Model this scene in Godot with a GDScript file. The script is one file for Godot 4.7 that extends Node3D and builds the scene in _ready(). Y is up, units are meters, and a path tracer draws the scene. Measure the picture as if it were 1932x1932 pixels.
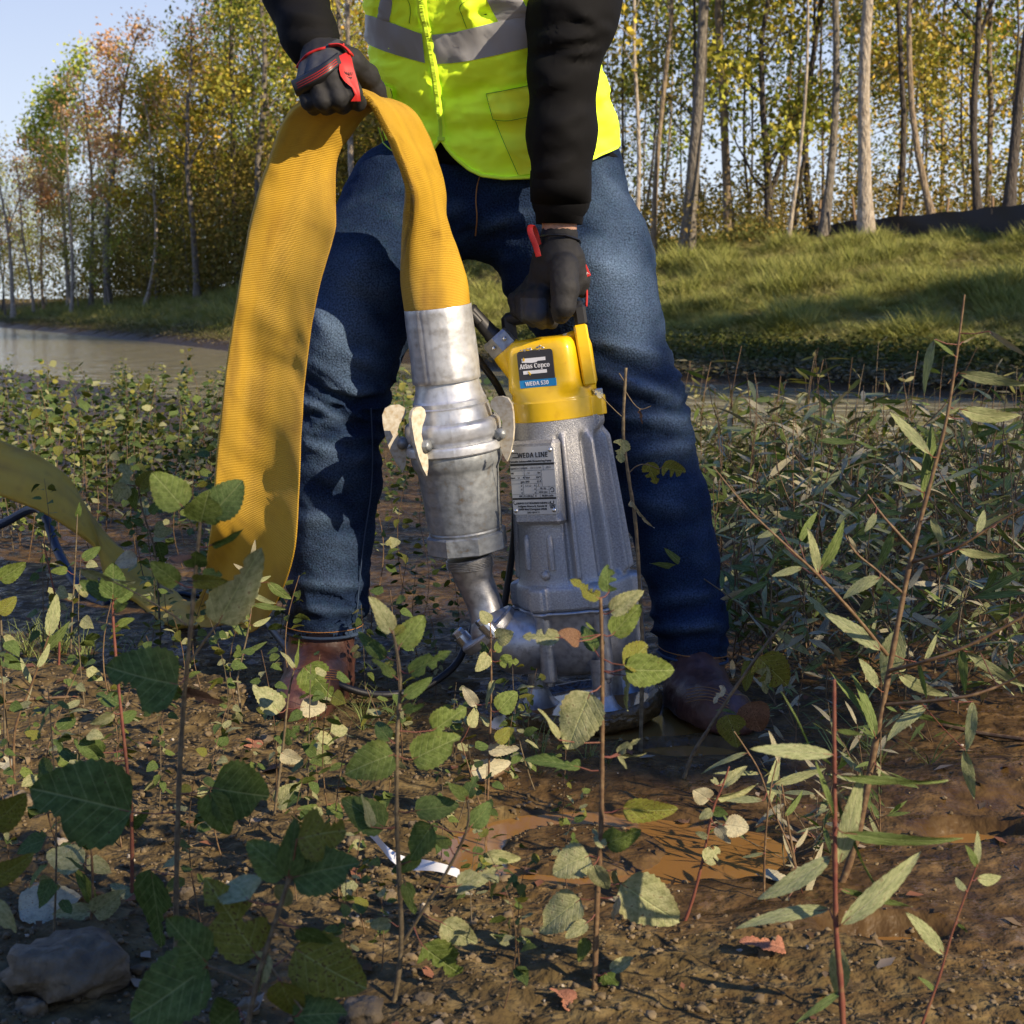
extends Node3D
# A worker in a high-visibility vest stands in a muddy creek bed and lifts a dewatering pump; woods on the far bank.
const F := 2973.0        # focal length for a picture 1932 pixels wide
const PITCH := 0.1307
const EYE := 0.75
var rng := RandomNumberGenerator.new()

func _ready() -> void:
	rng.seed = 7
	var cam := Camera3D.new()
	cam.name = "camera"
	cam.position = Vector3(0, EYE, 0)
	cam.rotation = Vector3(-PITCH, 0, 0)
	cam.fov = 36.0
	cam.near = 0.05
	cam.far = 500.0
	var look := CameraAttributesPhysical.new()
	look.frustum_focal_length = 36.93
	look.frustum_focus_distance = 2.75
	look.exposure_aperture = 9.5
	look.frustum_far = 500.0
	cam.attributes = look
	add_child(cam)
	cam.current = true
	var env := Environment.new()
	env.background_mode = Environment.BG_SKY
	var sky := Sky.new()
	var sm := ProceduralSkyMaterial.new()
	sm.sky_top_color = Color(0.24, 0.45, 0.82)
	sm.sky_horizon_color = Color(0.93, 0.975, 1.0)
	sm.sky_curve = 0.22
	sm.sky_energy_multiplier = 0.84
	sm.ground_bottom_color = Color(0.22, 0.20, 0.15)
	sm.ground_horizon_color = Color(0.45, 0.45, 0.40)
	sm.sun_angle_max = 1.0
	sky.sky_material = sm
	env.sky = sky
	env.tonemap_mode = Environment.TONE_MAPPER_LINEAR
	env.tonemap_exposure = 1.65
	env.sdfgi_enabled = true
	env.ssao_enabled = true
	env.ssil_enabled = true
	var we := WorldEnvironment.new()
	we.name = "environment"
	we.environment = env
	add_child(we)
	var sun := DirectionalLight3D.new()
	sun.name = "sun"
	sun.light_color = Color(1.0, 0.92, 0.80)
	sun.light_energy = 1.6
	sun.light_angular_distance = 0.5
	sun.shadow_enabled = true
	sun.look_at_from_position(SUN * 10.0, Vector3.ZERO, Vector3.UP)
	add_child(sun)
	make_materials()
	make_ground()
	make_water()
	make_bank()
	make_trees()
	make_fence()
	make_pump()
	make_coupling()
	make_hose()
	make_cables()
	make_person()
	make_hero_plants()
	make_seedlings()
	make_litter()

# towards the sun: low, from the right and a little from the camera's side
const SUN := Vector3(0.675, 0.47, 0.57)

# the place that the photograph shows at (u, v) of 1932, at depth d in front of the camera
func P(u: float, v: float, d: float) -> Vector3:
	var y := (966.0 - v) / F
	var dir := Vector3((u - 966.0) / F, y * cos(PITCH) - sin(PITCH), -cos(PITCH) - y * sin(PITCH))
	return Vector3(0, EYE, 0) + dir * (d / -dir.z)

# metres per such pixel at depth d
func px(d: float) -> float:
	return d / F

# where that sight line meets the ground
func G(u: float, v: float) -> Vector3:
	var lo := 0.6
	var hi := 120.0
	for i in 40:
		var m := sqrt(lo * hi)
		var p := P(u, v, m)
		if p.y > gh(p.x, p.z):
			lo = m
		else:
			hi = m
	var q := P(u, v, lo)
	q.y = gh(q.x, q.z)
	return q

# ---------------------------------------------------------------- mesh building
class B:
	var v := PackedVector3Array()
	var n := PackedVector3Array()
	var uv := PackedVector2Array()
	var c := PackedColorArray()
	var ix := PackedInt32Array()
	var given := false
	func add(p: Vector3, t := Vector2.ZERO, col := Color.WHITE) -> int:
		v.append(p)
		uv.append(t)
		c.append(col)
		return v.size() - 1
	func tri(a: int, b: int, d: int) -> void:
		ix.append(a)
		ix.append(b)
		ix.append(d)
	func quad(a: int, b: int, d: int, e: int) -> void:
		tri(a, b, d)
		tri(a, d, e)
	func normals() -> void:
		n = PackedVector3Array()
		n.resize(v.size())
		for i in range(0, ix.size(), 3):
			var a := ix[i]
			var b := ix[i + 1]
			var d := ix[i + 2]
			var f := (v[d] - v[a]).cross(v[b] - v[a])
			n[a] += f
			n[b] += f
			n[d] += f
		for i in n.size():
			n[i] = n[i].normalized()
	func mesh() -> ArrayMesh:
		if n.size() != v.size():
			normals()
		var a := []
		a.resize(Mesh.ARRAY_MAX)
		a[Mesh.ARRAY_VERTEX] = v
		a[Mesh.ARRAY_NORMAL] = n
		a[Mesh.ARRAY_TEX_UV] = uv
		a[Mesh.ARRAY_COLOR] = c
		a[Mesh.ARRAY_INDEX] = ix
		var m := ArrayMesh.new()
		m.add_surface_from_arrays(Mesh.PRIMITIVE_TRIANGLES, a)
		return m
	func shift(t: Transform3D) -> B:
		for i in v.size():
			v[i] = t * v[i]
		n = PackedVector3Array()
		return self
	# flat-shaded polygon fan with its own vertices
	func face(pts: Array, col := Color.WHITE) -> void:
		var k := []
		for p in pts:
			k.append(add(p, Vector2.ZERO, col))
		for i in range(1, pts.size() - 1):
			tri(k[0], k[i], k[i + 1])
	# a box with chamfered edges
	func box(t: Transform3D, s: Vector3, e := 0.002, col := Color.WHITE) -> void:
		var h := s / 2
		e = minf(e, minf(h.x, minf(h.y, h.z)) * 0.6)
		for ax in 3:
			for sg in [-1.0, 1.0]:
				var q := []
				for cn in [[-1, -1], [1, -1], [1, 1], [-1, 1]]:
					var p := Vector3()
					p[ax] = sg * h[ax]
					p[(ax + 1) % 3] = cn[0] * (h[(ax + 1) % 3] - e)
					p[(ax + 2) % 3] = cn[1] * (h[(ax + 2) % 3] - e)
					q.append(t * p)
				if sg > 0:
					q.reverse()
				face(q, col)
		for ax in 3:
			for s1 in [-1.0, 1.0]:
				for s2 in [-1.0, 1.0]:
					var b1 := (ax + 1) % 3
					var b2 := (ax + 2) % 3
					var q := []
					for w in [[-1, 0], [1, 0], [1, 1], [-1, 1]]:
						var p := Vector3()
						p[ax] = w[0] * (h[ax] - e)
						p[b1] = s1 * (h[b1] - (e if w[1] == 0 else 0.0))
						p[b2] = s2 * (h[b2] - (e if w[1] == 1 else 0.0))
						q.append(t * p)
					if s1 * s2 < 0:
						q.reverse()
					face(q, col)
		for s1 in [-1.0, 1.0]:
			for s2 in [-1.0, 1.0]:
				for s3 in [-1.0, 1.0]:
					var q := [t * Vector3(s1 * h.x, s2 * (h.y - e), s3 * (h.z - e)), t * Vector3(s1 * (h.x - e), s2 * h.y, s3 * (h.z - e)), t * Vector3(s1 * (h.x - e), s2 * (h.y - e), s3 * h.z)]
					if s1 * s2 * s3 < 0:
						q.reverse()
					face(q, col)
	# a tube through points with a radius at each
	func tube(pts: Array, rad: Array, sides := 8, cap := true, col := Color.WHITE, sq := 1.0) -> void:
		var m := pts.size()
		var up := Vector3.UP
		var t0: Vector3 = (pts[1] - pts[0]).normalized()
		if absf(t0.dot(up)) > 0.9:
			up = Vector3.BACK
		var first := v.size()
		var side := t0.cross(up).normalized()
		var run := 0.0
		for i in m:
			var t: Vector3 = (pts[mini(i + 1, m - 1)] - pts[maxi(i - 1, 0)]).normalized()
			side = (side - t * side.dot(t)).normalized()
			var o := side.cross(t)
			if i > 0:
				run += (pts[i] - pts[i - 1]).length()
			for k in sides + 1:
				var a := TAU * k / sides
				add(pts[i] + (side * cos(a) + o * sin(a) * sq) * rad[i], Vector2(float(k) / sides, run), col)
		for i in m - 1:
			for k in sides:
				var a := first + i * (sides + 1) + k
				quad(a, a + sides + 1, a + sides + 2, a + 1)
		if cap:
			for e in [0, m - 1]:
				var q := add(pts[e], Vector2.ZERO, col)
				var s0: int = first + e * (sides + 1)
				for k in sides:
					if e == 0:
						tri(q, s0 + k, s0 + k + 1)
					else:
						tri(q, s0 + k + 1, s0 + k)
	# a lathe round y; corners sharper than the limit get their own rings
	func lathe(prof: Array, seg := 40, t := Transform3D(), col := Color.WHITE, a0 := 0.0, a1 := TAU) -> void:
		var rings := []
		var run := 0.0
		for i in prof.size():
			var p: Vector2 = prof[i]
			if i > 0:
				run += (p - prof[i - 1]).length()
			var dup := false
			if i > 0 and i < prof.size() - 1:
				dup = (p - prof[i - 1]).normalized().dot((prof[i + 1] - p).normalized()) < 0.8
			for r in (2 if dup else 1):
				var s := v.size()
				for k in seg + 1:
					var a := lerpf(a0, a1, float(k) / seg)
					add(t * Vector3(p.x * sin(a), p.y, p.x * cos(a)), Vector2(float(k) / seg, run), col)
				rings.append([s, i])
		for i in rings.size() - 1:
			if rings[i][1] == rings[i + 1][1]:
				continue
			for k in seg:
				quad(rings[i][0] + k, rings[i + 1][0] + k, rings[i + 1][0] + k + 1, rings[i][0] + k + 1)
	# a polygon outline (x, y) pushed out along z
	func slab(pts: PackedVector2Array, thick: float, t := Transform3D(), col := Color.WHITE) -> void:
		var ids := Geometry2D.triangulate_polygon(pts)
		for s in [0, 1]:
			var z: float = (s - 0.5) * thick
			var st := v.size()
			for p in pts:
				add(t * Vector3(p.x, p.y, z), p, col)
			for i in range(0, ids.size(), 3):
				if s == 0:
					tri(st + ids[i], st + ids[i + 1], st + ids[i + 2])
				else:
					tri(st + ids[i], st + ids[i + 2], st + ids[i + 1])
		for i in pts.size():
			var a := pts[i]
			var b := pts[(i + 1) % pts.size()]
			face([t * Vector3(a.x, a.y, -thick / 2), t * Vector3(a.x, a.y, thick / 2), t * Vector3(b.x, b.y, thick / 2), t * Vector3(b.x, b.y, -thick / 2)], col)
	func ball(at: Vector3, r: Vector3, seg := 10, rings := 7, col := Color.WHITE) -> void:
		var s := v.size()
		for j in rings + 1:
			var th := PI * j / rings
			for k in seg + 1:
				var a := TAU * k / seg
				add(at + Vector3(sin(th) * cos(a), cos(th), sin(th) * sin(a)) * r, Vector2(float(k) / seg, float(j) / rings), col)
		for j in rings:
			for k in seg:
				var a := s + j * (seg + 1) + k
				quad(a, a + 1, a + seg + 2, a + seg + 1)


# joined tapered capsules [a, b, ra, rb], meshed as surface nets
func nets(bones: Array, k: float, cell: float) -> B:
	var lo := Vector3.INF
	var hi := -Vector3.INF
	for o in bones:
		var r: float = maxf(o[2], o[3]) + k + 3 * cell
		lo = lo.min(o[0].min(o[1]) - Vector3.ONE * r)
		hi = hi.max(o[0].max(o[1]) + Vector3.ONE * r)
	var nx := int((hi.x - lo.x) / cell) + 2
	var ny := int((hi.y - lo.y) / cell) + 2
	var nz := int((hi.z - lo.z) / cell) + 2
	var g := PackedFloat32Array()
	g.resize(nx * ny * nz)
	g.fill(1.0)
	for o in bones:
		var a: Vector3 = o[0]
		var ab: Vector3 = o[1] - a
		var l2 := maxf(ab.length_squared(), 1e-9)
		var ra: float = o[2]
		var dr: float = o[3] - ra
		var r: float = maxf(o[2], o[3]) + k + 2 * cell
		var l := ((a.min(o[1]) - Vector3.ONE * r - lo) / cell).floor().max(Vector3.ZERO)
		var h := ((a.max(o[1]) + Vector3.ONE * r - lo) / cell).ceil()
		for z in range(int(l.z), mini(int(h.z) + 1, nz)):
			for y in range(int(l.y), mini(int(h.y) + 1, ny)):
				var at := nx * (y + ny * z)
				for x in range(int(l.x), mini(int(h.x) + 1, nx)):
					var p := lo + Vector3(x, y, z) * cell - a
					var t := clampf(p.dot(ab) / l2, 0.0, 1.0)
					var d := (p - ab * t).length() - ra - dr * t
					var e := g[at + x]
					var q := maxf(k - absf(d - e), 0.0) / k
					g[at + x] = minf(d, e) - q * q * k * 0.25
	var b := B.new()
	var id := PackedInt32Array()
	id.resize(nx * ny * nz)
	id.fill(-1)
	var off := [0, 1, nx, nx + 1, nx * ny, nx * ny + 1, nx * ny + nx, nx * ny + nx + 1]
	var cor := [Vector3(0, 0, 0), Vector3(1, 0, 0), Vector3(0, 1, 0), Vector3(1, 1, 0), Vector3(0, 0, 1), Vector3(1, 0, 1), Vector3(0, 1, 1), Vector3(1, 1, 1)]
	var edges := [[0, 1], [2, 3], [4, 5], [6, 7], [0, 2], [1, 3], [4, 6], [5, 7], [0, 4], [1, 5], [2, 6], [3, 7]]
	var w := nx * ny
	for z in nz - 1:
		for y in ny - 1:
			var row := nx * (y + ny * z)
			for x in nx - 1:
				var at := row + x
				var s := int(g[at] < 0) + int(g[at + 1] < 0) + int(g[at + nx] < 0) + int(g[at + nx + 1] < 0) + int(g[at + w] < 0) + int(g[at + w + 1] < 0) + int(g[at + w + nx] < 0) + int(g[at + w + nx + 1] < 0)
				if s == 0 or s == 8:
					continue
				var sum := Vector3.ZERO
				var cnt := 0
				for e in edges:
					var p: float = g[at + off[e[0]]]
					var q: float = g[at + off[e[1]]]
					if (p < 0) != (q < 0):
						sum += cor[e[0]].lerp(cor[e[1]], p / (p - q))
						cnt += 1
				id[at] = b.add(lo + (Vector3(x, y, z) + sum / cnt) * cell)
	for z in range(1, nz - 1):
		for y in range(1, ny - 1):
			var row := nx * (y + ny * z)
			for x in range(1, nx - 1):
				var at := row + x
				var s := g[at] < 0
				if s != (g[at + 1] < 0):
					var q := [id[at], id[at - nx], id[at - nx - w], id[at - w]]
					if s:
						q.reverse()
					b.quad(q[0], q[1], q[2], q[3])
				if s != (g[at + nx] < 0):
					var q := [id[at], id[at - w], id[at - 1 - w], id[at - 1]]
					if s:
						q.reverse()
					b.quad(q[0], q[1], q[2], q[3])
				if s != (g[at + w] < 0):
					var q := [id[at], id[at - 1], id[at - 1 - nx], id[at - nx]]
					if s:
						q.reverse()
					b.quad(q[0], q[1], q[2], q[3])
	b.normals()
	return b


func spline(pts: Array, steps := 6) -> Array:   # Catmull-Rom through points of any type that can be added
	var out := []
	var m := pts.size()
	for i in m - 1:
		var p0 = pts[maxi(i - 1, 0)]
		var p1 = pts[i]
		var p2 = pts[i + 1]
		var p3 = pts[mini(i + 2, m - 1)]
		for s in steps:
			var t := float(s) / steps
			out.append((p1 * 2.0 + (p2 - p0) * t + (p0 * 2.0 - p1 * 5.0 + p2 * 4.0 - p3) * t * t + (p1 * 3.0 - p0 - p2 * 3.0 + p3) * t * t * t) * 0.5)
	out.append(pts[m - 1])
	return out


# ---------------------------------------------------------------- naming things
var taken := {}
func numbered(called: String) -> String:
	var k: int = taken.get(called, 0)
	taken[called] = k + 1
	return called if k == 0 else "%s_%03d" % [called, k]

func thing(called: String, label: String, category: String, at := Vector3.ZERO, group := "") -> Node3D:
	var o := Node3D.new()
	o.name = numbered(called)
	add_child(o)
	o.position = at
	return tag(o, label, category, group)

func tag(o: Node3D, label: String, category: String, group := "") -> Node3D:
	o.set_meta("label", label)
	o.set_meta("category", category)
	if group:
		o.set_meta("group", group)
	return o

func part(called: String, mesh, material: Material, parent: Node3D = null, t := Transform3D()) -> MeshInstance3D:
	var o := MeshInstance3D.new()
	o.mesh = mesh.mesh() if mesh is B else mesh
	o.material_override = material
	o.transform = t
	if parent == null:
		o.name = numbered(called)
		add_child(o)
	else:
		var k := 0
		var nm := called
		while parent.has_node(nm):
			k += 1
			nm = "%s_%03d" % [called, k]
		o.name = nm
		parent.add_child(o)
	return o

func struct(called: String, mesh, material: Material) -> MeshInstance3D:
	var o := part(called, mesh, material)
	o.set_meta("kind", "structure")
	return o

func scatter(called: String, label: String, category: String, mesh: Mesh, material: Material, xf: Array, cols: Array) -> MultiMeshInstance3D:
	var m := MultiMesh.new()
	m.transform_format = MultiMesh.TRANSFORM_3D
	m.use_colors = true
	m.mesh = mesh
	m.instance_count = xf.size()
	for i in xf.size():
		m.set_instance_transform(i, xf[i])
		m.set_instance_color(i, cols[i])
	var o := MultiMeshInstance3D.new()
	o.multimesh = m
	o.material_override = material
	o.name = numbered(called)
	add_child(o)
	o.set_meta("kind", "stuff")
	tag(o, label, category)
	return o


# ---------------------------------------------------------------- materials
func lin(r: float, g: float, b: float) -> Color:
	return Color(r, g, b).linear_to_srgb()

func mat(col: Color, rough := 0.8, metal := 0.0) -> StandardMaterial3D:
	var m := StandardMaterial3D.new()
	m.albedo_color = col
	m.roughness = rough
	m.metallic = metal
	m.cull_mode = BaseMaterial3D.CULL_DISABLED
	return m

func noise(sd: int, freq: float, oct := 4, kind := FastNoiseLite.TYPE_SIMPLEX_SMOOTH) -> FastNoiseLite:
	var f := FastNoiseLite.new()
	f.seed = sd
	f.frequency = freq
	f.noise_type = kind
	f.fractal_octaves = oct
	return f

func ntex(sd: int, freq: float, stops: Array, oct := 4, size := 512, normal := 0.0, kind := FastNoiseLite.TYPE_SIMPLEX_SMOOTH) -> NoiseTexture2D:
	var t := NoiseTexture2D.new()
	t.width = size
	t.height = size
	t.seamless = true
	t.noise = noise(sd, freq, oct, kind)
	if normal > 0:
		t.as_normal_map = true
		t.bump_strength = normal
	elif stops.size():
		var g := Gradient.new()
		var at := PackedFloat32Array()
		var co := PackedColorArray()
		for s in stops:
			at.append(s[0])
			co.append(s[1])
		g.offsets = at
		g.colors = co
		t.color_ramp = g
	return t

func tri_map(m: StandardMaterial3D, size: float, world := true) -> StandardMaterial3D:
	m.uv1_triplanar = true
	m.uv1_world_triplanar = world
	m.uv1_scale = Vector3.ONE / size
	return m

func grey(x: float) -> Color:
	return Color(x, x, x)
var M := {}

func leaf_image(base: Color, vein: Color, spot: Color, spot_at: float, dust: Color, dust_share: float, sd: int, willow := false) -> ImageTexture:
	var s := 160
	var im := Image.create(s, s, false, Image.FORMAT_RGB8)
	var n1 := noise(sd, 0.035, 4)
	var n2 := noise(sd + 1, 0.11, 3)
	for y in s:
		var t := float(y) / s
		for x in s:
			var u := float(x) / s
			var a := absf(u - 0.5)
			var q := n1.get_noise_2d(x, y)
			var r := n2.get_noise_2d(x, y)
			var c := base * (1.0 + 0.55 * q + 0.25 * r)
			var ve := 0.0
			ve = maxf(ve, 1.0 - a / (0.016 if not willow else 0.035))
			var slope := 0.62 if not willow else 0.30
			var k := (t - a * slope) * (7.0 if not willow else 16.0)
			var dk := absf(k - roundf(k)) / (0.055 + 0.03 * q)
			ve = maxf(ve, (1.0 - dk) * (0.75 if not willow else 0.3) * smoothstep(0.52, 0.3, a))
			c = c.lerp(vein, clampf(ve, 0, 1) * 0.75)
			c = c.lerp(dust, clampf(dust_share * (1.0 + 0.9 * q) + 0.10 * r * (0.2 + dust_share), 0, 0.9))
			if r + 0.6 * q > spot_at:
				c = c.lerp(spot, clampf((r + 0.6 * q - spot_at) * 9.0, 0, 0.9))
			im.set_pixel(x, y, Color(c.r, c.g, c.b).linear_to_srgb())
	im.generate_mipmaps()
	return ImageTexture.create_from_image(im)

func leaf_mat(t: Texture2D, rough: float, back: Color) -> StandardMaterial3D:
	var m := mat(Color.WHITE, rough + 0.08)
	m.vertex_color_use_as_albedo = true
	m.metallic_specular = 0.2
	m.albedo_texture = t
	m.backlight_enabled = true
	m.backlight = back
	m.heightmap_enabled = true
	m.heightmap_texture = M.vein_bump
	m.heightmap_scale = 0.12
	return m

func foliage(back := 0.7) -> StandardMaterial3D:
	var m := mat(Color.WHITE, 0.7)
	m.metallic_specular = 0.15
	m.vertex_color_use_as_albedo = true
	m.backlight_enabled = true
	m.backlight = Color(back, back, back * 0.55)
	return m

func make_materials() -> void:
	# mud: coarse and fine grain; wet mud shines
	var grain := ntex(1, 0.012, [[0.0, lin(0.040, 0.027, 0.012)], [0.42, lin(0.080, 0.055, 0.024)], [0.62, lin(0.118, 0.084, 0.039)], [1.0, lin(0.20, 0.15, 0.08)]], 6, 1024)
	var bump := ntex(2, 0.02, [], 6, 1024)
	var m := tri_map(mat(Color.WHITE, 0.95), 0.62)
	m.albedo_texture = grain
	m.vertex_color_use_as_albedo = true
	m.heightmap_enabled = true
	m.heightmap_texture = bump
	m.heightmap_scale = 1.1
	m.metallic_specular = 0.3
	M.dry = m
	m = tri_map(mat(Color.WHITE, 1.0), 0.8)
	m.metallic_specular = 0.28
	m.albedo_texture = grain
	m.vertex_color_use_as_albedo = true
	m.roughness_texture = ntex(3, 0.014, [[0.0, grey(0.14)], [0.40, grey(0.30)], [0.52, grey(0.66)], [1.0, grey(0.9)]], 5, 1024)
	m.heightmap_enabled = true
	m.heightmap_texture = bump
	m.heightmap_scale = 0.8
	M.wetmud = m
	m = tri_map(mat(lin(0.32, 0.285, 0.17), 0.10), 4.0)
	m.heightmap_enabled = true
	m.heightmap_texture = ntex(4, 0.011, [], 3, 512)
	m.heightmap_scale = 3.0
	M.water = m
	m = tri_map(mat(lin(0.23, 0.115, 0.030), 0.10), 0.5)
	m.heightmap_enabled = true
	m.heightmap_texture = ntex(5, 0.008, [], 3, 256)
	m.heightmap_scale = 0.10
	M.puddle = m
	M.grass = foliage(0.5)
	M.leafy = foliage(0.75)
	m = tri_map(mat(lin(0.010, 0.010, 0.012), 0.7), 0.4)
	M.silt = m
	M.post = tri_map(mat(lin(0.20, 0.13, 0.07), 0.9), 0.3)
	# bark
	for q in [["bark_grey", 0.17, 0.15, 0.12], ["bark_pale", 0.36, 0.31, 0.24], ["bark_dark", 0.07, 0.058, 0.045], ["bark_tan", 0.24, 0.185, 0.12]]:
		m = tri_map(mat(Color.WHITE, 0.95), 0.55)
		var c0 := Vector3(q[1], q[2], q[3])
		m.albedo_texture = ntex(20, 0.03, [[0.0, lin(c0.x * 0.45, c0.y * 0.42, c0.z * 0.4)], [0.45, lin(c0.x * 0.85, c0.y * 0.83, c0.z * 0.8)], [0.6, lin(c0.x, c0.y, c0.z)], [1.0, lin(c0.x * 1.35, c0.y * 1.35, c0.z * 1.35)]], 5, 256)
		m.uv1_scale = Vector3(2.4, 0.7, 2.4)
		m.heightmap_enabled = true
		m.heightmap_texture = ntex(21, 0.04, [], 4, 256)
		m.heightmap_scale = 3.0
		M[q[0]] = m
	# leaves of the near plants
	var vb := Image.create(160, 160, false, Image.FORMAT_RGB8)
	var nn := noise(77, 0.12, 3)
	for y in 160:
		for x in 160:
			var a := absf(x / 160.0 - 0.5)
			var k := (y / 160.0 - a * 0.62) * 7.0
			var h := 0.55 + 0.2 * nn.get_noise_2d(x, y) - 0.45 * clampf(1.0 - a / 0.025, 0, 1) - 0.3 * clampf(1.0 - absf(k - roundf(k)) / 0.09, 0, 1)
			vb.set_pixel(x, y, grey(clampf(h, 0, 1)))
	M.vein_bump = ImageTexture.create_from_image(vb)
	var vein := Color(0.30, 0.34, 0.14)
	var brown := Color(0.06, 0.035, 0.018)
	var dust := Color(0.40, 0.365, 0.235)
	M.green = leaf_mat(leaf_image(Color(0.088, 0.128, 0.022), vein, brown, 0.62, dust, 0.06, 31), 0.48, Color(0.45, 0.55, 0.16))
	M.deep = leaf_mat(leaf_image(Color(0.054, 0.092, 0.020), vein * 0.8, brown, 0.66, dust, 0.04, 32), 0.42, Color(0.4, 0.5, 0.16))
	M.dusty = leaf_mat(leaf_image(Color(0.17, 0.195, 0.07), vein * 1.3, brown * 2.0, 0.62, dust, 0.33, 33), 0.75, Color(0.4, 0.45, 0.2))
	M.spotted = leaf_mat(leaf_image(Color(0.135, 0.145, 0.022), vein, brown, 0.33, dust, 0.04, 34), 0.55, Color(0.6, 0.6, 0.12))
	M.brown = leaf_mat(leaf_image(Color(0.14, 0.075, 0.045), Color(0.22, 0.13, 0.08), brown, 0.3, dust, 0.05, 35), 0.8, Color(0.3, 0.2, 0.1))
	M.pinkish = leaf_mat(leaf_image(Color(0.30, 0.13, 0.075), Color(0.4, 0.2, 0.12), brown, 0.4, dust, 0.02, 36), 0.8, Color(0.3, 0.2, 0.1))
	M.pale = leaf_mat(leaf_image(Color(0.30, 0.29, 0.21), Color(0.42, 0.40, 0.30), brown * 3.0, 0.55, dust, 0.5, 37), 0.8, Color(0.3, 0.3, 0.15))
	M.willow = leaf_mat(leaf_image(Color(0.090, 0.140, 0.030), Color(0.36, 0.40, 0.17), brown, 0.62, dust, 0.10, 38, true), 0.5, Color(0.5, 0.6, 0.2))
	M.willow_pale = leaf_mat(leaf_image(Color(0.20, 0.245, 0.095), Color(0.45, 0.46, 0.26), brown * 2.0, 0.58, dust, 0.30, 39, true), 0.7, Color(0.45, 0.5, 0.22))
	M.willow_dry = leaf_mat(leaf_image(Color(0.27, 0.25, 0.16), Color(0.4, 0.38, 0.26), brown * 2.0, 0.5, dust, 0.35, 40, true), 0.8, Color(0.35, 0.33, 0.18))
	M.stem_red = tri_map(mat(Color.WHITE, 0.6), 0.06)
	M.stem_red.albedo_texture = ntex(24, 0.02, [[0.0, lin(0.10, 0.022, 0.016)], [0.5, lin(0.15, 0.045, 0.026)], [1.0, lin(0.16, 0.085, 0.035)]], 3, 128)
	M.stem_brown = tri_map(mat(Color.WHITE, 0.75), 0.05)
	M.stem_brown.albedo_texture = ntex(22, 0.03, [[0.0, lin(0.045, 0.03, 0.017)], [0.5, lin(0.105, 0.078, 0.04)], [1.0, lin(0.20, 0.16, 0.09)]], 3, 128)
	M.stem_tan = tri_map(mat(Color.WHITE, 0.7), 0.05)
	M.stem_tan.albedo_texture = ntex(23, 0.03, [[0.0, lin(0.055, 0.026, 0.012)], [0.5, lin(0.115, 0.066, 0.027)], [1.0, lin(0.20, 0.14, 0.07)]], 3, 128)
	# the hose
	var hm := mat(Color.WHITE, 0.62)
	var ht := Image.create(256, 256, false, Image.FORMAT_RGB8)
	var n1 := noise(41, 0.02, 4)
	for y in 256:
		for x in 256:
			var d := 0.5 + 0.5 * n1.get_noise_2d(x, y)
			var c := Color(0.50, 0.285, 0.013).lerp(Color(0.60, 0.36, 0.02), d)
			ht.set_pixel(x, y, c.linear_to_srgb())
	hm.albedo_texture = ImageTexture.create_from_image(ht)
	hm.uv1_scale = Vector3(1, 3, 1)
	var hb := Image.create(64, 64, false, Image.FORMAT_RGB8)
	for y in 64:
		for x in 64:
			var row := int(y / 8.0)
			var u := fmod(x + (4 if row % 2 else 0) + (y % 8) * 0.5, 8.0) / 8.0
			var w := sin(u * PI) * sin((y % 8 + 0.5) / 8.0 * PI)
			hb.set_pixel(x, y, grey(clampf(w, 0, 1)))
	hm.detail_enabled = false
	hm.vertex_color_use_as_albedo = true
	hm.clearcoat_enabled = false
	M.hose = hm
	var hn := hb.duplicate()
	hn.bump_map_to_normal_map(3.0)
	M.hose_bump = ImageTexture.create_from_image(hb)
	# cloth
	m = tri_map(mat(Color.WHITE, 0.92), 0.13)
	m.vertex_color_use_as_albedo = true
	m.albedo_texture = ntex(51, 0.11, [[0.25, grey(0.62)], [0.5, grey(0.88)], [0.75, grey(1.0)]], 3, 256)
	m.heightmap_enabled = true
	m.heightmap_texture = ntex(52, 0.10, [], 3, 256)
	m.heightmap_scale = 0.12
	m.metallic_specular = 0.2
	M.denim = m
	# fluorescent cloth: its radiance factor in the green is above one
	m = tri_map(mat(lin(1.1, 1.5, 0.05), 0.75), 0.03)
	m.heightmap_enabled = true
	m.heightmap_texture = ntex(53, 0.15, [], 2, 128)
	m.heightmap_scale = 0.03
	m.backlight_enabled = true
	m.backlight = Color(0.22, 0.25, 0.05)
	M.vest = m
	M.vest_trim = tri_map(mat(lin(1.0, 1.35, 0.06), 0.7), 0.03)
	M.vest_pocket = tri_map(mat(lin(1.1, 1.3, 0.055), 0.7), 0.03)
	m = tri_map(mat(lin(0.36, 0.365, 0.38), 0.42, 0.1), 0.02)
	m.heightmap_enabled = true
	m.heightmap_texture = ntex(54, 0.2, [], 1, 128)
	m.heightmap_scale = 0.02
	M.reflect = m
	M.denim_hem = tri_map(mat(lin(0.030, 0.055, 0.105), 0.9), 0.05)
	M.thread = mat(lin(0.34, 0.15, 0.035), 0.7)
	M.vest_seam = mat(lin(0.42, 0.55, 0.03), 0.7)
	M.zipper = mat(lin(0.62, 0.85, 0.04), 0.6)
	m = tri_map(mat(lin(0.0075, 0.0075, 0.008), 0.75), 0.02)
	m.heightmap_enabled = true
	m.heightmap_texture = ntex(55, 0.15, [], 2, 128)
	m.heightmap_scale = 0.04
	m.metallic_specular = 0.2
	M.black_cloth = m
	M.glove_black = tri_map(mat(lin(0.007, 0.007, 0.008), 0.75), 0.02)
	M.glove_black.heightmap_enabled = true
	M.glove_black.heightmap_texture = ntex(56, 0.2, [], 2, 128)
	M.glove_black.heightmap_scale = 0.04
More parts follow.
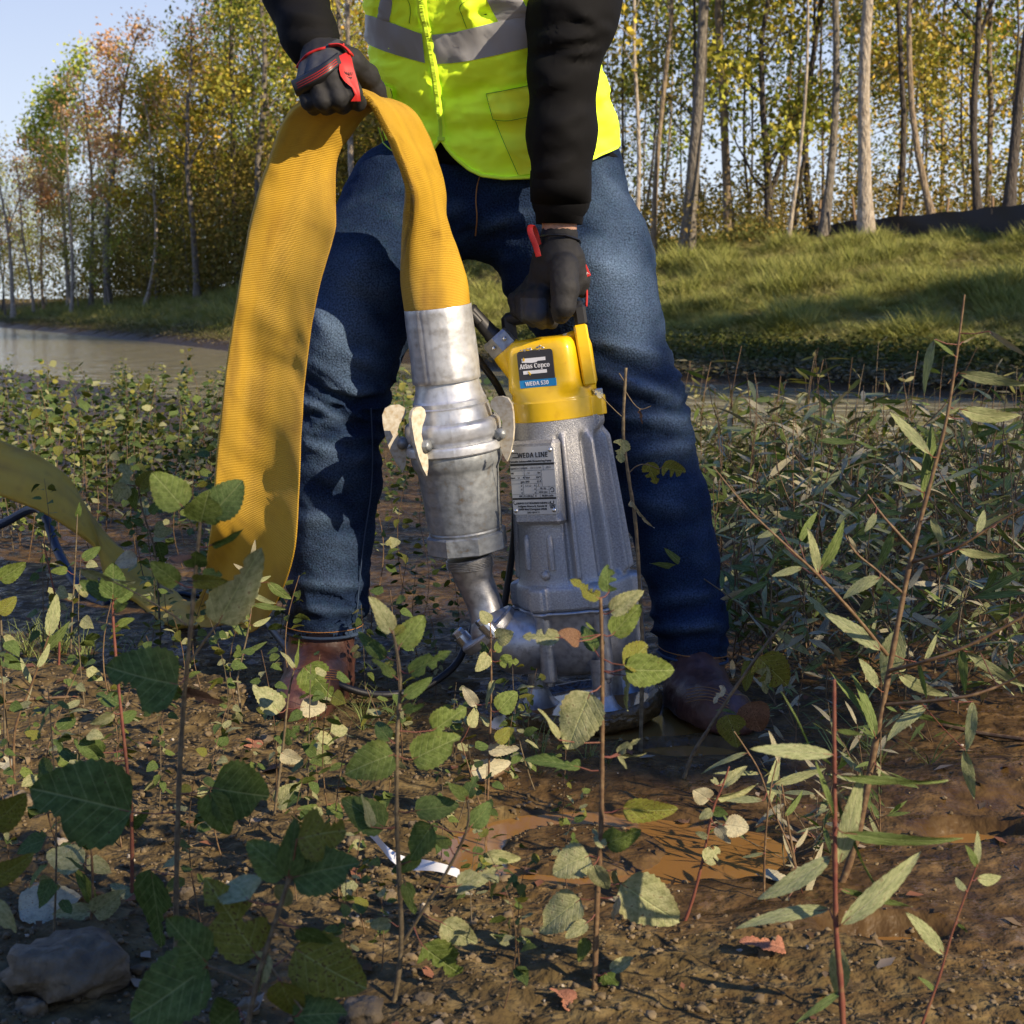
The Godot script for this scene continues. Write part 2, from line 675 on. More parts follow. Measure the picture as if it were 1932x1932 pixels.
	M.glove_grey = tri_map(mat(lin(0.030, 0.033, 0.040), 0.7), 0.02)
	M.glove_pad = mat(lin(0.010, 0.010, 0.011), 0.42)
	M.red = mat(lin(0.42, 0.012, 0.010), 0.6)
	M.skin = tri_map(mat(Color.WHITE, 0.55), 0.06)
	M.skin.albedo_texture = ntex(57, 0.04, [[0.0, lin(0.36, 0.19, 0.13)], [1.0, lin(0.52, 0.31, 0.22)]], 4, 128)
	M.skin.subsurf_scatter_enabled = true
	M.skin.subsurf_scatter_strength = 0.15
	m = tri_map(mat(Color.WHITE, 0.5), 0.12)
	m.albedo_texture = ntex(58, 0.02, [[0.0, lin(0.035, 0.014, 0.010)], [0.5, lin(0.075, 0.030, 0.020)], [1.0, lin(0.13, 0.062, 0.042)]], 5, 256)
	m.heightmap_enabled = true
	m.heightmap_texture = ntex(59, 0.05, [], 4, 256)
	m.heightmap_scale = 0.08
	M.boot = m
	M.sole = mat(lin(0.22, 0.14, 0.07), 0.8)
	# pump
	m = tri_map(mat(Color.WHITE, 1.0, 0.75), 0.07, false)
	m.albedo_texture = ntex(61, 0.06, [[0.0, lin(0.26, 0.26, 0.26)], [0.5, lin(0.40, 0.40, 0.40)], [1.0, lin(0.56, 0.56, 0.56)]], 4, 256)
	m.roughness_texture = ntex(62, 0.02, [[0.0, grey(0.42)], [1.0, grey(0.66)]], 4, 256)
	m.heightmap_enabled = true
	m.heightmap_texture = ntex(63, 0.13, [], 2, 256)
	m.heightmap_scale = 0.10
	M.cast = m
	m = tri_map(mat(Color.WHITE, 1.0, 0.75), 0.12, false)
	m.albedo_texture = ntex(64, 0.03, [[0.0, lin(0.22, 0.22, 0.22)], [0.5, lin(0.38, 0.38, 0.385)], [1.0, lin(0.48, 0.48, 0.48)]], 4, 256)
	m.roughness_texture = ntex(65, 0.02, [[0.0, grey(0.32)], [1.0, grey(0.52)]], 4, 256)
	m.heightmap_enabled = true
	m.heightmap_texture = ntex(66, 0.15, [], 2, 256)
	m.heightmap_scale = 0.03
	M.smooth_cast = m
	m = tri_map(mat(Color.WHITE, 1.0, 0.6), 0.16, false)
	m.albedo_texture = ntex(67, 0.015, [[0.0, lin(0.36, 0.35, 0.33)], [0.42, lin(0.54, 0.555, 0.57)], [0.7, lin(0.62, 0.64, 0.66)], [1.0, lin(0.70, 0.70, 0.70)]], 6, 512)
	m.roughness_texture = ntex(68, 0.02, [[0.0, grey(0.30)], [0.6, grey(0.44)], [1.0, grey(0.66)]], 5, 256)
	m.heightmap_enabled = true
	m.heightmap_texture = ntex(69, 0.012, [], 5, 256)
	m.heightmap_scale = 0.05
	M.zinc = m
	m = tri_map(mat(Color.WHITE, 1.0, 0.45), 0.2, false)
	m.albedo_texture = ntex(70, 0.02, [[0.0, lin(0.16, 0.11, 0.06)], [0.28, lin(0.20, 0.215, 0.225)], [0.6, lin(0.29, 0.315, 0.33)], [1.0, lin(0.38, 0.40, 0.41)]], 6, 512)
	m.roughness_texture = ntex(71, 0.02, [[0.0, grey(0.7)], [0.5, grey(0.42)], [1.0, grey(0.6)]], 5, 256)
	m.heightmap_enabled = true
	m.heightmap_texture = ntex(72, 0.04, [], 5, 256)
	m.heightmap_scale = 0.05
	M.grey_coat = m
	m = tri_map(mat(Color.WHITE, 0.95, 0.1), 0.1, false)
	m.albedo_texture = ntex(73, 0.03, [[0.0, lin(0.34, 0.24, 0.13)], [0.45, lin(0.46, 0.42, 0.33)], [1.0, lin(0.60, 0.57, 0.48)]], 5, 256)
	M.claw = m
	m = tri_map(mat(lin(0.80, 0.50, 0.008), 0.34), 0.15, false)
	m.albedo_texture = ntex(74, 0.015, [[0.0, lin(0.86, 0.80, 0.7)], [0.3, Color.WHITE], [1.0, Color.WHITE]], 4, 256)
	m.clearcoat_enabled = true
	m.clearcoat = 0.35
	m.clearcoat_roughness = 0.15
	m.heightmap_enabled = true
	m.heightmap_texture = ntex(75, 0.01, [], 3, 256)
	m.heightmap_scale = 0.08
	M.yellow = m
	M.rubber = tri_map(mat(lin(0.012, 0.012, 0.013), 0.5), 0.1)
	M.cable_blue = tri_map(mat(lin(0.022, 0.032, 0.055), 0.5), 0.1)
	M.steel = mat(lin(0.55, 0.56, 0.57), 0.25, 0.9)
	M.label_dark = mat(lin(0.035, 0.035, 0.04), 0.45)
	M.label_blue = mat(lin(0.012, 0.23, 0.52), 0.45)
	M.label_white = mat(lin(0.80, 0.80, 0.80), 0.5)
	M.plate = tri_map(mat(lin(0.58, 0.58, 0.57), 0.38, 0.55), 0.1, false)
	M.ink = mat(lin(0.012, 0.012, 0.012), 0.6)
	M.ink_grey = mat(lin(0.14, 0.14, 0.145), 0.6)
	m = tri_map(mat(Color.WHITE, 0.35), 0.12)
	m.albedo_texture = ntex(76, 0.03, [[0.0, lin(0.030, 0.017, 0.006)], [0.5, lin(0.085, 0.050, 0.016)], [1.0, lin(0.17, 0.105, 0.036)]], 5, 256)
	m.heightmap_enabled = true
	m.heightmap_texture = ntex(77, 0.03, [], 5, 256)
	m.heightmap_scale = 0.4
	M.mud_crust = m
	m = tri_map(mat(Color.WHITE, 0.9), 0.16)
	m.albedo_texture = ntex(78, 0.02, [[0.0, lin(0.05, 0.036, 0.02)], [0.5, lin(0.12, 0.09, 0.05)], [1.0, lin(0.24, 0.19, 0.125)]], 5, 256)
	m.heightmap_enabled = true
	m.heightmap_texture = ntex(79, 0.03, [], 5, 256)
	m.heightmap_scale = 0.6
	M.rock = m
	M.strip = mat(lin(0.62, 0.62, 0.60), 0.35)
# ---------------------------------------------------------------- land and water
const FAR := [Vector2(-90, -170), Vector2(-19.5, -60), Vector2(-7.4, -34), Vector2(-4.7, -27.5), Vector2(-0.46, -20.8), Vector2(1.7, -17.2), Vector2(4.35, -13.6), Vector2(7, -10.5), Vector2(12, -6), Vector2(25, 5), Vector2(60, 30)]
const NEAR := [Vector2(-90, -140), Vector2(-12, -31), Vector2(-3, -15), Vector2(0, -10.5), Vector2(2, -7.6), Vector2(3.2, -6.4), Vector2(5, -5), Vector2(10, -2), Vector2(25, 9), Vector2(60, 34)]
const WATER := -0.07
var n_big := noise(11, 0.35, 3)
var n_mid := noise(12, 2.2, 4)
var n_fine := noise(13, 14.0, 4)
var n_clod := noise(14, 20.0, 3, FastNoiseLite.TYPE_CELLULAR)

func line_at(l: Array, x: float) -> float:
	for i in l.size() - 1:
		if x < l[i + 1].x or i == l.size() - 2:
			return lerpf(l[i].y, l[i + 1].y, (x - l[i].x) / (l[i + 1].x - l[i].x))
	return 0.0

# distance past the far foot of the creek, and past the near shore
func past_far(x: float, z: float) -> float:
	return (line_at(FAR, x) - z) * 0.62

func past_near(x: float, z: float) -> float:
	return (line_at(NEAR, x) - z) * 0.62

# puddles: centre, half length along x, half length along z, depth
const PUDDLES := [[0.13, -2.13, 0.25, 0.14, 0.024], [0.445, -1.80, 0.075, 0.035, 0.012], [0.66, -2.16, 0.075, 0.05, 0.016], [0.17, -2.82, 0.21, 0.13, 0.016], [0.30, -2.62, 0.10, 0.05, 0.010]]
const PUDDLE_Y := -0.009

func wet(x: float, z: float) -> float:   # how wet the mud is: more to the right and round the pump
	var w := smoothstep(-0.25, 0.25, x + 0.12 * n_mid.get_noise_2d(x * 0.9, z * 0.9) + (z + 2.2) * -0.12)
	var c := 1.0 - smoothstep(-1.85, -1.62, z + 0.12 * n_mid.get_noise_2d(x + 7, z))
	var f := smoothstep(-2.95, -3.3, z)
	return clampf(maxf(w * maxf(c, 0.35), f * 0.8), 0, 1)

func gh(x: float, z: float) -> float:
	var far := past_far(x, z)
	var near := past_near(x, z)
	var big := n_big.get_noise_2d(x, z)
	if far > 0.0:
		var top := lerpf(1.0, 2.02, smoothstep(-14.0, 2.0, x))
		var h := WATER + 0.14 * smoothstep(-0.2, 0.8, far) + top * smoothstep(0.3, 11.0, far) + maxf(far - 10.0, 0.0) * 0.004
		return h + 0.06 * big * smoothstep(1.0, 5.0, far) + 0.03 * n_mid.get_noise_2d(x, z)
	var y := 0.02 * big + 0.012
	var dn := Vector2(x, z + 2.0).length()
	var dry := 1.0 - wet(x, z)
	if dn < 6.0:
		var fade := 1.0 - smoothstep(3.0, 6.0, dn)
		var m := n_mid.get_noise_2d(x, z)
		y += fade * (0.016 * m + lerpf(0.0055, 0.010, dry) * n_fine.get_noise_2d(x, z))
		var cl := n_clod.get_noise_2d(x, z)
		y += fade * dry * 0.011 * maxf(0.0, -cl - 0.25) * 1.6
		y += fade * dry * 0.018 * smoothstep(-0.1, -0.9, x)
		for p in PUDDLES:
			var ex: float = (x - p[0]) / p[2]
			var ez: float = (z - p[1]) / p[3]
			var e := ex * ex + ez * ez
			if e < 2.2:
				e += 0.35 * m
				y -= p[4] * (1.0 - smoothstep(0.35, 1.25, e)) + (y - PUDDLE_Y) * 0.75 * (1.0 - smoothstep(0.6, 1.6, e))
		# the round print that the pump's foot left, and the rim pushed up round it
		var r := Vector2((x - 0.10) / 1.12, z + 2.13).length()
		y = lerpf(y, -0.003 + 0.008 * m + 0.004 * n_fine.get_noise_2d(x, z), 1.0 - smoothstep(0.098, 0.125, r + 0.02 * m))
		y -= 0.018 * exp(-pow((r - 0.150) / 0.022, 2))
		# ruts on the right
		y -= 0.022 * fade * exp(-pow((z + 2.25 + 0.35 * (x - 0.75) + 0.05 * m) / 0.05, 2)) * smoothstep(0.55, 0.75, x)
		y += 0.016 * fade * exp(-pow((z + 2.40 + 0.35 * (x - 0.75) + 0.05 * m) / 0.09, 2)) * smoothstep(0.45, 0.75, x)
	if near > -1.5:
		y = lerpf(y, -0.35, smoothstep(-1.5, 1.2, near))
	if far > -1.2:
		y = lerpf(y, WATER + 0.005, smoothstep(-1.2, 0.0, far))
	return y

func steps_from(mid: float, fine: float, half: float, grow: float, lo: float, hi: float) -> PackedFloat32Array:
	var a := PackedFloat32Array()
	var p := mid
	var s := fine
	while p < hi:
		a.append(p)
		if p - mid > half:
			s *= grow
		p += s
	a.append(hi)
	p = mid - fine
	s = fine
	while p > lo:
		a.append(p)
		if mid - p > half:
			s *= grow
		p -= s
	a.append(lo)
	a.sort()
	return a

func make_ground() -> void:
	var xs := steps_from(0.05, 0.0125, 0.95, 1.035, -120.0, 120.0)
	var zs := steps_from(-2.3, 0.0125, 1.0, 1.03, -260.0, 40.0)
	var mud := B.new()
	var w := xs.size()
	for z in zs:
		for x in xs:
			var y := gh(x, z)
			var dn := Vector2(x, z + 2.0).length()
			var col := Color(1, 1, 1)
			var far := past_far(x, z)
			if far > 0.9:   # grass-grown earth
				var g := 0.5 + 0.5 * n_mid.get_noise_2d(x * 0.4, z * 0.4)
				col = Color(0.75, 0.95, 0.45).lerp(Color(1.25, 1.15, 0.7), g)
			elif dn < 7.0:
				var t := wet(x, z)
				var s := 0.5 + 0.5 * n_mid.get_noise_2d(x * 1.7 + 9, z * 1.7)
				col = Color(1.25, 1.12, 0.92).lerp(Color(0.66, 0.52, 0.33), t * (0.55 + 0.45 * s))
				var cl := clampf(0.5 - 0.5 * n_fine.get_noise_2d(x * 2, z * 2), 0, 1)
				col *= lerpf(0.86, 1.12, 1.0 - cl)
			else:
				col = Color(0.52, 0.48, 0.40)  # distant mud toned darker to stand in for the shade over it
			mud.add(Vector3(x, y, z), Vector2(x, z), col)
	var wetmesh := PackedInt32Array()
	var dryix := PackedInt32Array()
	for j in zs.size() - 1:
		for i in w - 1:
			var a := j * w + i
			var x := (xs[i] + xs[i + 1]) / 2
			var z := (zs[j] + zs[j + 1]) / 2
			var q := [a, a + 1, a + w + 1, a, a + w + 1, a + w]
			var isw := wet(x, z) + 0.5 * n_fine.get_noise_2d(x * 0.7, z * 0.7) > 0.52 and past_far(x, z) < 0.5
			if isw:
				wetmesh.append_array(q)
			else:
				dryix.append_array(q)
	mud.ix = wetmesh + dryix
	mud.normals()
	var m := ArrayMesh.new()
	for ix in [dryix, wetmesh]:
		var a := []
		a.resize(Mesh.ARRAY_MAX)
		a[Mesh.ARRAY_VERTEX] = mud.v
		a[Mesh.ARRAY_NORMAL] = mud.n
		a[Mesh.ARRAY_TEX_UV] = mud.uv
		a[Mesh.ARRAY_COLOR] = mud.c
		a[Mesh.ARRAY_INDEX] = ix
		m.add_surface_from_arrays(Mesh.PRIMITIVE_TRIANGLES, a)
	m.surface_set_material(0, M.dry)
	m.surface_set_material(1, M.wetmud)
	var o := MeshInstance3D.new()
	o.mesh = m
	o.name = "ground"
	add_child(o)
	o.set_meta("kind", "structure")
	tag(o, "brown muddy creek bed and grassy far bank under everything", "ground")

func make_water() -> void:
	var b := B.new()
	for q in [[-95.0, -190.0], [95.0, -190.0], [95.0, 40.0], [-95.0, 40.0]]:
		b.add(Vector3(q[0], WATER, q[1]), Vector2(q[0], q[1]))
	# only the strip between the two shores
	b = B.new()
	var xs := [-90.0, -60.0, -40.0, -25.0, -15.0, -10.0, -7.0, -5.0, -3.0, -1.0, 0.0, 1.0, 2.0, 3.0, 4.0, 5.0, 7.0, 10.0, 15.0, 25.0, 40.0, 60.0]
	for x in xs:
		var z0 := line_at(FAR, x) - 1.2
		var z1 := line_at(NEAR, x) + 2.2
		b.add(Vector3(x, WATER, z0), Vector2(x, z0))
		b.add(Vector3(x, WATER, z1), Vector2(x, z1))
	for i in xs.size() - 1:
		b.quad(2 * i, 2 * i + 2, 2 * i + 3, 2 * i + 1)
	tag(struct("water", b, M.water), "still muddy olive creek water below the far bank", "water")
	for i in PUDDLES.size():
		var p: Array = PUDDLES[i]
		b = B.new()
		var c := b.add(Vector3(p[0], PUDDLE_Y - 0.0004 * i, p[1]))
		for k in 28:
			var a := TAU * k / 28
			b.add(Vector3(p[0] + cos(a) * p[2] * 1.35, PUDDLE_Y - 0.0004 * i, p[1] + sin(a) * p[3] * 1.35))
		for k in 28:
			b.tri(c, c + 1 + k, c + 1 + (k + 1) % 28)
		tag(struct("puddle_water", b, M.puddle), ["orange puddle filling the round print in front of the pump", "small orange puddle at lower right", "puddle in the rut by the right edge", "brown water under the pump's foot plate", "small brown puddle beside the right boot"][i], "puddle")

func make_bank() -> void:
	# grass: one tuft of blades, copied over the bank
	for kind in 2:
		var b := B.new()
		rng.seed = 50 + kind
		for k in 14:
			var a := rng.randf() * TAU
			var r := rng.randf() * 0.07
			var p := Vector3(cos(a) * r, -0.02, sin(a) * r)
			var hgt := rng.randf_range(0.5, 1.0) * (0.22 if kind == 0 else 0.42)
			var lean := Vector3(rng.randfn() * 0.35, 1, rng.randfn() * 0.35).normalized()
			var side := Vector3(cos(a * 3), 0, sin(a * 3)) * (0.0055 if kind == 0 else 0.0045)
			var bend := Vector3(rng.randfn(), -0.3, rng.randfn()) * 0.09
			var tone := rng.randf_range(0.8, 1.2)
			var c1 := Color(tone, tone, tone)
			if rng.randf() < 0.22:
				c1 = Color(1.9, 1.35, 0.9)
			var q := []
			for s in 4:
				var t := s / 3.0
				var m := p + lean * hgt * t + bend * t * t
				if s < 3:
					q.append(b.add(m - side * (1 - t * 0.6), Vector2.ZERO, c1))
					q.append(b.add(m + side * (1 - t * 0.6), Vector2.ZERO, c1))
				else:
					q.append(b.add(m, Vector2.ZERO, c1))
			b.quad(q[0], q[2], q[3], q[1])
			b.quad(q[2], q[4], q[5], q[3])
			b.tri(q[4], q[6], q[5])
		var xf := []
		var co := []
		rng.seed = 60 + kind
		var want := 36000 if kind == 0 else 15000
		var tries := 0
		while xf.size() < want and tries < 400000:
			tries += 1
			var x: float
			var z: float
			if rng.randf() < 0.72:
				z = rng.randf_range(-30.0, -10.0)
				x = rng.randf_range(-0.03, 0.40) * -z
			else:
				z = rng.randf_range(-75.0, -22.0)
				x = rng.randf_range(-0.38, 0.0) * -z
			var s := past_far(x, z)
			if s < 0.7 or s > 13.0 or (z > -30.0 and x > -z * 0.165 and s > 8.4):
				continue
			var pa := n_big.get_noise_2d(x * 1.6 + 40, z * 1.6)
			var hi := clampf(0.7 + pa * 1.6, 0.22, 1.5) * smoothstep(0.4, 3.0, s)
			if kind == 1 and (n_mid.get_noise_2d(x * 0.5, z * 0.5) < -0.02 or s < 3.0):
				continue
			var sc := (hi * rng.randf_range(0.6, 1.15) + 0.15) * (1.0 if kind == 0 else 0.8)
			if z < -30:
				sc *= 1.25
			xf.append(Transform3D(Basis(Vector3.UP, rng.randf() * TAU).scaled(Vector3(maxf(sc, 0.75), sc, maxf(sc, 0.75))), Vector3(x, gh(x, z), z)))
			var c := Color(0.19, 0.20, 0.052).lerp(Color(0.42, 0.375, 0.165), clampf(0.45 - pa * 1.1 + rng.randfn() * 0.25, 0, 1))
			if kind == 1:
				c = Color(0.22, 0.25, 0.055).lerp(Color(0.40, 0.385, 0.13), rng.randf())
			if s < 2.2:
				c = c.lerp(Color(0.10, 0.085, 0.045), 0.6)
			co.append(c)
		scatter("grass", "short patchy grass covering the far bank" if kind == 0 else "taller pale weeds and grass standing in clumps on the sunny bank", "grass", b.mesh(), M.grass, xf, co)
	# low leafy weeds and drift litter along the foot of the bank
	var b := B.new()
	rng.seed = 71
	for k in 16:
		var p := Vector3(rng.randfn() * 0.10, rng.randf() * 0.22, rng.randfn() * 0.10)
		leaf_quad(b, p, rng.randf_range(0.015, 0.034), Color(1, 1, 1) * rng.randf_range(0.7, 1.25))
	var xf := []
	var co := []
	while xf.size() < 2600:
		var z := rng.randf_range(-24.0, -8.0) if rng.randf() < 0.8 else rng.randf_range(-60.0, -24.0)
		var x := rng.randf_range(-0.05, 0.4) * -z if z > -24 else rng.randf_range(-0.38, 0.0) * -z
		var s := past_far(x, z)
		if s < 0.25 or s > 2.6 or rng.randf() > 1.0 - s * 0.34:
			continue
		var sc := rng.randf_range(0.5, 1.2) * (0.55 if s < 1.0 else 1.0)
		xf.append(Transform3D(Basis(Vector3.UP, rng.randf() * TAU).scaled(Vector3(1.2, sc, 1.2)), Vector3(x, gh(x, z), z)))
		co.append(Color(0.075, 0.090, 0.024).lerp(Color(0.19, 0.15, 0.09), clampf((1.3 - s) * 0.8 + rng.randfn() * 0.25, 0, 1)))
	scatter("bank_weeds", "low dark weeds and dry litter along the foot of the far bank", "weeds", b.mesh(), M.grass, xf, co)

# a leaf as a folded diamond, facing anywhere
func leaf_quad(b: B, p: Vector3, s: float, col: Color, flat := 0.0) -> void:
	var d := Vector3(rng.randfn(), rng.randfn() - flat * 0.3, rng.randfn()).normalized()
	var o := d.cross(Vector3(rng.randfn(), rng.randfn() + flat * 2.0, rng.randfn())).normalized()
	var n := d.cross(o).normalized()
	var i := b.v.size()
	b.v.append_array([p - d * s, p + o * s * 0.62 + n * s * 0.15, p + d * s, p - o * s * 0.62 + n * s * 0.15])
	b.uv.append_array([Vector2(0.5, 0), Vector2(1, 0.5), Vector2(0.5, 1), Vector2(0, 0.5)])
	b.c.append_array([col, col, col, col])
	b.ix.append_array([i, i + 1, i + 2, i, i + 2, i + 3])

# the black cloth silt fence along the top of the bank
func make_fence() -> void:
	var f := thing("silt_fence", "long sagging black cloth silt fence along the top of the right bank", "fence", Vector3.ZERO)
	var pts := []
	var tops := []
	for q in [[1478, 448, 28.5, 438], [1520, 444, 28.0, 430], [1570, 438, 27.2, 422], [1640, 430, 26.2, 414], [1720, 424, 25.2, 406], [1800, 418, 24.3, 399], [1880, 410, 23.4, 390], [1960, 402, 22.6, 382], [2050, 396, 21.8, 373]]:
		var p := P(q[0], q[1], q[2])
		p.y = gh(p.x, p.z)
		pts.append(p)
		tops.append(P(q[0], q[3], q[2]))
	tops = spline(tops, 10)
	var line := spline(pts, 10)
	var b := B.new()
	for i in line.size():
		var sag := 0.02 * sin(i * 0.57) + 0.02 * n_mid.get_noise_2d(i * 0.3, 3)
		var hgt: float = clampf(tops[i].y - line[i].y + 0.03, 0.12 + i * 0.004, 0.6) + sag * 0.5
		for s in 7:
			var t := s / 6.0
			b.add(line[i] + Vector3(0.02 * sin(t * 5.0 + i * 0.5) * t, hgt * t - 0.03, 0.03 * sin(t * 4.0 + i * 0.4) * (1 - t)), Vector2(i, t))
	for i in line.size() - 1:
		for s in 6:
			var a := i * 7 + s
			b.quad(a, a + 1, a + 8, a + 7)
	part("cloth", b, M.silt, f)
	for i in range(4, line.size(), 11):
		var st := B.new()
		st.box(Transform3D(Basis(Vector3.UP, 0.4).rotated(Vector3.BACK, rng.randfn() * 0.06), line[i] + Vector3(0.02, 0.27, -0.03)), Vector3(0.035, 0.66, 0.035), 0.004)
		part("post", st, M.post, f)
# ---------------------------------------------------------------- trees
const PAL := {
	"olive": [Color(0.17, 0.18, 0.030), Color(0.25, 0.23, 0.040), Color(0.12, 0.14, 0.024), Color(0.30, 0.25, 0.045)],
	"gold": [Color(0.32, 0.26, 0.035), Color(0.38, 0.29, 0.045), Color(0.24, 0.22, 0.035), Color(0.30, 0.18, 0.035)],
	"rust": [Color(0.36, 0.19, 0.095), Color(0.42, 0.25, 0.13), Color(0.30, 0.15, 0.07), Color(0.34, 0.26, 0.12)],
	"green": [Color(0.19, 0.24, 0.035), Color(0.28, 0.31, 0.05), Color(0.13, 0.18, 0.03), Color(0.32, 0.32, 0.06)],
	"pine": [Color(0.075, 0.105, 0.025), Color(0.11, 0.145, 0.032), Color(0.15, 0.17, 0.04), Color(0.07, 0.09, 0.022)],
	"dim": [Color(0.19, 0.18, 0.045), Color(0.24, 0.21, 0.05), Color(0.14, 0.145, 0.03), Color(0.28, 0.20, 0.05)],
}
var crowns := {}

# limbs of one tree of unit height: [points, radii]; leaf places are put into spots
func limbs(sd: int, height: float, rad: float, lean: Vector3, from: float, count: int, reach: float, fork: float, spots: Array, wob := 1.0) -> Array:
	rng.seed = sd
	var out := []
	var trunk := []
	var rr := []
	var bend := Vector3(rng.randfn(), 0, rng.randfn()) * 0.028 * height * wob
	var b2 := Vector3(rng.randfn(), 0, rng.randfn()) * 0.008 * height * wob
	var b3 := rng.randf_range(0.8, 1.2)
	for i in 15:
		var t := i / 14.0
		var p := Vector3(0, height * t, 0) + lean * height * t * t + bend * sin(t * PI * b3) + b2 * sin(t * 9.0) + Vector3(rng.randfn(), 0, rng.randfn()) * 0.003 * height * t
		trunk.append(p)
		rr.append(rad * (1.0 + 0.5 * exp(-t * 34.0)) * lerpf(1.0, 0.25, pow(t, 0.9)))
	out.append([trunk, rr])
	var starts := []
	for k in count:
		starts.append([lerpf(from, 0.97, (k + rng.randf()) / count), rng.randf() * TAU, 1.0])
	if fork > 0.0:
		starts.append([fork, -0.1, 2.6])
		starts.append([fork + 0.02, 3.0, 1.2])
	for s in starts:
		var t: float = s[0]
		var f := t * 14.0
		var i := mini(int(f), 13)
		var p: Vector3 = trunk[i].lerp(trunk[i + 1], f - i)
		var a: float = s[1]
		var up := lerpf(0.35, 1.5, t) * rng.randf_range(0.7, 1.3) if s[2] < 2.0 else 3.0
		var dir := Vector3(cos(a), up, sin(a)).normalized()
		var l: float = reach * height * rng.randf_range(0.6, 1.15) * lerpf(1.0, 0.45, maxf(0, t - 0.5) * 2.0) * minf(s[2], 2.0)
		var r0: float = rr[i] * (0.42 if s[2] < 2.0 else 0.72)
		var pts := [p]
		var rs := [r0]
		var d := dir
		for q in 5:
			d = (d + Vector3(rng.randfn(), rng.randfn() * 0.8 + 0.25, rng.randfn()) * 0.20).normalized()
			p += d * l / 5
			pts.append(p)
			rs.append(lerpf(r0, 0.004, (q + 1) / 5.0))
			if q > 0:
				spots.append(p)
				for w in 2:
					var e := (d + Vector3(rng.randfn(), rng.randfn() * 0.6 + 0.1, rng.randfn()) * 0.9).normalized()
					var tw := [p]
					var tr := [rs[-1] * 0.6]
					var pp := p
					var tl := l * rng.randf_range(0.14, 0.34)
					for z in 3:
						e = (e + Vector3(rng.randfn(), rng.randfn(), rng.randfn()) * 0.2).normalized()
						pp += e * tl / 3
						tw.append(pp)
						tr.append(lerpf(rs[-1] * 0.6, 0.003, (z + 1) / 3.0))
						spots.append(pp)
					out.append([tw, tr])
		out.append([pts, rs])
	return out

func wood_mesh(l: Array, twigs := true) -> B:
	var b := B.new()
	for i in l.size():
		if l[i][0].size() == 4 and not twigs:
			continue
		b.tube(l[i][0], l[i][1], 9 if i == 0 else (5 if l[i][0].size() > 4 else 3), false)
	return b

func crown_mesh(sd: int, spots: Array, pal: String, count: int, spread: float, size: float, low: float) -> B:
	rng.seed = sd + 900
	var b := B.new()
	var cs: Array = PAL[pal]
	if spots.is_empty():
		return b
	# clumps: whole sprays share a tone
	var use := []
	for s in spots:
		if s.y > low and rng.randf() < 0.22:
			use.append([s, cs[rng.randi() % 4].lerp(cs[rng.randi() % 4], rng.randf()) * rng.randf_range(0.75, 1.25)])
	if use.is_empty():
		return b
	for k in count:
		var u: Array = use[rng.randi() % use.size()]
		var p: Vector3 = u[0] + Vector3(rng.randfn(), rng.randfn() * 0.8, rng.randfn()) * spread
		var c: Color = u[1] * rng.randf_range(1.25, 2.2)
		leaf_quad(b, p, size * rng.randf_range(0.6, 1.25), c)
	b.normals()
	return b

# one tree: called, label, where its foot shows (u), how far (d), height, trunk radius, bark, palette, leaves, options
func tree(label: String, u: float, d: float, height: float, rad: float, bark: String, pal: String, leaves: int, o := {}) -> Node3D:
	if u < 720.0:
		d *= 1.2
		height *= 1.2
		rad *= 1.15
	var p := P(u, 560, d)
	p.y = gh(p.x, p.z) - 0.05
	var t := thing(o.get("called", "tree"), label, "tree", p, o.get("group", ""))
	var sd: int = o.get("seed", int(u * 3 + d))
	var spots := []
	var l := limbs(sd, height, rad, o.get("lean", Vector3.ZERO), o.get("from", 0.35), o.get("limbs", 11), o.get("reach", 0.24), o.get("fork", 0.0), spots)
	part("trunk", wood_mesh(l), M[bark], t)
	if leaves > 0:
		part("crown", crown_mesh(sd, spots, pal, leaves, o.get("spread", 0.035 * height), o.get("size", 0.065), o.get("low", 0.0) * height), M.leafy, t)
	return t

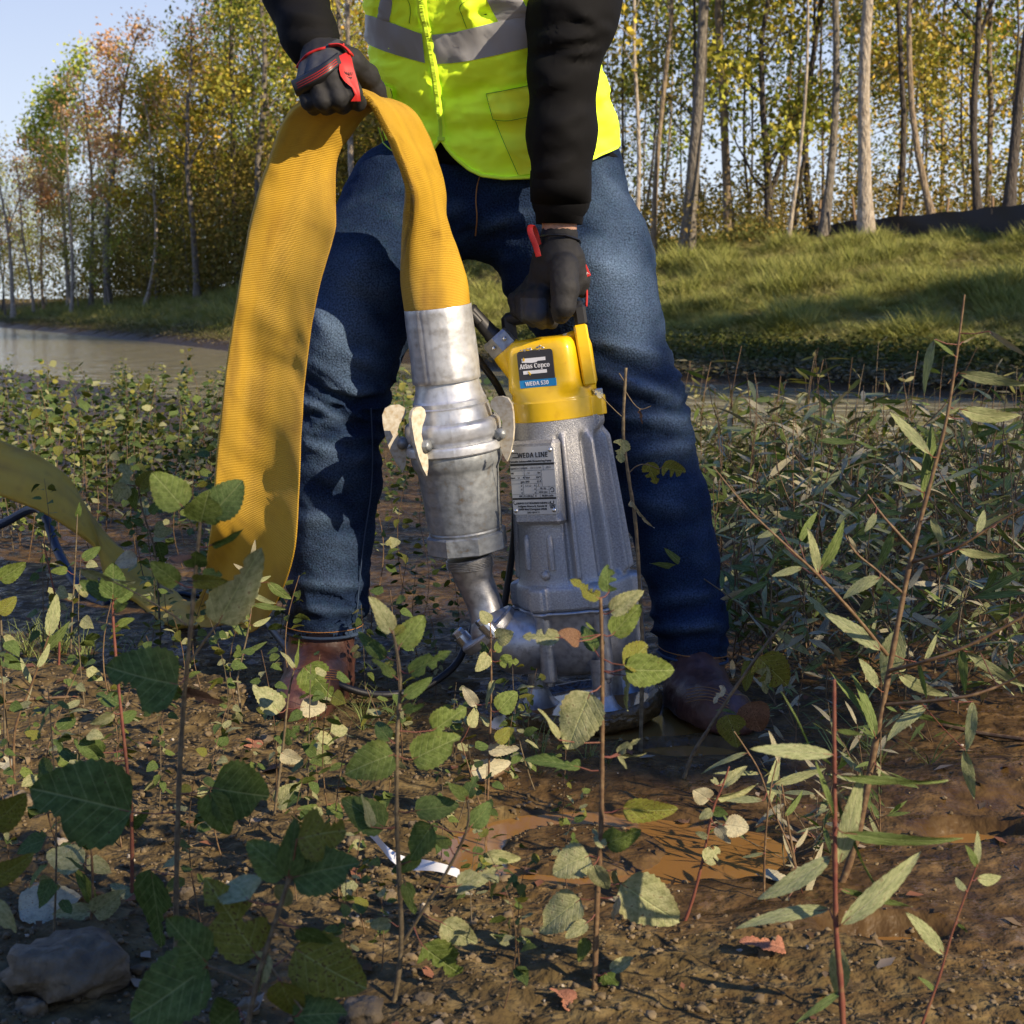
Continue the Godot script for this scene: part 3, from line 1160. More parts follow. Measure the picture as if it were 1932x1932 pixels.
func make_trees() -> void:
	# the trees one can tell apart, right of the worker
	tree("thick pale straight trunk rising bare behind the black silt fence", 1632, 25.5, 11.5, 0.115, "bark_pale", "green", 1500, {"from": 0.55, "seed": 3, "limbs": 9})
	tree("dark forked trunk, left one of the thick trunks on the right bank", 1293, 27.5, 11.0, 0.125, "bark_grey", "gold", 2600, {"from": 0.5, "fork": 0.43, "lean": Vector3(0.03, 0, 0), "seed": 5})
	tree("straight grey trunk between the forked tree and the thick pale trunk", 1375, 29.0, 11.0, 0.085, "bark_tan", "olive", 2600, {"seed": 8, "from": 0.45})
	tree("tall straight grey pole trunk just left of the thick pale trunk", 1550, 27.0, 12.0, 0.075, "bark_grey", "olive", 1800, {"seed": 9, "from": 0.5})
	tree("slim pale sapling trunk standing in front of the grey poles", 1482, 26.0, 8.0, 0.035, "bark_pale", "gold", 500, {"seed": 10, "from": 0.6, "lean": Vector3(0.02, 0, 0)})
	tree("dark slender trunk close behind the tall grey pole", 1533, 30.0, 10.0, 0.065, "bark_dark", "olive", 2600, {"seed": 11})
	tree("dark slim trunk right of the thick pale trunk", 1693, 28.0, 9.5, 0.06, "bark_dark", "olive", 2800, {"seed": 12})
	tree("pale trunk leaning left above the silt fence", 1762, 25.5, 9.0, 0.06, "bark_tan", "gold", 1800, {"seed": 13, "lean": Vector3(-0.10, 0, 0), "from": 0.4})
	tree("dark trunk with thin side limbs near the right edge", 1842, 26.0, 10.0, 0.065, "bark_dark", "olive", 3000, {"seed": 14, "fork": 0.3})
	tree("dark trunk nearest the right edge of the wood", 1896, 25.0, 11.0, 0.09, "bark_dark", "gold", 3200, {"seed": 15, "from": 0.3})
	tree("slim pale trunk beside the vest's right flank", 1192, 27.0, 9.0, 0.045, "bark_pale", "gold", 1500, {"seed": 16, "lean": Vector3(0.03, 0, 0)})
	tree("slim tan trunk right of the vest with a crooked top", 1232, 28.0, 9.5, 0.055, "bark_tan", "olive", 2200, {"seed": 17})
	tree("crooked dark low trunk spreading behind the slim pale sapling", 1448, 28.5, 6.0, 0.08, "bark_dark", "olive", 2400, {"seed": 18, "fork": 0.12, "from": 0.15})
	# left of the worker, across the creek
	tree("tall rust and orange tree, highest crown against the left sky", 205, 52.0, 8.7, 0.13, "bark_grey", "rust", 4200, {"seed": 21, "lean": Vector3(0.14, 0, 0), "from": 0.35, "reach": 0.22, "size": 0.075, "low": 0.42})
	tree("green and yellow tree with a domed crown at the left of the wood", 130, 58.0, 8.4, 0.10, "bark_pale", "green", 4200, {"seed": 22, "from": 0.45, "reach": 0.26, "size": 0.10, "low": 0.5})
	tree("pale slim trunk with fine bare branches at the left of the wood", 133, 52.0, 6.6, 0.07, "bark_pale", "rust", 700, {"seed": 23, "from": 0.5, "reach": 0.3, "size": 0.06})
	tree("pale leaning bare trunk at the far left edge", 24, 56.0, 6.0, 0.09, "bark_pale", "dim", 500, {"seed": 24, "lean": Vector3(-0.10, 0, 0), "fork": 0.5, "from": 0.5})
	tree("thin pale leaning trunk right of the far left one", 63, 56.0, 5.6, 0.06, "bark_pale", "rust", 900, {"seed": 25, "lean": Vector3(-0.08, 0, 0)})
	tree("slim grey trunk with rusty leaves left of the pale bare one", 82, 58.0, 6.6, 0.06, "bark_tan", "rust", 2600, {"seed": 26, "size": 0.08})
	tree("grey trunk between the pale slim one and the rust tree", 172, 54.0, 7.4, 0.09, "bark_grey", "rust", 1500, {"seed": 27, "from": 0.5, "size": 0.07})
	tree("pale straight trunk standing in the middle of the left wood", 272, 47.0, 7.0, 0.07, "bark_pale", "olive", 1600, {"seed": 28})
	tree("dark trunk right of the rust tree with a golden crown", 298, 48.0, 6.6, 0.085, "bark_dark", "gold", 4000, {"seed": 29, "reach": 0.28, "size": 0.085})
	tree("tall grey forked trunk with bare twigs left of the hose", 372, 43.0, 7.6, 0.10, "bark_grey", "rust", 700, {"seed": 30, "fork": 0.45, "from": 0.5, "size": 0.06})
	tree("golden leaved tree filling the wood left of the hose", 400, 46.0, 6.4, 0.09, "bark_grey", "gold", 5200, {"seed": 31, "reach": 0.3, "size": 0.09})
	tree("tall olive tree above the gloved hand on the hose", 500, 40.0, 11.0, 0.10, "bark_grey", "olive", 5200, {"seed": 32, "reach": 0.26, "size": 0.08, "from": 0.3})
	tree("tall dim green pine rising behind the raised sleeve", 455, 44.0, 12.0, 0.09, "bark_dark", "pine", 4200, {"seed": 33, "reach": 0.2, "size": 0.07, "from": 0.4})
	tree("pale trunk seen between the hose loop and the vest", 675, 31.0, 10.5, 0.075, "bark_pale", "olive", 3000, {"seed": 34, "from": 0.4})
	tree("grey trunk seen inside the top of the hose loop", 617, 33.0, 9.5, 0.08, "bark_grey", "gold", 3200, {"seed": 35})
	# the rest of the wood: nothing tells these apart
	var lab := "slender autumn tree standing among others in the wood behind the far bank"
	var grp := "trees of the wood behind the far bank"
	var protos := []
	var pals := ["olive", "gold", "dim", "olive", "green", "gold", "dim", "pine"]
	for k in 8:
		var spots := []
		rng.seed = 400 + k
		var hgt := rng.randf_range(8.0, 10.5)
		var l := limbs(400 + k, hgt, rng.randf_range(0.03, 0.065), Vector3(rng.randfn() * 0.05, 0, rng.randfn() * 0.03), 0.14, 16, 0.24, 0.0, spots)
		var t := Node3D.new()
		t.name = "wood_tree"
		part("trunk", wood_mesh(l, true), M[["bark_grey", "bark_tan", "bark_dark", "bark_grey", "bark_pale", "bark_dark", "bark_tan", "bark_dark"][k]], t)
		part("crown", crown_mesh(400 + k, spots, pals[k], 2000, 0.24, 0.062, 0.8), M.leafy, t)
		tag(t, lab, "tree", grp)
		protos.append(t)
	rng.seed = 99
	var places := []
	for k in 34:   # right
		var d := rng.randf_range(28.5, 44.0)
		places.append([1130 + 880.0 * (k + rng.randf()) / 34.0, d, 0.8 + 0.4 * rng.randf()])
	for k in 60:   # left and behind the worker
		var u := -70 + 800.0 * (k + rng.randf()) / 52.0
		if k >= 52:
			u = rng.randf_range(740, 1080)
		var d := lerpf(69.0, 33.0, pow(clampf(u / 950.0, 0, 1), 0.85)) + rng.randf_range(1.0, 16.0 if k < 52 else 5.0)
		var tall := lerpf(0.50, 1.1, smoothstep(330, 470, u)) * rng.randf_range(0.85, 1.15) * d / lerpf(58.0, 38.0, clampf(u / 950.0, 0, 1))
		if k >= 52:
			tall *= 0.7
		places.append([u, d, tall])
	for q in places:
		var kind := rng.randi() % 8
		var c: Node3D = protos[kind].duplicate()
		var zone := "at the far left edge" if q[0] < 120 else "left of the hose" if q[0] < 330 else "behind the hose loop" if q[0] < 560 else "behind the worker" if q[0] < 1150 else "between the vest and the forked tree" if q[0] < 1290 else "between the forked tree and the thick pale trunk" if q[0] < 1630 else "right of the thick pale trunk"
		c.set_meta("label", "%s tree in the wood %s" % [["olive leaved grey", "golden leaved tan", "dim leaved dark", "slim olive leaved grey", "green leaved pale", "golden leaved dark", "dim leaved tan", "dark green"][kind], zone])
		c.name = numbered("wood_tree")
		add_child(c)
		var p := P(q[0], 560, q[1])
		p.y = gh(p.x, p.z) - 0.05
		c.position = p
		c.rotation.y = rng.randf() * TAU
		c.scale = Vector3.ONE * q[2]
	for t in protos:
		t.free()
	# trees past the right of the picture; near three added, boughs shaped to shade
	for q in SHADE:
		var root := Vector3(q[0], gh(q[0], q[1]) - 0.05, q[1])
		var c := thing("unseen_shade_tree", q[5], "tree", root)
		var spots := []
		var l := limbs(q[4], q[2], q[3], Vector3.ZERO, 0.80 if q[6].size() else 0.4, 9, 0.2, 0.0, spots, 0.15)
		var cr := crown_mesh(q[4], spots, "olive", q[7], 0.3, 0.085, 0.0)
		for w in q[6]:
			var p: Vector3 = AX * w[0] + UPX * w[1] + SUN * w[2] - root
			var st: Vector3 = Vector3(0, minf(p.y * 0.85, q[2] * 0.8), 0)
			l.append([[st, st.lerp(p, 0.4) + Vector3(0, 0.2, 0), st.lerp(p, 0.75) + Vector3(0, 0.12, 0), p, p + (p - st) * 0.1], [0.05, 0.035, 0.022, 0.012, 0.004]])
			for k in int(w[4]):
				leaf_quad(cr, p + AX * rng.randfn() * w[3] * 0.55 + UPX * rng.randfn() * w[3] * w[5] * 0.55 + SUN * rng.randfn() * 0.3, rng.randf_range(0.045, 0.085), PAL.olive[rng.randi() % 4] * rng.randf_range(0.9, 1.5))
		cr.normals()
		part("trunk", wood_mesh(l), M.bark_grey, c)
		part("crown", cr, M.leafy, c)
	# brush between the trunks
	var b := B.new()
	rng.seed = 71
	for k in 70:
		leaf_quad(b, Vector3(rng.randfn() * 0.45, absf(rng.randfn()) * 0.55, rng.randfn() * 0.45), rng.randf_range(0.035, 0.075), Color(1, 1, 1) * rng.randf_range(0.6, 1.4))
	var xf := []
	var co := []
	while xf.size() < 2600:
		var u := rng.randf_range(-60, 2000)
		var lef := u < 1000
		var d := (lerpf(70.0, 33.0, pow(clampf(u / 950.0, 0, 1), 0.85)) if lef else 28.0) + rng.randf_range(-1.0, 14.0)
		var p := P(u, 560, d)
		if past_far(p.x, p.z) < 7.0:
			continue
		p.y = gh(p.x, p.z) + (pow(rng.randf(), 1.4) * (4.2 if lef else 0.8))
		if not lef and rng.randf() < 0.82:
			continue
		xf.append(Transform3D(Basis(Vector3.UP, rng.randf() * TAU).scaled(Vector3.ONE * rng.randf_range(0.6, 1.3) * (1.2 if lef else 0.7)), p))
		co.append(Color(0.15, 0.15, 0.035).lerp(Color(0.34, 0.24, 0.07), rng.randf()))
	scatter("undergrowth", "dense brush and saplings growing between the trunks of the wood", "undergrowth", b.mesh(), M.leafy, xf, co)

# axes across the sunlight, level and upward
const AX := Vector3(0.645, 0, -0.764)
const UPX := Vector3(-0.359, 0.883, -0.303)
# where, height, trunk, seed, label, boughs [across, up, along the light, spread, leaves, flatness], loose leaves
const SHADE := [
	[9.0, 2.0, 11.5, 0.13, 701, "unseen olive tree past the right edge, added with a low bough shading the pump", [[2.46, 1.02, 9.0, 0.36, 640, 0.8], [2.26, 0.72, 9.2, 0.26, 360, 0.5]], 900],
	[6.2, 4.7, 11.5, 0.12, 702, "unseen olive leaved tree nearest the camera, added to shade the foreground plants", [[0.84, 0.70, 9.0, 0.26, 420, 0.7], [0.60, 0.92, 9.3, 0.30, 380, 0.8], [0.92, 0.36, 9.0, 0.20, 150, 0.5]], 900],
	[9.8, -1.2, 11.5, 0.13, 703, "tall unseen olive leaved tree past the right edge, added to dapple the thicket", [[3.5, 0.9, 9.5, 0.5, 260, 0.5], [3.3, 1.75, 9.5, 0.6, 420, 0.6], [4.2, 1.3, 9.5, 0.7, 300, 0.5], [3.9, 2.2, 9.0, 0.5, 320, 0.4]], 900],
	[12.5, -6.4, 9.0, 0.14, 704, "olive leaved tree on the far bank past the right edge", [], 3600],
	[10.6, -8.5, 9.0, 0.13, 706, "leafy tree at the foot of the far bank past the right edge", [], 5200],
	[12.7, -9.3, 9.5, 0.13, 708, "leafy tree half way up the far bank past the right edge", [], 5200],
	[15.0, -10.8, 9.5, 0.13, 709, "leafy tree near the silt fence past the right edge", [], 5200],
]
# ---------------------------------------------------------------- pump
func text_mesh(words: String, cap: float, bold := false, slant := false, serif := false) -> TextMesh:
	var t := TextMesh.new()
	var f := SystemFont.new()
	f.font_names = PackedStringArray(["Droid Serif" if serif else "Droid Sans"])
	f.font_weight = 700 if bold else 400
	f.font_italic = slant
	t.font = f
	t.text = words
	t.font_size = 48
	t.pixel_size = cap / (0.72 * 48.0)
	t.depth = 0.0004
	t.curve_step = 2.0
	return t

func put_text(called: String, words: String, x: float, y: float, cap: float, material: Material, parent: Node3D, frame: Transform3D, bold := false, slant := false, serif := false, squeeze := 1.0, align := HORIZONTAL_ALIGNMENT_CENTER) -> void:
	var m := text_mesh(words, cap, bold, slant, serif)
	m.horizontal_alignment = align
	part(called, m, material, parent, frame * Transform3D(Basis.from_scale(Vector3(squeeze, 1, 1)), Vector3(x, y, 0.0009)))

func flat(called: String, pts: Array, z: float, material: Material, parent: Node3D, frame: Transform3D) -> void:
	var b := B.new()
	var q := PackedVector2Array()
	for p in pts:
		q.append(p)
	b.slab(q, 0.0004, frame * Transform3D(Basis(), Vector3(0, 0, z)))
	part(called, b, material, parent)

func rect(x0: float, y0: float, x1: float, y1: float) -> Array:
	return [Vector2(x0, y0), Vector2(x1, y0), Vector2(x1, y1), Vector2(x0, y1)]

func round_rect(x0: float, y0: float, x1: float, y1: float, r: float, corners := [1, 1, 1, 1]) -> Array:
	var out := []
	var c := [Vector2(x0 + r, y0 + r), Vector2(x1 - r, y0 + r), Vector2(x1 - r, y1 - r), Vector2(x0 + r, y1 - r)]
	var k := [Vector2(x0, y0), Vector2(x1, y0), Vector2(x1, y1), Vector2(x0, y1)]
	for i in 4:
		if not corners[i]:
			out.append(k[i])
			continue
		for s in 6:
			var a := PI + i * PI / 2 + s / 5.0 * PI / 2
			out.append(c[i] + Vector2(cos(a), sin(a)) * r)
	return out

# a turned shape whose radius may swell: mod(angle, y)
func turned(prof: Array, seg: int, mod: Callable) -> B:
	var b := B.new()
	for i in prof.size():
		for k in seg + 1:
			var a := TAU * k / seg
			var r: float = prof[i].x + mod.call(a, prof[i].y)
			b.add(Vector3(r * sin(a), prof[i].y, r * cos(a)), Vector2(float(k) / seg, prof[i].y))
	for i in prof.size() - 1:
		for k in seg:
			var a := i * (seg + 1) + k
			b.quad(a, a + seg + 1, a + seg + 2, a + 1)
	b.normals()
	for i in prof.size():   # close the seam
		var s := i * (seg + 1)
		var n := (b.n[s] + b.n[s + seg]).normalized()
		b.n[s] = n
		b.n[s + seg] = n
	return b

func facing(deg: float, y: float, r: float, tip := 0.0) -> Transform3D:   # a frame on the side of a turned shape, z outwards
	var bs := Basis(Vector3.UP, deg_to_rad(deg)) * Basis(Vector3.RIGHT, deg_to_rad(-tip))
	return Transform3D(bs, Basis(Vector3.UP, deg_to_rad(deg)) * Vector3(0, y, r))

func hex(b: B, t: Transform3D, r: float, h: float, ch := 0.15) -> void:
	var rings := []
	for q in [[0.0, 1.0], [h * 0.82, 1.0], [h, 1.0 - ch]]:
		var ring := []
		for k in 6:
			var a := TAU * k / 6
			ring.append(t * Vector3(cos(a) * r * q[1], q[0], sin(a) * r * q[1]))
		rings.append(ring)
	for i in 2:
		for k in 6:
			b.face([rings[i][k], rings[i + 1][k], rings[i + 1][(k + 1) % 6], rings[i][(k + 1) % 6]])
	var top: Array = rings[2].duplicate()
	b.face(top)

const PUMP_D := 2.85
const PUMP_TILT := 0.1134
var pump_frame: Transform3D

func make_pump() -> void:
	var at := P(1114, 1330, PUMP_D)
	at.y = -0.012
	var t := thing("submersible_pump", "yellow topped grey metal dewatering pump standing tilted in the mud", "pump", at)
	t.rotation = Vector3(0, 0, PUMP_TILT)
	pump_frame = t.transform
	# foot plate: a dish crusted with mud
	var b := turned([Vector2(0.02, 0.0), Vector2(0.118, 0.0), Vector2(0.132, 0.006), Vector2(0.137, 0.018), Vector2(0.136, 0.036), Vector2(0.131, 0.043), Vector2(0.124, 0.042), Vector2(0.117, 0.034), Vector2(0.10, 0.029), Vector2(0.05, 0.028), Vector2(0.001, 0.028)], 72, func(a, y): return 0.0016 * sin(a * 11.0 + y * 90.0) + 0.0012 * sin(a * 23.0))
	part("foot_plate", b, M.mud_crust, t)
	for deg in [-104.0, 15.0, 134.0]:
		var c := B.new()
		var p := Basis(Vector3.UP, deg_to_rad(deg)) * Vector3(0, 0, 0.094)
		c.lathe([Vector2(0.042, 0.030), Vector2(0.036, 0.034), Vector2(0.026, 0.046), Vector2(0.020, 0.062), Vector2(0.0185, 0.066), Vector2(0.0, 0.066)], 28, Transform3D(Basis(), p))
		part("foot_cone", c, M.smooth_cast, t)
		c = B.new()
		c.lathe([Vector2(0.0165, 0.064), Vector2(0.0165, 0.112), Vector2(0.018, 0.135)], 24, Transform3D(Basis(), p))
		part("leg", c, M.smooth_cast, t)
	b = B.new()
	b.lathe([Vector2(0.120, 0.0322), Vector2(0.03, 0.0322)], 40)
	part("water_in_dish", b, M.puddle, t)
	# volute bowl with its bolt bosses
	var bosses := [-40.0, 20.0, 80.0, 140.0, 200.0, 260.0]
	b = turned([Vector2(0.01, 0.094), Vector2(0.05, 0.096), Vector2(0.075, 0.102), Vector2(0.090, 0.114), Vector2(0.099, 0.134), Vector2(0.1025, 0.16), Vector2(0.103, 0.19), Vector2(0.104, 0.218), Vector2(0.108, 0.220), Vector2(0.1085, 0.2255), Vector2(0.100, 0.2262)], 96, func(a, y): return lobes(a, bosses, 0.012, 9.0) if y > 0.216 else 0.0)
	var vol := part("volute", b, M.smooth_cast, t)
	for deg in bosses:
		var c := B.new()
		var p := Basis(Vector3.UP, deg_to_rad(deg)) * Vector3(0, 0, 0.103)
		c.lathe([Vector2(0.0, 0.098), Vector2(0.0125, 0.098), Vector2(0.0145, 0.102), Vector2(0.0155, 0.219)], 18, Transform3D(Basis(), p))
		part("bolt_boss", c, M.smooth_cast, vol)
		c = B.new()
		hex(c, Transform3D(Basis(Vector3.RIGHT, PI), p + Vector3(0, 0.0985, 0)), 0.0085, 0.010)
		part("bolt", c, M.steel, vol)
	# outlet, with its flat face and flange
	b = nets([[Vector3(-0.01, 0.165, 0.02), Vector3(-0.115, 0.165, 0.035), 0.072, 0.052], [Vector3(-0.115, 0.165, 0.035), Vector3(-0.155, 0.190, 0.030), 0.052, 0.046]], 0.02, 0.006)
	part("outlet", b, M.smooth_cast, vol)
	var fl := Transform3D(Basis(Vector3.BACK, 0.62), Vector3(-0.168, 0.196, 0.03))
	b = B.new()
	b.lathe([Vector2(0.0, -0.012), Vector2(0.058, -0.012), Vector2(0.060, -0.009), Vector2(0.060, 0.003), Vector2(0.057, 0.006), Vector2(0.0, 0.006)], 30, fl)
	part("outlet_flange", b, M.smooth_cast, vol)
	for s in [-1.0, 1.0]:
		b = B.new()
		b.lathe([Vector2(0.0, -0.006), Vector2(0.0145, -0.006), Vector2(0.0145, 0.022), Vector2(0.0, 0.022)], 16, fl * Transform3D(Basis(), Vector3(-0.050 if s < 0 else 0.01, 0, 0.04 * s + 0.012)))
		hex(b, fl * Transform3D(Basis(), Vector3(-0.050 if s < 0 else 0.01, 0.022, 0.04 * s + 0.012)), 0.0125, 0.011)
		part("flange_bolt", b, M.steel, vol)
	# lower flange of the motor
	b = turned([Vector2(0.085, 0.2265), Vector2(0.104, 0.2265), Vector2(0.1075, 0.2285), Vector2(0.109, 0.233), Vector2(0.1085, 0.262), Vector2(0.1065, 0.268), Vector2(0.103, 0.2715), Vector2(0.093, 0.275)], 144, func(a, y): return lobes(a, bosses, 0.012, 10.0) * clampf((0.275 - y) / 0.006, 0, 1))
	part("flange", b, M.cast, t)
	# the motor: long ribs and channels
	var prof := []
	for i in 61:
		var y := lerpf(0.268, 0.566, i / 60.0)
		var r := lerpf(0.0995, 0.0795, smoothstep(0.0, 1.0, i / 60.0) * 0.4 + 0.6 * i / 60.0)
		r += 0.006 * exp(-(y - 0.268) / 0.008)
		prof.append(Vector2(r, y))
	b = turned(prof, 360, motor_ribs)
	part("motor_housing", b, M.cast, t)
	# the pad that carries the plate
	var pad := facing(-35.0, 0.452, 0.0, 4.2)
	pad.origin += pad.basis.z * 0.082
	b = B.new()
	b.box(pad, Vector3(0.098, 0.150, 0.030), 0.006)
	part("plate_pad", b, M.cast, t)
	for q in [[-56.0, 0.302, 0.364], [-24.0, 0.302, 0.364]]:
		b = B.new()
		var p0 := facing(q[0], q[1], 0.0985).origin
		var p1 := facing(q[0], q[2], 0.0945).origin
		b.tube([p0, p0.lerp(p1, 0.5), p1.lerp(p0, 0.1), p1], [0.0065, 0.0065, 0.006, 0.002], 12, true)
		part("short_rib", b, M.cast, t)
	b = B.new()
	var knob := facing(-32.0, 0.292, 0.100)
	b.ball(knob.origin, Vector3.ONE * 0.009, 12, 8)
	part("knob", b, M.cast, t)
	name_plate(t, pad * Transform3D(Basis(), Vector3(0.0, 0.004, 0.0152)))
	# the yellow cap
	var squar := func(a: float, y: float) -> float:
		var k := smoothstep(0.606, 0.626, y) * (1.0 - smoothstep(0.690, 0.712, y) * 0.3)
		var w := a + deg_to_rad(24.0)
		var n := pow(absf(cos(w)), 7.0) + pow(absf(sin(w)), 7.0)
		var ear := 0.0
		if y < 0.5985:
			ear = lobes(a, [62.0, 242.0], 0.016, 8.0)
		return k * (0.0655 * pow(n, -1.0 / 7.0) - 0.0705) + ear
	b = turned([Vector2(0.07, 0.5635), Vector2(0.0795, 0.5635), Vector2(0.0805, 0.565), Vector2(0.0803, 0.5965), Vector2(0.0790, 0.5984), Vector2(0.0780, 0.600), Vector2(0.0772, 0.603), Vector2(0.0760, 0.612), Vector2(0.0735, 0.622), Vector2(0.0715, 0.632), Vector2(0.0705, 0.645), Vector2(0.0695, 0.67), Vector2(0.0685, 0.688), Vector2(0.0665, 0.698), Vector2(0.062, 0.7055), Vector2(0.054, 0.709), Vector2(0.03, 0.7105), Vector2(0.0005, 0.711)], 192, squar)
	var cap := part("cap", b, M.yellow, t)
	b = B.new()
	var ea := facing(62.0, 0.599, 0.0855)
	b.lathe([Vector2(0.0105, 0.0), Vector2(0.0105, 0.002), Vector2(0.0, 0.002)], 18, Transform3D(Basis(), ea.origin))
	hex(b, Transform3D(Basis(), ea.origin + Vector3(0, 0.002, 0)), 0.0095, 0.009)
	part("cap_bolt", b, M.steel, cap)
	# chips where the paint is knocked off the upper edge
	b = B.new()
	rng.seed = 5
	for k in 26:
		var x := rng.randf_range(-0.030, 0.018)
		if x > -0.008 and x < 0.004:
			continue
		var f := facing(-24.0, 0.6935 + rng.randfn() * 0.0022, 0.0655)
		b.ball(f * Vector3(x, 0, 0.0007), Vector3(rng.randf_range(0.001, 0.003), rng.randf_range(0.0008, 0.0016), 0.0009), 6, 4)
	part("paint_chips", b, M.smooth_cast, cap)
	# cable gland
	var gl := Basis(Vector3.BACK, 0.62)
	var go := Vector3(-0.068, 0.680, -0.012)
	b = B.new()
	b.lathe([Vector2(0.034, -0.050), Vector2(0.031, -0.01), Vector2(0.029, 0.014), Vector2(0.0275, 0.020), Vector2(0.0, 0.020)], 30, Transform3D(gl, go))
	part("gland_boss", b, M.yellow, cap)
	b = B.new()
	hex(b, Transform3D(gl * Basis(Vector3.UP, 0.35), go + gl * Vector3(0, 0.0205, 0)), 0.029, 0.030, 0.1)
	part("gland_nut", b, M.smooth_cast, cap)
	b = B.new()
	b.lathe([Vector2(0.016, 0.048), Vector2(0.0165, 0.056), Vector2(0.0145, 0.060), Vector2(0.0130, 0.108), Vector2(0.0145, 0.112), Vector2(0.0125, 0.118), Vector2(0.0, 0.119)], 20, Transform3D(gl, go))
	part("cable_sleeve", b, M.rubber, cap)
	for q in [[0.012, 0.030], [-0.014, 0.026]]:
		b = B.new()
		b.ball(go + gl * Vector3(q[0], 0.035, 0.0262), Vector3(0.004, 0.004, 0.003), 8, 6)
		part("screw", b, M.steel, cap)
	# handle: a yellow post, a black one and a bar between
	b = B.new()
	var post := PackedVector2Array([Vector2(0.043, 0.603), Vector2(0.062, 0.612), Vector2(0.0735, 0.655), Vector2(0.0745, 0.722), Vector2(0.0735, 0.725), Vector2(0.0520, 0.725), Vector2(0.0505, 0.722), Vector2(0.050, 0.655)])
	var pm := B.new()
	pm.box(Transform3D(Basis(Vector3.BACK, 0.06), Vector3(0.060, 0.672, 0.046)), Vector3(0.0235, 0.108, 0.030), 0.003)
	pm.box(Transform3D(Basis(Vector3.BACK, 0.22) * Basis(Vector3.UP, 0.3), Vector3(0.046, 0.690, 0.030)), Vector3(0.030, 0.052, 0.030), 0.004)
	part("handle_post", pm, M.yellow, cap)
	b.box(Transform3D(Basis(Vector3.BACK, 0.04), Vector3(0.059, 0.742, 0.044)), Vector3(0.022, 0.038, 0.028), 0.005)
	part("grip_end", b, M.rubber, cap)
	b = B.new()
	b.box(Transform3D(Basis(), Vector3(-0.068, 0.727, -0.030)), Vector3(0.026, 0.060, 0.026), 0.006)
	part("grip_end", b, M.rubber, cap)
	b = B.new()
	b.box(Transform3D(Basis(), Vector3(-0.066, 0.697, -0.030)), Vector3(0.032, 0.022, 0.030), 0.004)
	part("handle_post", b, M.yellow, cap)
	b = B.new()
	b.tube([Vector3(-0.070, 0.748, -0.030), Vector3(0.0, 0.752, 0.006), Vector3(0.062, 0.755, 0.044)], [0.0125, 0.0135, 0.0125], 16)
	part("handle_bar", b, M.rubber, cap)
	cap_label(cap, facing(-24.0, 0.657, 0.0672, 1.2))

func lobes(a: float, at: Array, h: float, wide: float) -> float:
	var s := 0.0
	for d in at:
		var e := absf(wrapf(rad_to_deg(a) - d, -180, 180)) / wide
		s = maxf(s, h * (1.0 - smoothstep(0.65, 1.15, e)))
	return s

func motor_ribs(a: float, y: float) -> float:
	var deg := wrapf(rad_to_deg(a), -180, 180)
	var t := smoothstep(0.276, 0.284, y) * (1.0 - smoothstep(0.520, 0.545, y))
	var s := 0.0
	# broad shallow channels with a raised rib at each side
	for q in [[3.0, 3.4, 0.010], [37.0, 4.0, 0.0115], [62.0, 4.0, 0.011], [82.0, 4.5, 0.011], [108.0, 4.5, 0.008], [140.0, 4.5, 0.008], [172.0, 4.5, 0.008], [-90.0, 6.0, 0.008], [-118.0, 4.5, 0.008], [-150.0, 4.5, 0.008]]:
		var e: float = absf(wrapf(deg - q[0], -180, 180)) / q[1]
		s = maxf(s, q[2] * (1.0 - smoothstep(0.45, 1.2, e)))
	for q in [[-4.5, 4.0, 0.007], [28.0, 5.0, 0.008], [52.0, 5.0, 0.008], [73.0, 3.5, 0.006]]:
		var e: float = absf(wrapf(deg - q[0], -180, 180)) / q[1]
		s -= q[2] * (1.0 - smoothstep(0.3, 1.1, e)) * smoothstep(0.0, 0.3, t)
	# bolt columns at the top right
	var top := smoothstep(0.53, 0.555, y)
	s = s * t + lobes(a, [62.0, 242.0, 152.0, -28.0 - 90.0], 0.010, 9.0) * top
	return s

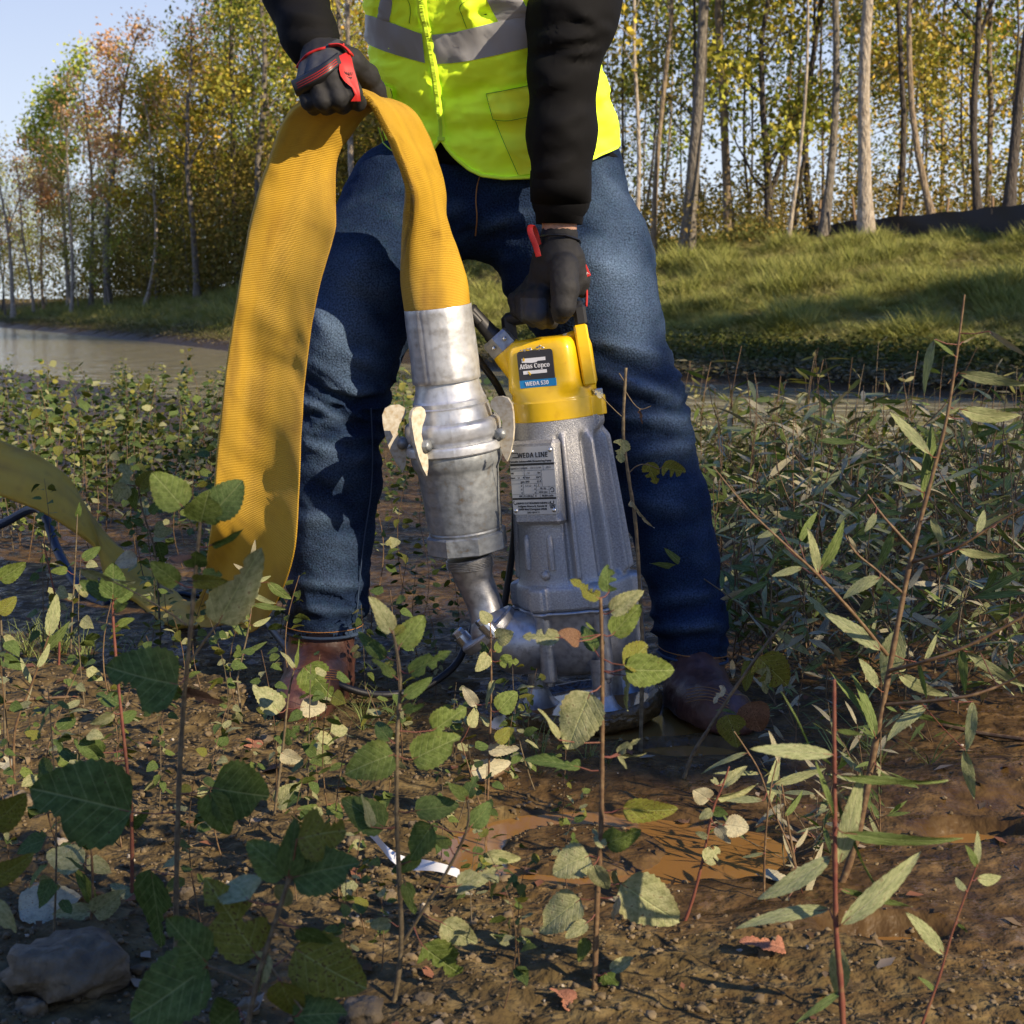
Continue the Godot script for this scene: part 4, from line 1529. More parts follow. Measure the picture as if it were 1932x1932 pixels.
func name_plate(pump: Node3D, f: Transform3D) -> void:
	var b := B.new()
	var q := PackedVector2Array()
	for p in round_rect(-0.0475, -0.060, 0.0475, 0.060, 0.005):
		q.append(p)
	b.slab(q, 0.0016, f * Transform3D(Basis(), Vector3(0, 0, 0.0004)))
	var pl := part("name_plate", b, M.plate, pump)
	f = f * Transform3D(Basis(), Vector3(0, 0, 0.0007))
	for s in [[-0.041, 0.053], [0.041, 0.053], [-0.041, -0.053], [0.041, -0.053]]:
		b = B.new()
		b.ball(f * Vector3(s[0], s[1], 0.0016), Vector3(0.004, 0.004, 0.003), 12, 8)
		part("rivet", b, M.steel, pl)
	var ink := B.new()
	for r in [[-0.0470, 0.0270, 0.0470, 0.0310], [-0.0470, -0.0335, 0.0470, -0.0300], [-0.041, 0.0490, -0.029, 0.0505], [-0.041, 0.0410, -0.029, 0.0430]]:
		ink.slab(PackedVector2Array(rect(r[0], r[1], r[2], r[3])), 0.0004, f * Transform3D(Basis(), Vector3(0, 0, 0.0006)))
	for y in [0.0180, 0.0095, 0.0020, -0.0050]:
		ink.slab(PackedVector2Array(rect(-0.0465, y, 0.019 if y < 0.017 else 0.0465, y + 0.0004)), 0.0004, f * Transform3D(Basis(), Vector3(0, 0, 0.0006)))
	for r in [[-0.018, 0.0020, -0.0176, 0.027], [0.0235, 0.018, 0.0239, 0.027], [0.019, -0.010, 0.0194, 0.018], [-0.022, -0.0240, -0.0216, -0.005], [0.006, -0.0240, 0.0064, -0.005], [0.006, -0.0110, 0.0465, -0.0106], [0.006, -0.0170, 0.033, -0.0166], [0.033, -0.0240, 0.0334, -0.0106], [-0.0465, -0.0240, 0.0465, -0.0236], [-0.0245, -0.0300, -0.0241, -0.0240], [-0.001, -0.0300, -0.0006, -0.0240], [0.013, -0.0300, 0.0134, -0.0240]]:
		ink.slab(PackedVector2Array(rect(r[0], r[1], r[2], r[3])), 0.0004, f * Transform3D(Basis(), Vector3(0, 0, 0.0006)))
	# round arrows in the lower corners and the round mark
	for c in [[0.0375, -0.0385, 0.0042, 0.0026, -0.4, 4.2], [-0.042, -0.0385, 0.0040, 0.0026, -1.0, 3.6], [0.0395, -0.0172, 0.0046, 0.0030, 0.7, 5.6]]:
		for k in 14:
			var a0 := float(PI + c[4] + c[5] * k / 14.0)
			var a1 := float(PI + c[4] + c[5] * (k + 1) / 14.0)
			var o := Vector2(c[0], c[1])
			ink.slab(PackedVector2Array([o + Vector2(cos(a0), sin(a0)) * c[3], o + Vector2(cos(a0), sin(a0)) * c[2], o + Vector2(cos(a1), sin(a1)) * c[2], o + Vector2(cos(a1), sin(a1)) * c[3]]), 0.0004, f * Transform3D(Basis(), Vector3(0, 0, 0.0006)))
	part("print_rules", ink, M.ink, pl)
	for w in [["WEDA LINE", 0.003, 0.0452, 0.0088, true, M.ink, 1.0], ["Portable Submersible Dewatering Pump", -0.003, 0.0345, 0.0034, true, M.ink, 0.98], ["Type", -0.0435, 0.0225, 0.0030, false, M.ink, 0.8], ["WEDA S30N", -0.029, 0.0225, 0.0033, false, M.ink_grey, 0.85], ["S/N", -0.014, 0.0225, 0.0036, false, M.ink, 0.9], ["ESF115748", 0.008, 0.0228, 0.0036, false, M.ink_grey, 0.95], ["2019", 0.035, 0.0228, 0.0036, false, M.ink_grey, 1.0], ["P/N", -0.044, 0.0138, 0.0030, false, M.ink, 0.8], ["55", -0.008, 0.0138, 0.0036, false, M.ink_grey, 1.0], ["lbs", 0.014, 0.0138, 0.0036, false, M.ink, 0.9], ["Hmax", -0.043, 0.0058, 0.0028, false, M.ink, 0.8], ["51", -0.030, 0.0058, 0.0033, false, M.ink_grey, 1.0], ["ft", -0.020, 0.0058, 0.0033, false, M.ink, 0.9], ["Tmax", -0.011, 0.0058, 0.0033, false, M.ink, 0.9], ["104°F", 0.012, 0.0058, 0.0033, false, M.ink, 0.9], ["gpm", -0.0225, -0.0016, 0.0033, false, M.ink, 0.9], ["IP68", -0.012, -0.0016, 0.0033, false, M.ink, 0.9], ["65 ft", 0.013, -0.0016, 0.0033, false, M.ink, 0.9], ["V", -0.0255, -0.0088, 0.0033, false, M.ink, 1.0], ["V", -0.0255, -0.0152, 0.0033, false, M.ink, 1.0], ["V", -0.0255, -0.0216, 0.0033, false, M.ink, 1.0], ["5.5-5.0", -0.011, -0.0088, 0.0033, false, M.ink_grey, 0.9], ["A", 0.003, -0.0088, 0.0033, false, M.ink, 1.0], ["A", 0.003, -0.0152, 0.0033, false, M.ink, 1.0], ["A", 0.003, -0.0216, 0.0033, false, M.ink, 1.0], ["3 ~", 0.0125, -0.0080, 0.0033, false, M.ink, 1.0], ["60  Hz", 0.0205, -0.0140, 0.0035, false, M.ink, 0.95], ["3450 rpm", 0.0198, -0.0206, 0.0035, false, M.ink, 0.9], ["kW", -0.029, -0.0272, 0.0032, false, M.ink, 0.9], ["P2 4.00 hp", -0.0125, -0.0272, 0.0032, false, M.ink, 0.85], ["IC", 0.0045, -0.0272, 0.0032, false, M.ink, 0.9], ["NEMA code", 0.029, -0.0272, 0.0036, false, M.ink, 0.95], ["GRUPOS ELECTRÓGENOS EUROPA S.A.", -0.002, -0.0400, 0.0031, true, M.ink, 0.86], ["Polígono Pitarco II, Parcela 20", -0.005, -0.0455, 0.0029, true, M.ink, 0.9], ["50450 Muel (Zaragoza) SPAIN", -0.005, -0.0508, 0.0029, true, M.ink, 0.92], ["3081 6014 51", -0.004, -0.0565, 0.0024, false, M.ink, 0.95], ["START", 0.0380, -0.0445, 0.0023, true, M.ink, 0.95], ["KICK", 0.0380, -0.0482, 0.0023, true, M.ink, 0.95]]:
		put_text("lettering", w[0], w[1], w[2], w[3], w[5], pl, f, w[4], false, false, w[6])

func cap_label(cap: Node3D, f: Transform3D) -> void:
	var b := B.new()
	var q := PackedVector2Array()
	for p in round_rect(-0.0355, -0.018, 0.0330, 0.0335, 0.006, [0, 0, 1, 1]):
		q.append(p)
	b.slab(q, 0.0012, f)
	var lb := part("label", b, M.label_dark, cap)
	b = B.new()
	b.slab(PackedVector2Array(rect(-0.0355, -0.0315, 0.0345, -0.0180)), 0.0012, f)
	part("blue_strip", b, M.label_blue, lb)
	f = f * Transform3D(Basis(), Vector3(0, 0, 0.0004))
	flat("bar", rect(-0.0270, 0.0145, 0.0185, 0.0205), 0.0006, M.label_white, lb, f)
	flat("bar", rect(-0.0265, -0.0075, 0.0190, -0.0015), 0.0006, M.label_white, lb, f)
	put_text("lettering", "Atlas Copco", -0.0035, 0.0065, 0.0085, M.label_white, lb, f, true, true, true, 0.84)
	put_text("lettering", "WEDA S30", -0.002, -0.0246, 0.0072, M.label_white, lb, f, true, false, false, 0.95)
	# torn spots
	flat("tear", [Vector2(-0.027, 0.0135), Vector2(-0.018, 0.0128), Vector2(-0.008, 0.0118), Vector2(0.001, 0.0125), Vector2(0.004, 0.0148), Vector2(-0.027, 0.0148)], 0.0008, M.label_white, lb, f)
	flat("tear", [Vector2(-0.0255, 0.0165), Vector2(-0.022, 0.0155), Vector2(-0.0205, 0.0195), Vector2(-0.0235, 0.0225)], 0.0011, M.yellow, lb, f)
	flat("tear", [Vector2(-0.0175, -0.0035), Vector2(-0.0135, -0.0105), Vector2(-0.0115, -0.0075), Vector2(-0.0155, -0.0025)], 0.0011, M.yellow, lb, f)

# ---------------------------------------------------------------- hose coupling
func make_coupling() -> void:
	var base := P(884, 1041, 2.83)
	var topp := P(826, 580, 2.80)
	var up := (topp - base).normalized()
	var t := thing("hose_coupling", "galvanised quick coupling joining the yellow hose to the pump outlet", "coupling", base)
	var right := up.cross(Vector3.BACK).normalized()
	t.basis = Basis(right, up, right.cross(up))
	var L := (topp - base).length()
	var s := L / 460.0
	# heights below are in units of the 460 from bottom to top
	var y := func(v: float) -> float: return v * s
	var pr := func(list: Array) -> Array:
		var o := []
		for q in list:
			o.append(Vector2(q[1] * s * 0.985, q[0] * s))
		return o
	var b := B.new()
	b.lathe(pr.call([[4, 40], [4, 66], [38, 68], [41, 69.5], [44, 70.5], [47, 69], [52, 71], [100, 73], [150, 76.5], [160, 77.5], [166, 81], [172, 84.5], [180, 86], [190, 86], [195, 84]]), 60, Transform3D())
	var low := part("lower_half", b, M.grey_coat, t)
	b = B.new()
	hex_ring(b, 74.0 * s, 5.0 * s, 40.0 * s)
	part("nut_ring", b, M.grey_coat, low)
	b = B.new()
	b.lathe(pr.call([[193, 80], [194, 91], [197, 94], [208, 94.5], [212, 92], [213, 82]]), 60)
	part("clamp_ring", b, M.zinc, t)
	b = B.new()
	b.lathe(pr.call([[212, 82], [217, 84], [220, 88], [227, 90.5], [238, 91], [247, 90], [252, 87], [255, 80]]), 60)
	part("bead_ring", b, M.zinc, t)
	b = B.new()
	b.lathe(pr.call([[250, 78], [258, 76], [270, 74], [277, 72], [280, 72.5], [282, 70], [290, 69.5], [292, 67.5], [296, 66], [304, 63.5], [314, 61.3], [322, 60.2], [330, 59.6]]), 60)
	part("bell", b, M.zinc, t)
	# crimped ferrule, dented a little
	var dents := func(a: float, yy: float) -> float: return -1.6 * s * exp(-pow((wrapf(a, -PI, PI) + 0.52) / 0.05, 2)) - 1.1 * s * exp(-pow((wrapf(a, -PI, PI) + 0.34) / 0.03, 2)) + 0.8 * s * sin(a * 2.0 + 1.0) + 0.5 * s * sin(a * 3 + yy * 60.0) + 0.8 * s * exp(-pow((wrapf(a, -PI, PI) - 0.24) / 0.05, 2))
	var full := [Vector2(60.0 * s, 326.0 * s)]
	for i in 16:
		full.append(Vector2((63.8 - 1.2 * i / 15.0) * s, lerpf(326.0, 461.0, i / 15.0) * s))
	full.append(Vector2(60.8 * s, 461.5 * s))
	full.append(Vector2(59.0 * s, 445.0 * s))
	b = turned(full, 90, dents)
	part("ferrule", b, M.zinc, t)
	# pipe down to the outlet of the pump
	var q0 := t.transform.affine_inverse() * (pump_frame * Vector3(-0.165, 0.197, 0.03))
	b = B.new()
	var c := [Vector3(0, -8 * s, 0), Vector3(2 * s, -30 * s, 0), Vector3(5 * s, -56 * s, -1 * s), Vector3(16 * s, -82 * s, -2 * s).lerp(q0, 0.35), q0]
	b.tube(spline(c, 6), [43 * s, 43 * s, 43 * s, 42.6 * s, 42 * s, 41 * s, 40 * s, 39.5 * s, 39 * s, 38.5 * s, 38 * s, 37 * s, 36 * s, 35 * s, 34.5 * s, 34 * s, 33.5 * s, 33 * s, 33 * s, 33 * s, 33 * s, 33 * s, 33 * s, 33 * s, 33 * s], 36)
	part("elbow_pipe", b, M.smooth_cast, t)
	b = B.new()
	for k in 5:
		b.lathe(pr.call([[-13.0 - k * 3.2, 43], [-14.0 - k * 3.2, 45.4], [-15.4 - k * 3.2, 45.4], [-16.2 - k * 3.2, 43]]), 40)
	part("pipe_thread", b, M.smooth_cast, t)
	# hook levers: front left pair, and one behind at the right
	for h in [[-33.0, 1.0], [-82.0, 1.0], [66.0, 0.95], [150.0, 1.0]]:
		b = B.new()
		var o := PackedVector2Array()
		for p in [[-2, -58], [6, -40], [9, -20], [7, 2], [0, 18], [-2, 34], [4, 50], [14, 62], [20, 72], [18, 84], [8, 92], [-8, 93], [-20, 88], [-27, 74], [-28, 54], [-26, 20], [-20, -12], [-12, -38]]:
			o.append(Vector2(-p[0] * s * 0.95 * h[1], p[1] * s * 0.84 * h[1]))
		var bs := Basis(Vector3.UP, deg_to_rad(h[0])) * Basis(Vector3.UP, -PI / 2)
		b.slab(o, 6.5 * s, Transform3D(bs, Basis(Vector3.UP, deg_to_rad(h[0])) * Vector3(0, 216 * s, 101 * s)))
		var claw := part("claw", b, M.claw, t)
		b = B.new()
		b.tube([Basis(Vector3.UP, deg_to_rad(h[0])) * Vector3(-10 * s, 222 * s, 97 * s), Basis(Vector3.UP, deg_to_rad(h[0])) * Vector3(12 * s, 222 * s, 97 * s)], [11 * s, 11 * s], 14)
		part("pivot", b, M.grey_coat, claw)

func hex_ring(b: B, r: float, y0: float, y1: float) -> void:
	for k in 8:
		var a0 := TAU * k / 8 + 0.3
		var a1 := TAU * (k + 1) / 8 + 0.3
		var p := Vector3(sin(a0) * r, 0, cos(a0) * r) * 1.05
		var q := Vector3(sin(a1) * r, 0, cos(a1) * r) * 1.05
		var u := Vector3.UP
		b.face([p + u * (y0 + 0.002), q + u * (y0 + 0.002), q + u * (y1 - 0.003), p + u * (y1 - 0.003)])
		b.face([p + u * (y1 - 0.003), q + u * (y1 - 0.003), q * 0.94 + u * y1, p * 0.94 + u * y1])
		b.face([p * 0.94 + u * y1, q * 0.94 + u * y1, q * 0.6 + u * y1, p * 0.6 + u * y1])
		b.face([p * 0.97 + u * y0, q * 0.97 + u * y0, q + u * (y0 + 0.002), p + u * (y0 + 0.002)])
		b.face([p * 0.5 + u * y0, q * 0.5 + u * y0, q * 0.97 + u * y0, p * 0.97 + u * y0])

# ---------------------------------------------------------------- hose and cables
const HOSE := [
	[-80, 795, 4.35, -80, 900, 4.2, 0.010], [0, 830, 4.25, 0, 935, 4.12, 0.010], [70, 858, 4.2, 90, 972, 4.05, 0.010], [128, 900, 4.15, 148, 1008, 4.0, 0.011],
	[163, 955, 4.08, 184, 1040, 3.97, 0.012], [212, 1018, 4.0, 196, 1085, 3.93, 0.012], [262, 1066, 3.98, 226, 1122, 3.86, 0.012], [308, 1108, 3.94, 258, 1146, 3.82, 0.012],
	[352, 1138, 3.72, 312, 1176, 3.60, 0.012], [382, 1128, 3.28, 404, 1182, 3.22, 0.012], [386, 1090, 2.98, 468, 1152, 3.0, 0.012],
	[390, 1042, 2.84, 526, 1084, 2.86, 0.011], [400, 985, 2.76, 543, 1012, 2.80, 0.010], [408, 900, 2.73, 547, 902, 2.77, 0.010], [418, 780, 2.72, 551, 780, 2.76, 0.010],
	[433, 660, 2.71, 558, 662, 2.75, 0.010], [453, 540, 2.69, 573, 542, 2.73, 0.010], [480, 405, 2.67, 597, 415, 2.72, 0.010], [512, 288, 2.65, 632, 305, 2.70, 0.010],
	[541, 218, 2.63, 668, 248, 2.69, 0.010], [582, 182, 2.61, 704, 214, 2.70, 0.010], [640, 164, 2.61, 742, 203, 2.72, 0.010], [692, 182, 2.62, 785, 236, 2.74, 0.010],
	[736, 250, 2.64, 812, 296, 2.76, 0.011], [768, 332, 2.67, 827, 352, 2.78, 0.013], [776, 392, 2.70, 831, 408, 2.79, 0.020], [764, 455, 2.74, 856, 460, 2.80, 0.030], [755, 520, 2.78, 880, 520, 2.80, 0.046], [761, 576, 2.80, 887, 572, 2.80, 0.058], [766, 600, 2.80, 889, 596, 2.80, 0.058],
]

func make_hose() -> void:
	var st := []
	var a := []
	var c := []
	var th := []
	for q in HOSE:
		a.append(P(q[0], q[1], q[2]))
		c.append(P(q[3], q[4], q[5]))
		th.append(q[6])
	# keep the far end on the ground
	for i in range(0, 11):
		var m: Vector3 = (a[i] + c[i]) / 2
		var low := minf(a[i].y, c[i].y)
		var fl := gh(m.x, m.z) + 0.008
		if low < fl:
			a[i].y += fl - low
			c[i].y += fl - low
	a = spline(a, 9)
	c = spline(c, 9)
	th = spline(th, 9)
	var b := B.new()
	var seg := 36
	var run := 0.0
	var dirt := noise(91, 3.0, 4)
	var ripple := noise(92, 7.0, 3)
	for i in a.size():
		var mid: Vector3 = (a[i] + c[i]) / 2
		var w: Vector3 = (c[i] - a[i]) / 2
		var j := mini(i + 1, a.size() - 1)
		var k0 := maxi(i - 1, 0)
		var tan: Vector3 = ((a[j] + c[j]) - (a[k0] + c[k0])).normalized()
		var nrm := w.cross(tan).normalized()
		var half := w.length()
		if i > 0:
			run += ((a[i] + c[i]) / 2 - (a[i - 1] + c[i - 1]) / 2).length()
		var front := smoothstep(-3.1, -2.85, mid.z) * smoothstep(1.02, 0.9, mid.y) * (1.0 if i < 170 else 0.0)
		var flatness := clampf((0.045 - th[i]) / 0.03, 0, 1)
		for k in seg + 1:
			var g := TAU * k / seg
			var cx := cos(g)
			var sx := sin(g)
			# flat hose: a thin slab with rounded edges; near the coupling it fills out to a circle
			var e := lerpf(1.0, 0.45, flatness)
			var px_ := signf(cx) * pow(absf(cx), lerpf(1.0, 0.75, flatness))
			var py_ := signf(sx) * pow(absf(sx), e)
			var p := mid + w.normalized() * px_ * half + nrm * py_ * float(th[i])
			p += nrm * flatness * (0.008 * ripple.get_noise_2d(run * 0.9, cx * 0.10) + 0.004 * sin(cx * 2.2 + run * 3.0))
			var brk := -0.25 + 0.42 * ripple.get_noise_2d(run * 0.55, 8.0)
			var bow: float = front * flatness * 0.092 * pow(maxf(0.0, (cx - brk) / (1.0 - brk)), 1.15)
			bow -= front * flatness * 0.012 * maxf(0.0, brk - cx)
			p += nrm * (1.0 if nrm.z > 0 else -1.0) * bow
			p += nrm * signf(sx) * flatness * 0.0004 * (pow(maxf(0.0, cos(cx * 15.0)), 8.0))
			var d := 0.5 + 0.5 * dirt.get_noise_3d(run * 1.2, cx * 0.35, sx * 0.1 + 5.0)
			var d2 := 0.5 + 0.5 * dirt.get_noise_3d(run * 9.0, cx * 1.4, 30.0)
			var col := Color(1, 1, 1).lerp(Color(0.50, 0.44, 0.40), clampf(smoothstep(0.48, 0.80, d) * 0.65 + smoothstep(0.55, 0.85, d2) * 0.4, 0, 0.8))
			if cos(cx * 9.0) > 0.992 and absf(cx) < 0.9:
				col = col * 0.82
			b.add(p, Vector2(cx * 6.0 * (1 if sx > 0 else -1), run * 42.0), col)
	for i in a.size() - 1:
		for k in seg:
			var q := i * (seg + 1) + k
			b.quad(q, q + seg + 1, q + seg + 2, q + 1)
	M.hose.heightmap_enabled = true
	M.hose.heightmap_texture = M.hose_bump
	M.hose.heightmap_scale = 0.10
	M.hose.uv1_scale = Vector3(1, 1, 1)
	var o := part("hose", b, M.hose)
	tag(o, "wide flat yellow discharge hose looping from the ground over the glove into the coupling", "hose")

func ground_line(list: Array, r: float, lift := 0.0) -> Array:
	var out := []
	for q in list:
		var p: Vector3
		if q.size() == 2:
			p = G(q[0], q[1])
			p.y += r * 0.7 + lift
		else:
			p = P(q[0], q[1], q[2])
		out.append(p)
	return spline(out, 8)

func make_cables() -> void:
	var o := thing("power_cable", "black power cable bent at the pump's gland and trailing past the left boot", "cable")
	var pts := []
	for q in [Vector3(-0.118, 0.748, 0.018), Vector3(-0.133, 0.768, 0.018), Vector3(-0.147, 0.775, 0.016), Vector3(-0.155, 0.762, 0.012), Vector3(-0.150, 0.725, 0.004), Vector3(-0.128, 0.68, -0.02), Vector3(-0.098, 0.62, -0.06), Vector3(-0.085, 0.54, -0.11), Vector3(-0.10, 0.36, -0.14), Vector3(-0.14, 0.20, -0.12), Vector3(-0.17, 0.12, -0.06)]:
		pts.append(pump_frame * q)
	for q in [[905, 1165, 2.97], [880, 1215, 2.93], [856, 1258, 2.9], [800, 1298, 2.86], [742, 1310, 2.83], [690, 1308, 2.82], [640, 1292, 2.81], [598, 1272, 2.82], [560, 1245, 2.90], [530, 1210, 3.05], [505, 1180, 3.3]]:
		pts.append(P(q[0], q[1], q[2]))
	for q in [[480, 1165], [430, 1140], [360, 1128], [260, 1130], [190, 1112]]:
		var g := G(q[0], q[1])
		g.y += 0.006
		pts.append(g)
	var line := spline(pts, 7)
	var rr := []
	for i in line.size():
		rr.append(0.0068)
		var f := gh(line[i].x, line[i].z) + 0.004
		if line[i].y < f:
			line[i].y = f
	var b := B.new()
	b.tube(line, rr, 10)
	part("sheath", b, M.rubber, o)
	var hump := []
	for q in [[-60, 1008, 4.4], [0, 990, 4.35], [50, 964, 4.3], [72, 960, 4.25], [86, 975, 4.2], [105, 1030, 4.12], [130, 1080, 4.02], [152, 1110, 3.95], [172, 1128, 3.9], [200, 1140, 3.85]]:
		hump.append(P(q[0], q[1], q[2]))
	line = spline(hump, 7)
	rr = []
	for i in line.size():
		rr.append(0.0125)
	b = B.new()
	b.tube(line, rr, 12)
	o = part("hose_line", b, M.cable_blue)
	tag(o, "dark blue rubber line humped up off the mud at the left edge", "cable")
# ---------------------------------------------------------------- the worker
func J(a: Array) -> Array:
	return [P(a[0], a[1], a[2]), a[3] * px(a[2])]

func chain(list: Array) -> Array:   # joints (u, v, depth, radius in pixels) to capsules
	var out := []
	for i in list.size() - 1:
		var p := J(list[i])
		var q := J(list[i + 1])
		out.append([p[0], q[0], p[1], q[1]])
	return out

func UV(p: Vector3) -> Vector2:   # the pixel (of 1932) where a place shows
	var r := p - Vector3(0, EYE, 0)
	var f := -r.z * cos(PITCH) - r.y * sin(PITCH)
	var y := r.y * cos(PITCH) - r.z * sin(PITCH)
	return Vector2(966.0 + r.x / f * F, 966.0 - y / f * F)

# raised or sunk folds along strokes [u0, v0, u1, v1, width, height in mm]; only on the side seen
func folds(b: B, strokes: Array, seed_: int, amp: float, fine: Vector3, facing := 0.1) -> PackedFloat32Array:
	var n := noise(seed_, 1.0, 3)
	var h := PackedFloat32Array()
	h.resize(b.v.size())
	for i in b.v.size():
		var p := b.v[i]
		var d := amp * n.get_noise_3d(p.x * fine.x, p.y * fine.y, p.z * fine.z)
		if b.n[i].z > -facing:
			var q := UV(p)
			var wgt := smoothstep(-facing, facing + 0.25, b.n[i].z)
			for s in strokes:
				var a := Vector2(s[0], s[1])
				var ab := Vector2(s[2], s[3]) - a
				var t := clampf((q - a).dot(ab) / ab.length_squared(), 0, 1)
				var e: float = (q - a - ab * t).length() / s[4]
				if e < 2.5:
					d += s[5] * 0.001 * exp(-e * e) * sin(PI * clampf(t * 0.8 + 0.1, 0, 1)) * wgt
		h[i] = d
	for i in b.v.size():
		b.v[i] += b.n[i] * h[i]
	b.normals()
	return h

func split(b: B, pick: Callable) -> Array:   # triangles into two meshes
	var out := [B.new(), B.new()]
	var maps := [{}, {}]
	for i in range(0, b.ix.size(), 3):
		var mid := (b.v[b.ix[i]] + b.v[b.ix[i + 1]] + b.v[b.ix[i + 2]]) / 3.0
		var nn := (b.n[b.ix[i]] + b.n[b.ix[i + 1]] + b.n[b.ix[i + 2]]).normalized()
		var k := 1 if pick.call(UV(mid), mid, nn) else 0
		for j in 3:
			var id := b.ix[i + j]
			if not maps[k].has(id):
				maps[k][id] = out[k].add(b.v[id], Vector2.ZERO, b.c[id])
				out[k].n.append(b.n[id])
			out[k].ix.append(maps[k][id])
	return out

# the vest's surface: angle round the torso and height in pixels
const VC := [[-220, 880, 235, 2.80], [-100, 893, 226, 2.86], [0, 905, 219, 2.91], [100, 913, 217, 2.97], [200, 938, 222, 3.02], [280, 951, 217, 3.05], [345, 955, 214, 3.07]]
var n_vest := noise(301, 1.0, 3)
func vest_row(v: float) -> Array:
	for i in VC.size() - 1:
		if v <= VC[i + 1][0] or i == VC.size() - 2:
			var t: float = (v - VC[i][0]) / (VC[i + 1][0] - VC[i][0])
			return [lerpf(VC[i][1], VC[i + 1][1], t), lerpf(VC[i][2], VC[i + 1][2], t), lerpf(VC[i][3], VC[i + 1][3], t)]
	return []

const VEST_FOLDS := [[700, 120, 830, 200, 22, 7], [720, 170, 850, 250, 16, -6], [850, 130, 1000, 110, 30, 5], [840, 190, 930, 160, 16, -6], [850, 240, 1000, 250, 14, -5], [860, 215, 1000, 215, 14, 5], [870, 280, 1000, 275, 16, 4], [870, 0, 900, 50, 12, 8], [880, 30, 960, 15, 12, -6], [720, 230, 830, 262, 12, 5], [930, 230, 990, 330, 10, 4], [1120, 160, 1160, 260, 16, 7], [1130, 200, 1165, 190, 10, -6]]

func vest_at(ang: float, v: float, off := 0.0) -> Vector3:
	var r := vest_row(v)
	var s := sin(ang)
	var c := cos(ang)
	var sx := signf(s) * pow(absf(s), 0.85)
	var cz := signf(c) * pow(absf(c), 0.72)
	var u: float = r[0] + r[1] * sx
	var d: float = r[2] - 0.135 * cz
	var lift := off + 0.006 * n_vest.get_noise_2d(u * 0.012, v * 0.02) + 0.003 * n_vest.get_noise_2d(u * 0.035, v * 0.05)
	if c > -0.1:
		for q in VEST_FOLDS:
			var a := Vector2(q[0], q[1])
			var ab := Vector2(q[2], q[3]) - a
			var w := Vector2(u, v) - a
			var t := clampf(w.dot(ab) / ab.length_squared(), 0, 1)
			var e: float = (w - ab * t).length() / q[4]
			if e < 2.5:
				lift += q[5] * 0.0018 * exp(-e * e) * sin(PI * clampf(t * 0.8 + 0.1, 0, 1))
	var edge := absf(s)
	return P(u + lift / px(d) * sx * edge, v, d - lift * cz)

func vest_front(u: float, v: float, off := 0.0) -> Vector3:
	var r := vest_row(v)
	var q := clampf((u - r[0]) / r[1], -0.999, 0.999)
	return vest_at(asin(signf(q) * pow(absf(q), 1.0 / 0.85)), v, off)

func hem_v(u: float) -> float:
	var k := [[680, 236], [700, 250], [730, 275], [770, 318], [800, 310], [818, 284], [828, 266], [836, 268], [846, 284], [862, 302], [885, 321], [910, 333], [950, 338], [1005, 336], [1060, 322], [1120, 299], [1170, 274]]
	for i in k.size() - 1:
		if u < k[i + 1][0] or i == k.size() - 2:
			return lerpf(k[i][1], k[i + 1][1], clampf((u - k[i][0]) / float(k[i + 1][0] - k[i][0]), 0, 1))
	return 300.0

# a strip of cloth on the vest between two edges [[u, v], ...]
func vest_strip(e0: Array, e1: Array, off: float, across := 4) -> B:
	var a := []
	var c := []
	for p in e0:
		a.append(Vector2(p[0], p[1]))
	for p in e1:
		c.append(Vector2(p[0], p[1]))
	a = spline(a, 8)
	c = spline(c, 8)
	var b := B.new()
	for i in a.size():
		for k in across + 1:
			var t := float(k) / across
			var q: Vector2 = a[i].lerp(c[i], t)
			b.add(vest_front(q.x, q.y, off * (0.55 if k == 0 or k == across else 1.0)))
	for i in a.size() - 1:
		for k in across:
			var s := i * (across + 1) + k
			b.quad(s, s + across + 1, s + across + 2, s + 1)
	return b

func vest_tube(pts: Array, off: float, r: float) -> B:
	var a := []
	for p in pts:
		a.append(Vector2(p[0], p[1]))
	a = spline(a, 6)
	var l := []
	var rr := []
	for q in a:
		l.append(vest_front(q.x, q.y, off))
		rr.append(r)
	var b := B.new()
	b.tube(l, rr, 6)
	return b

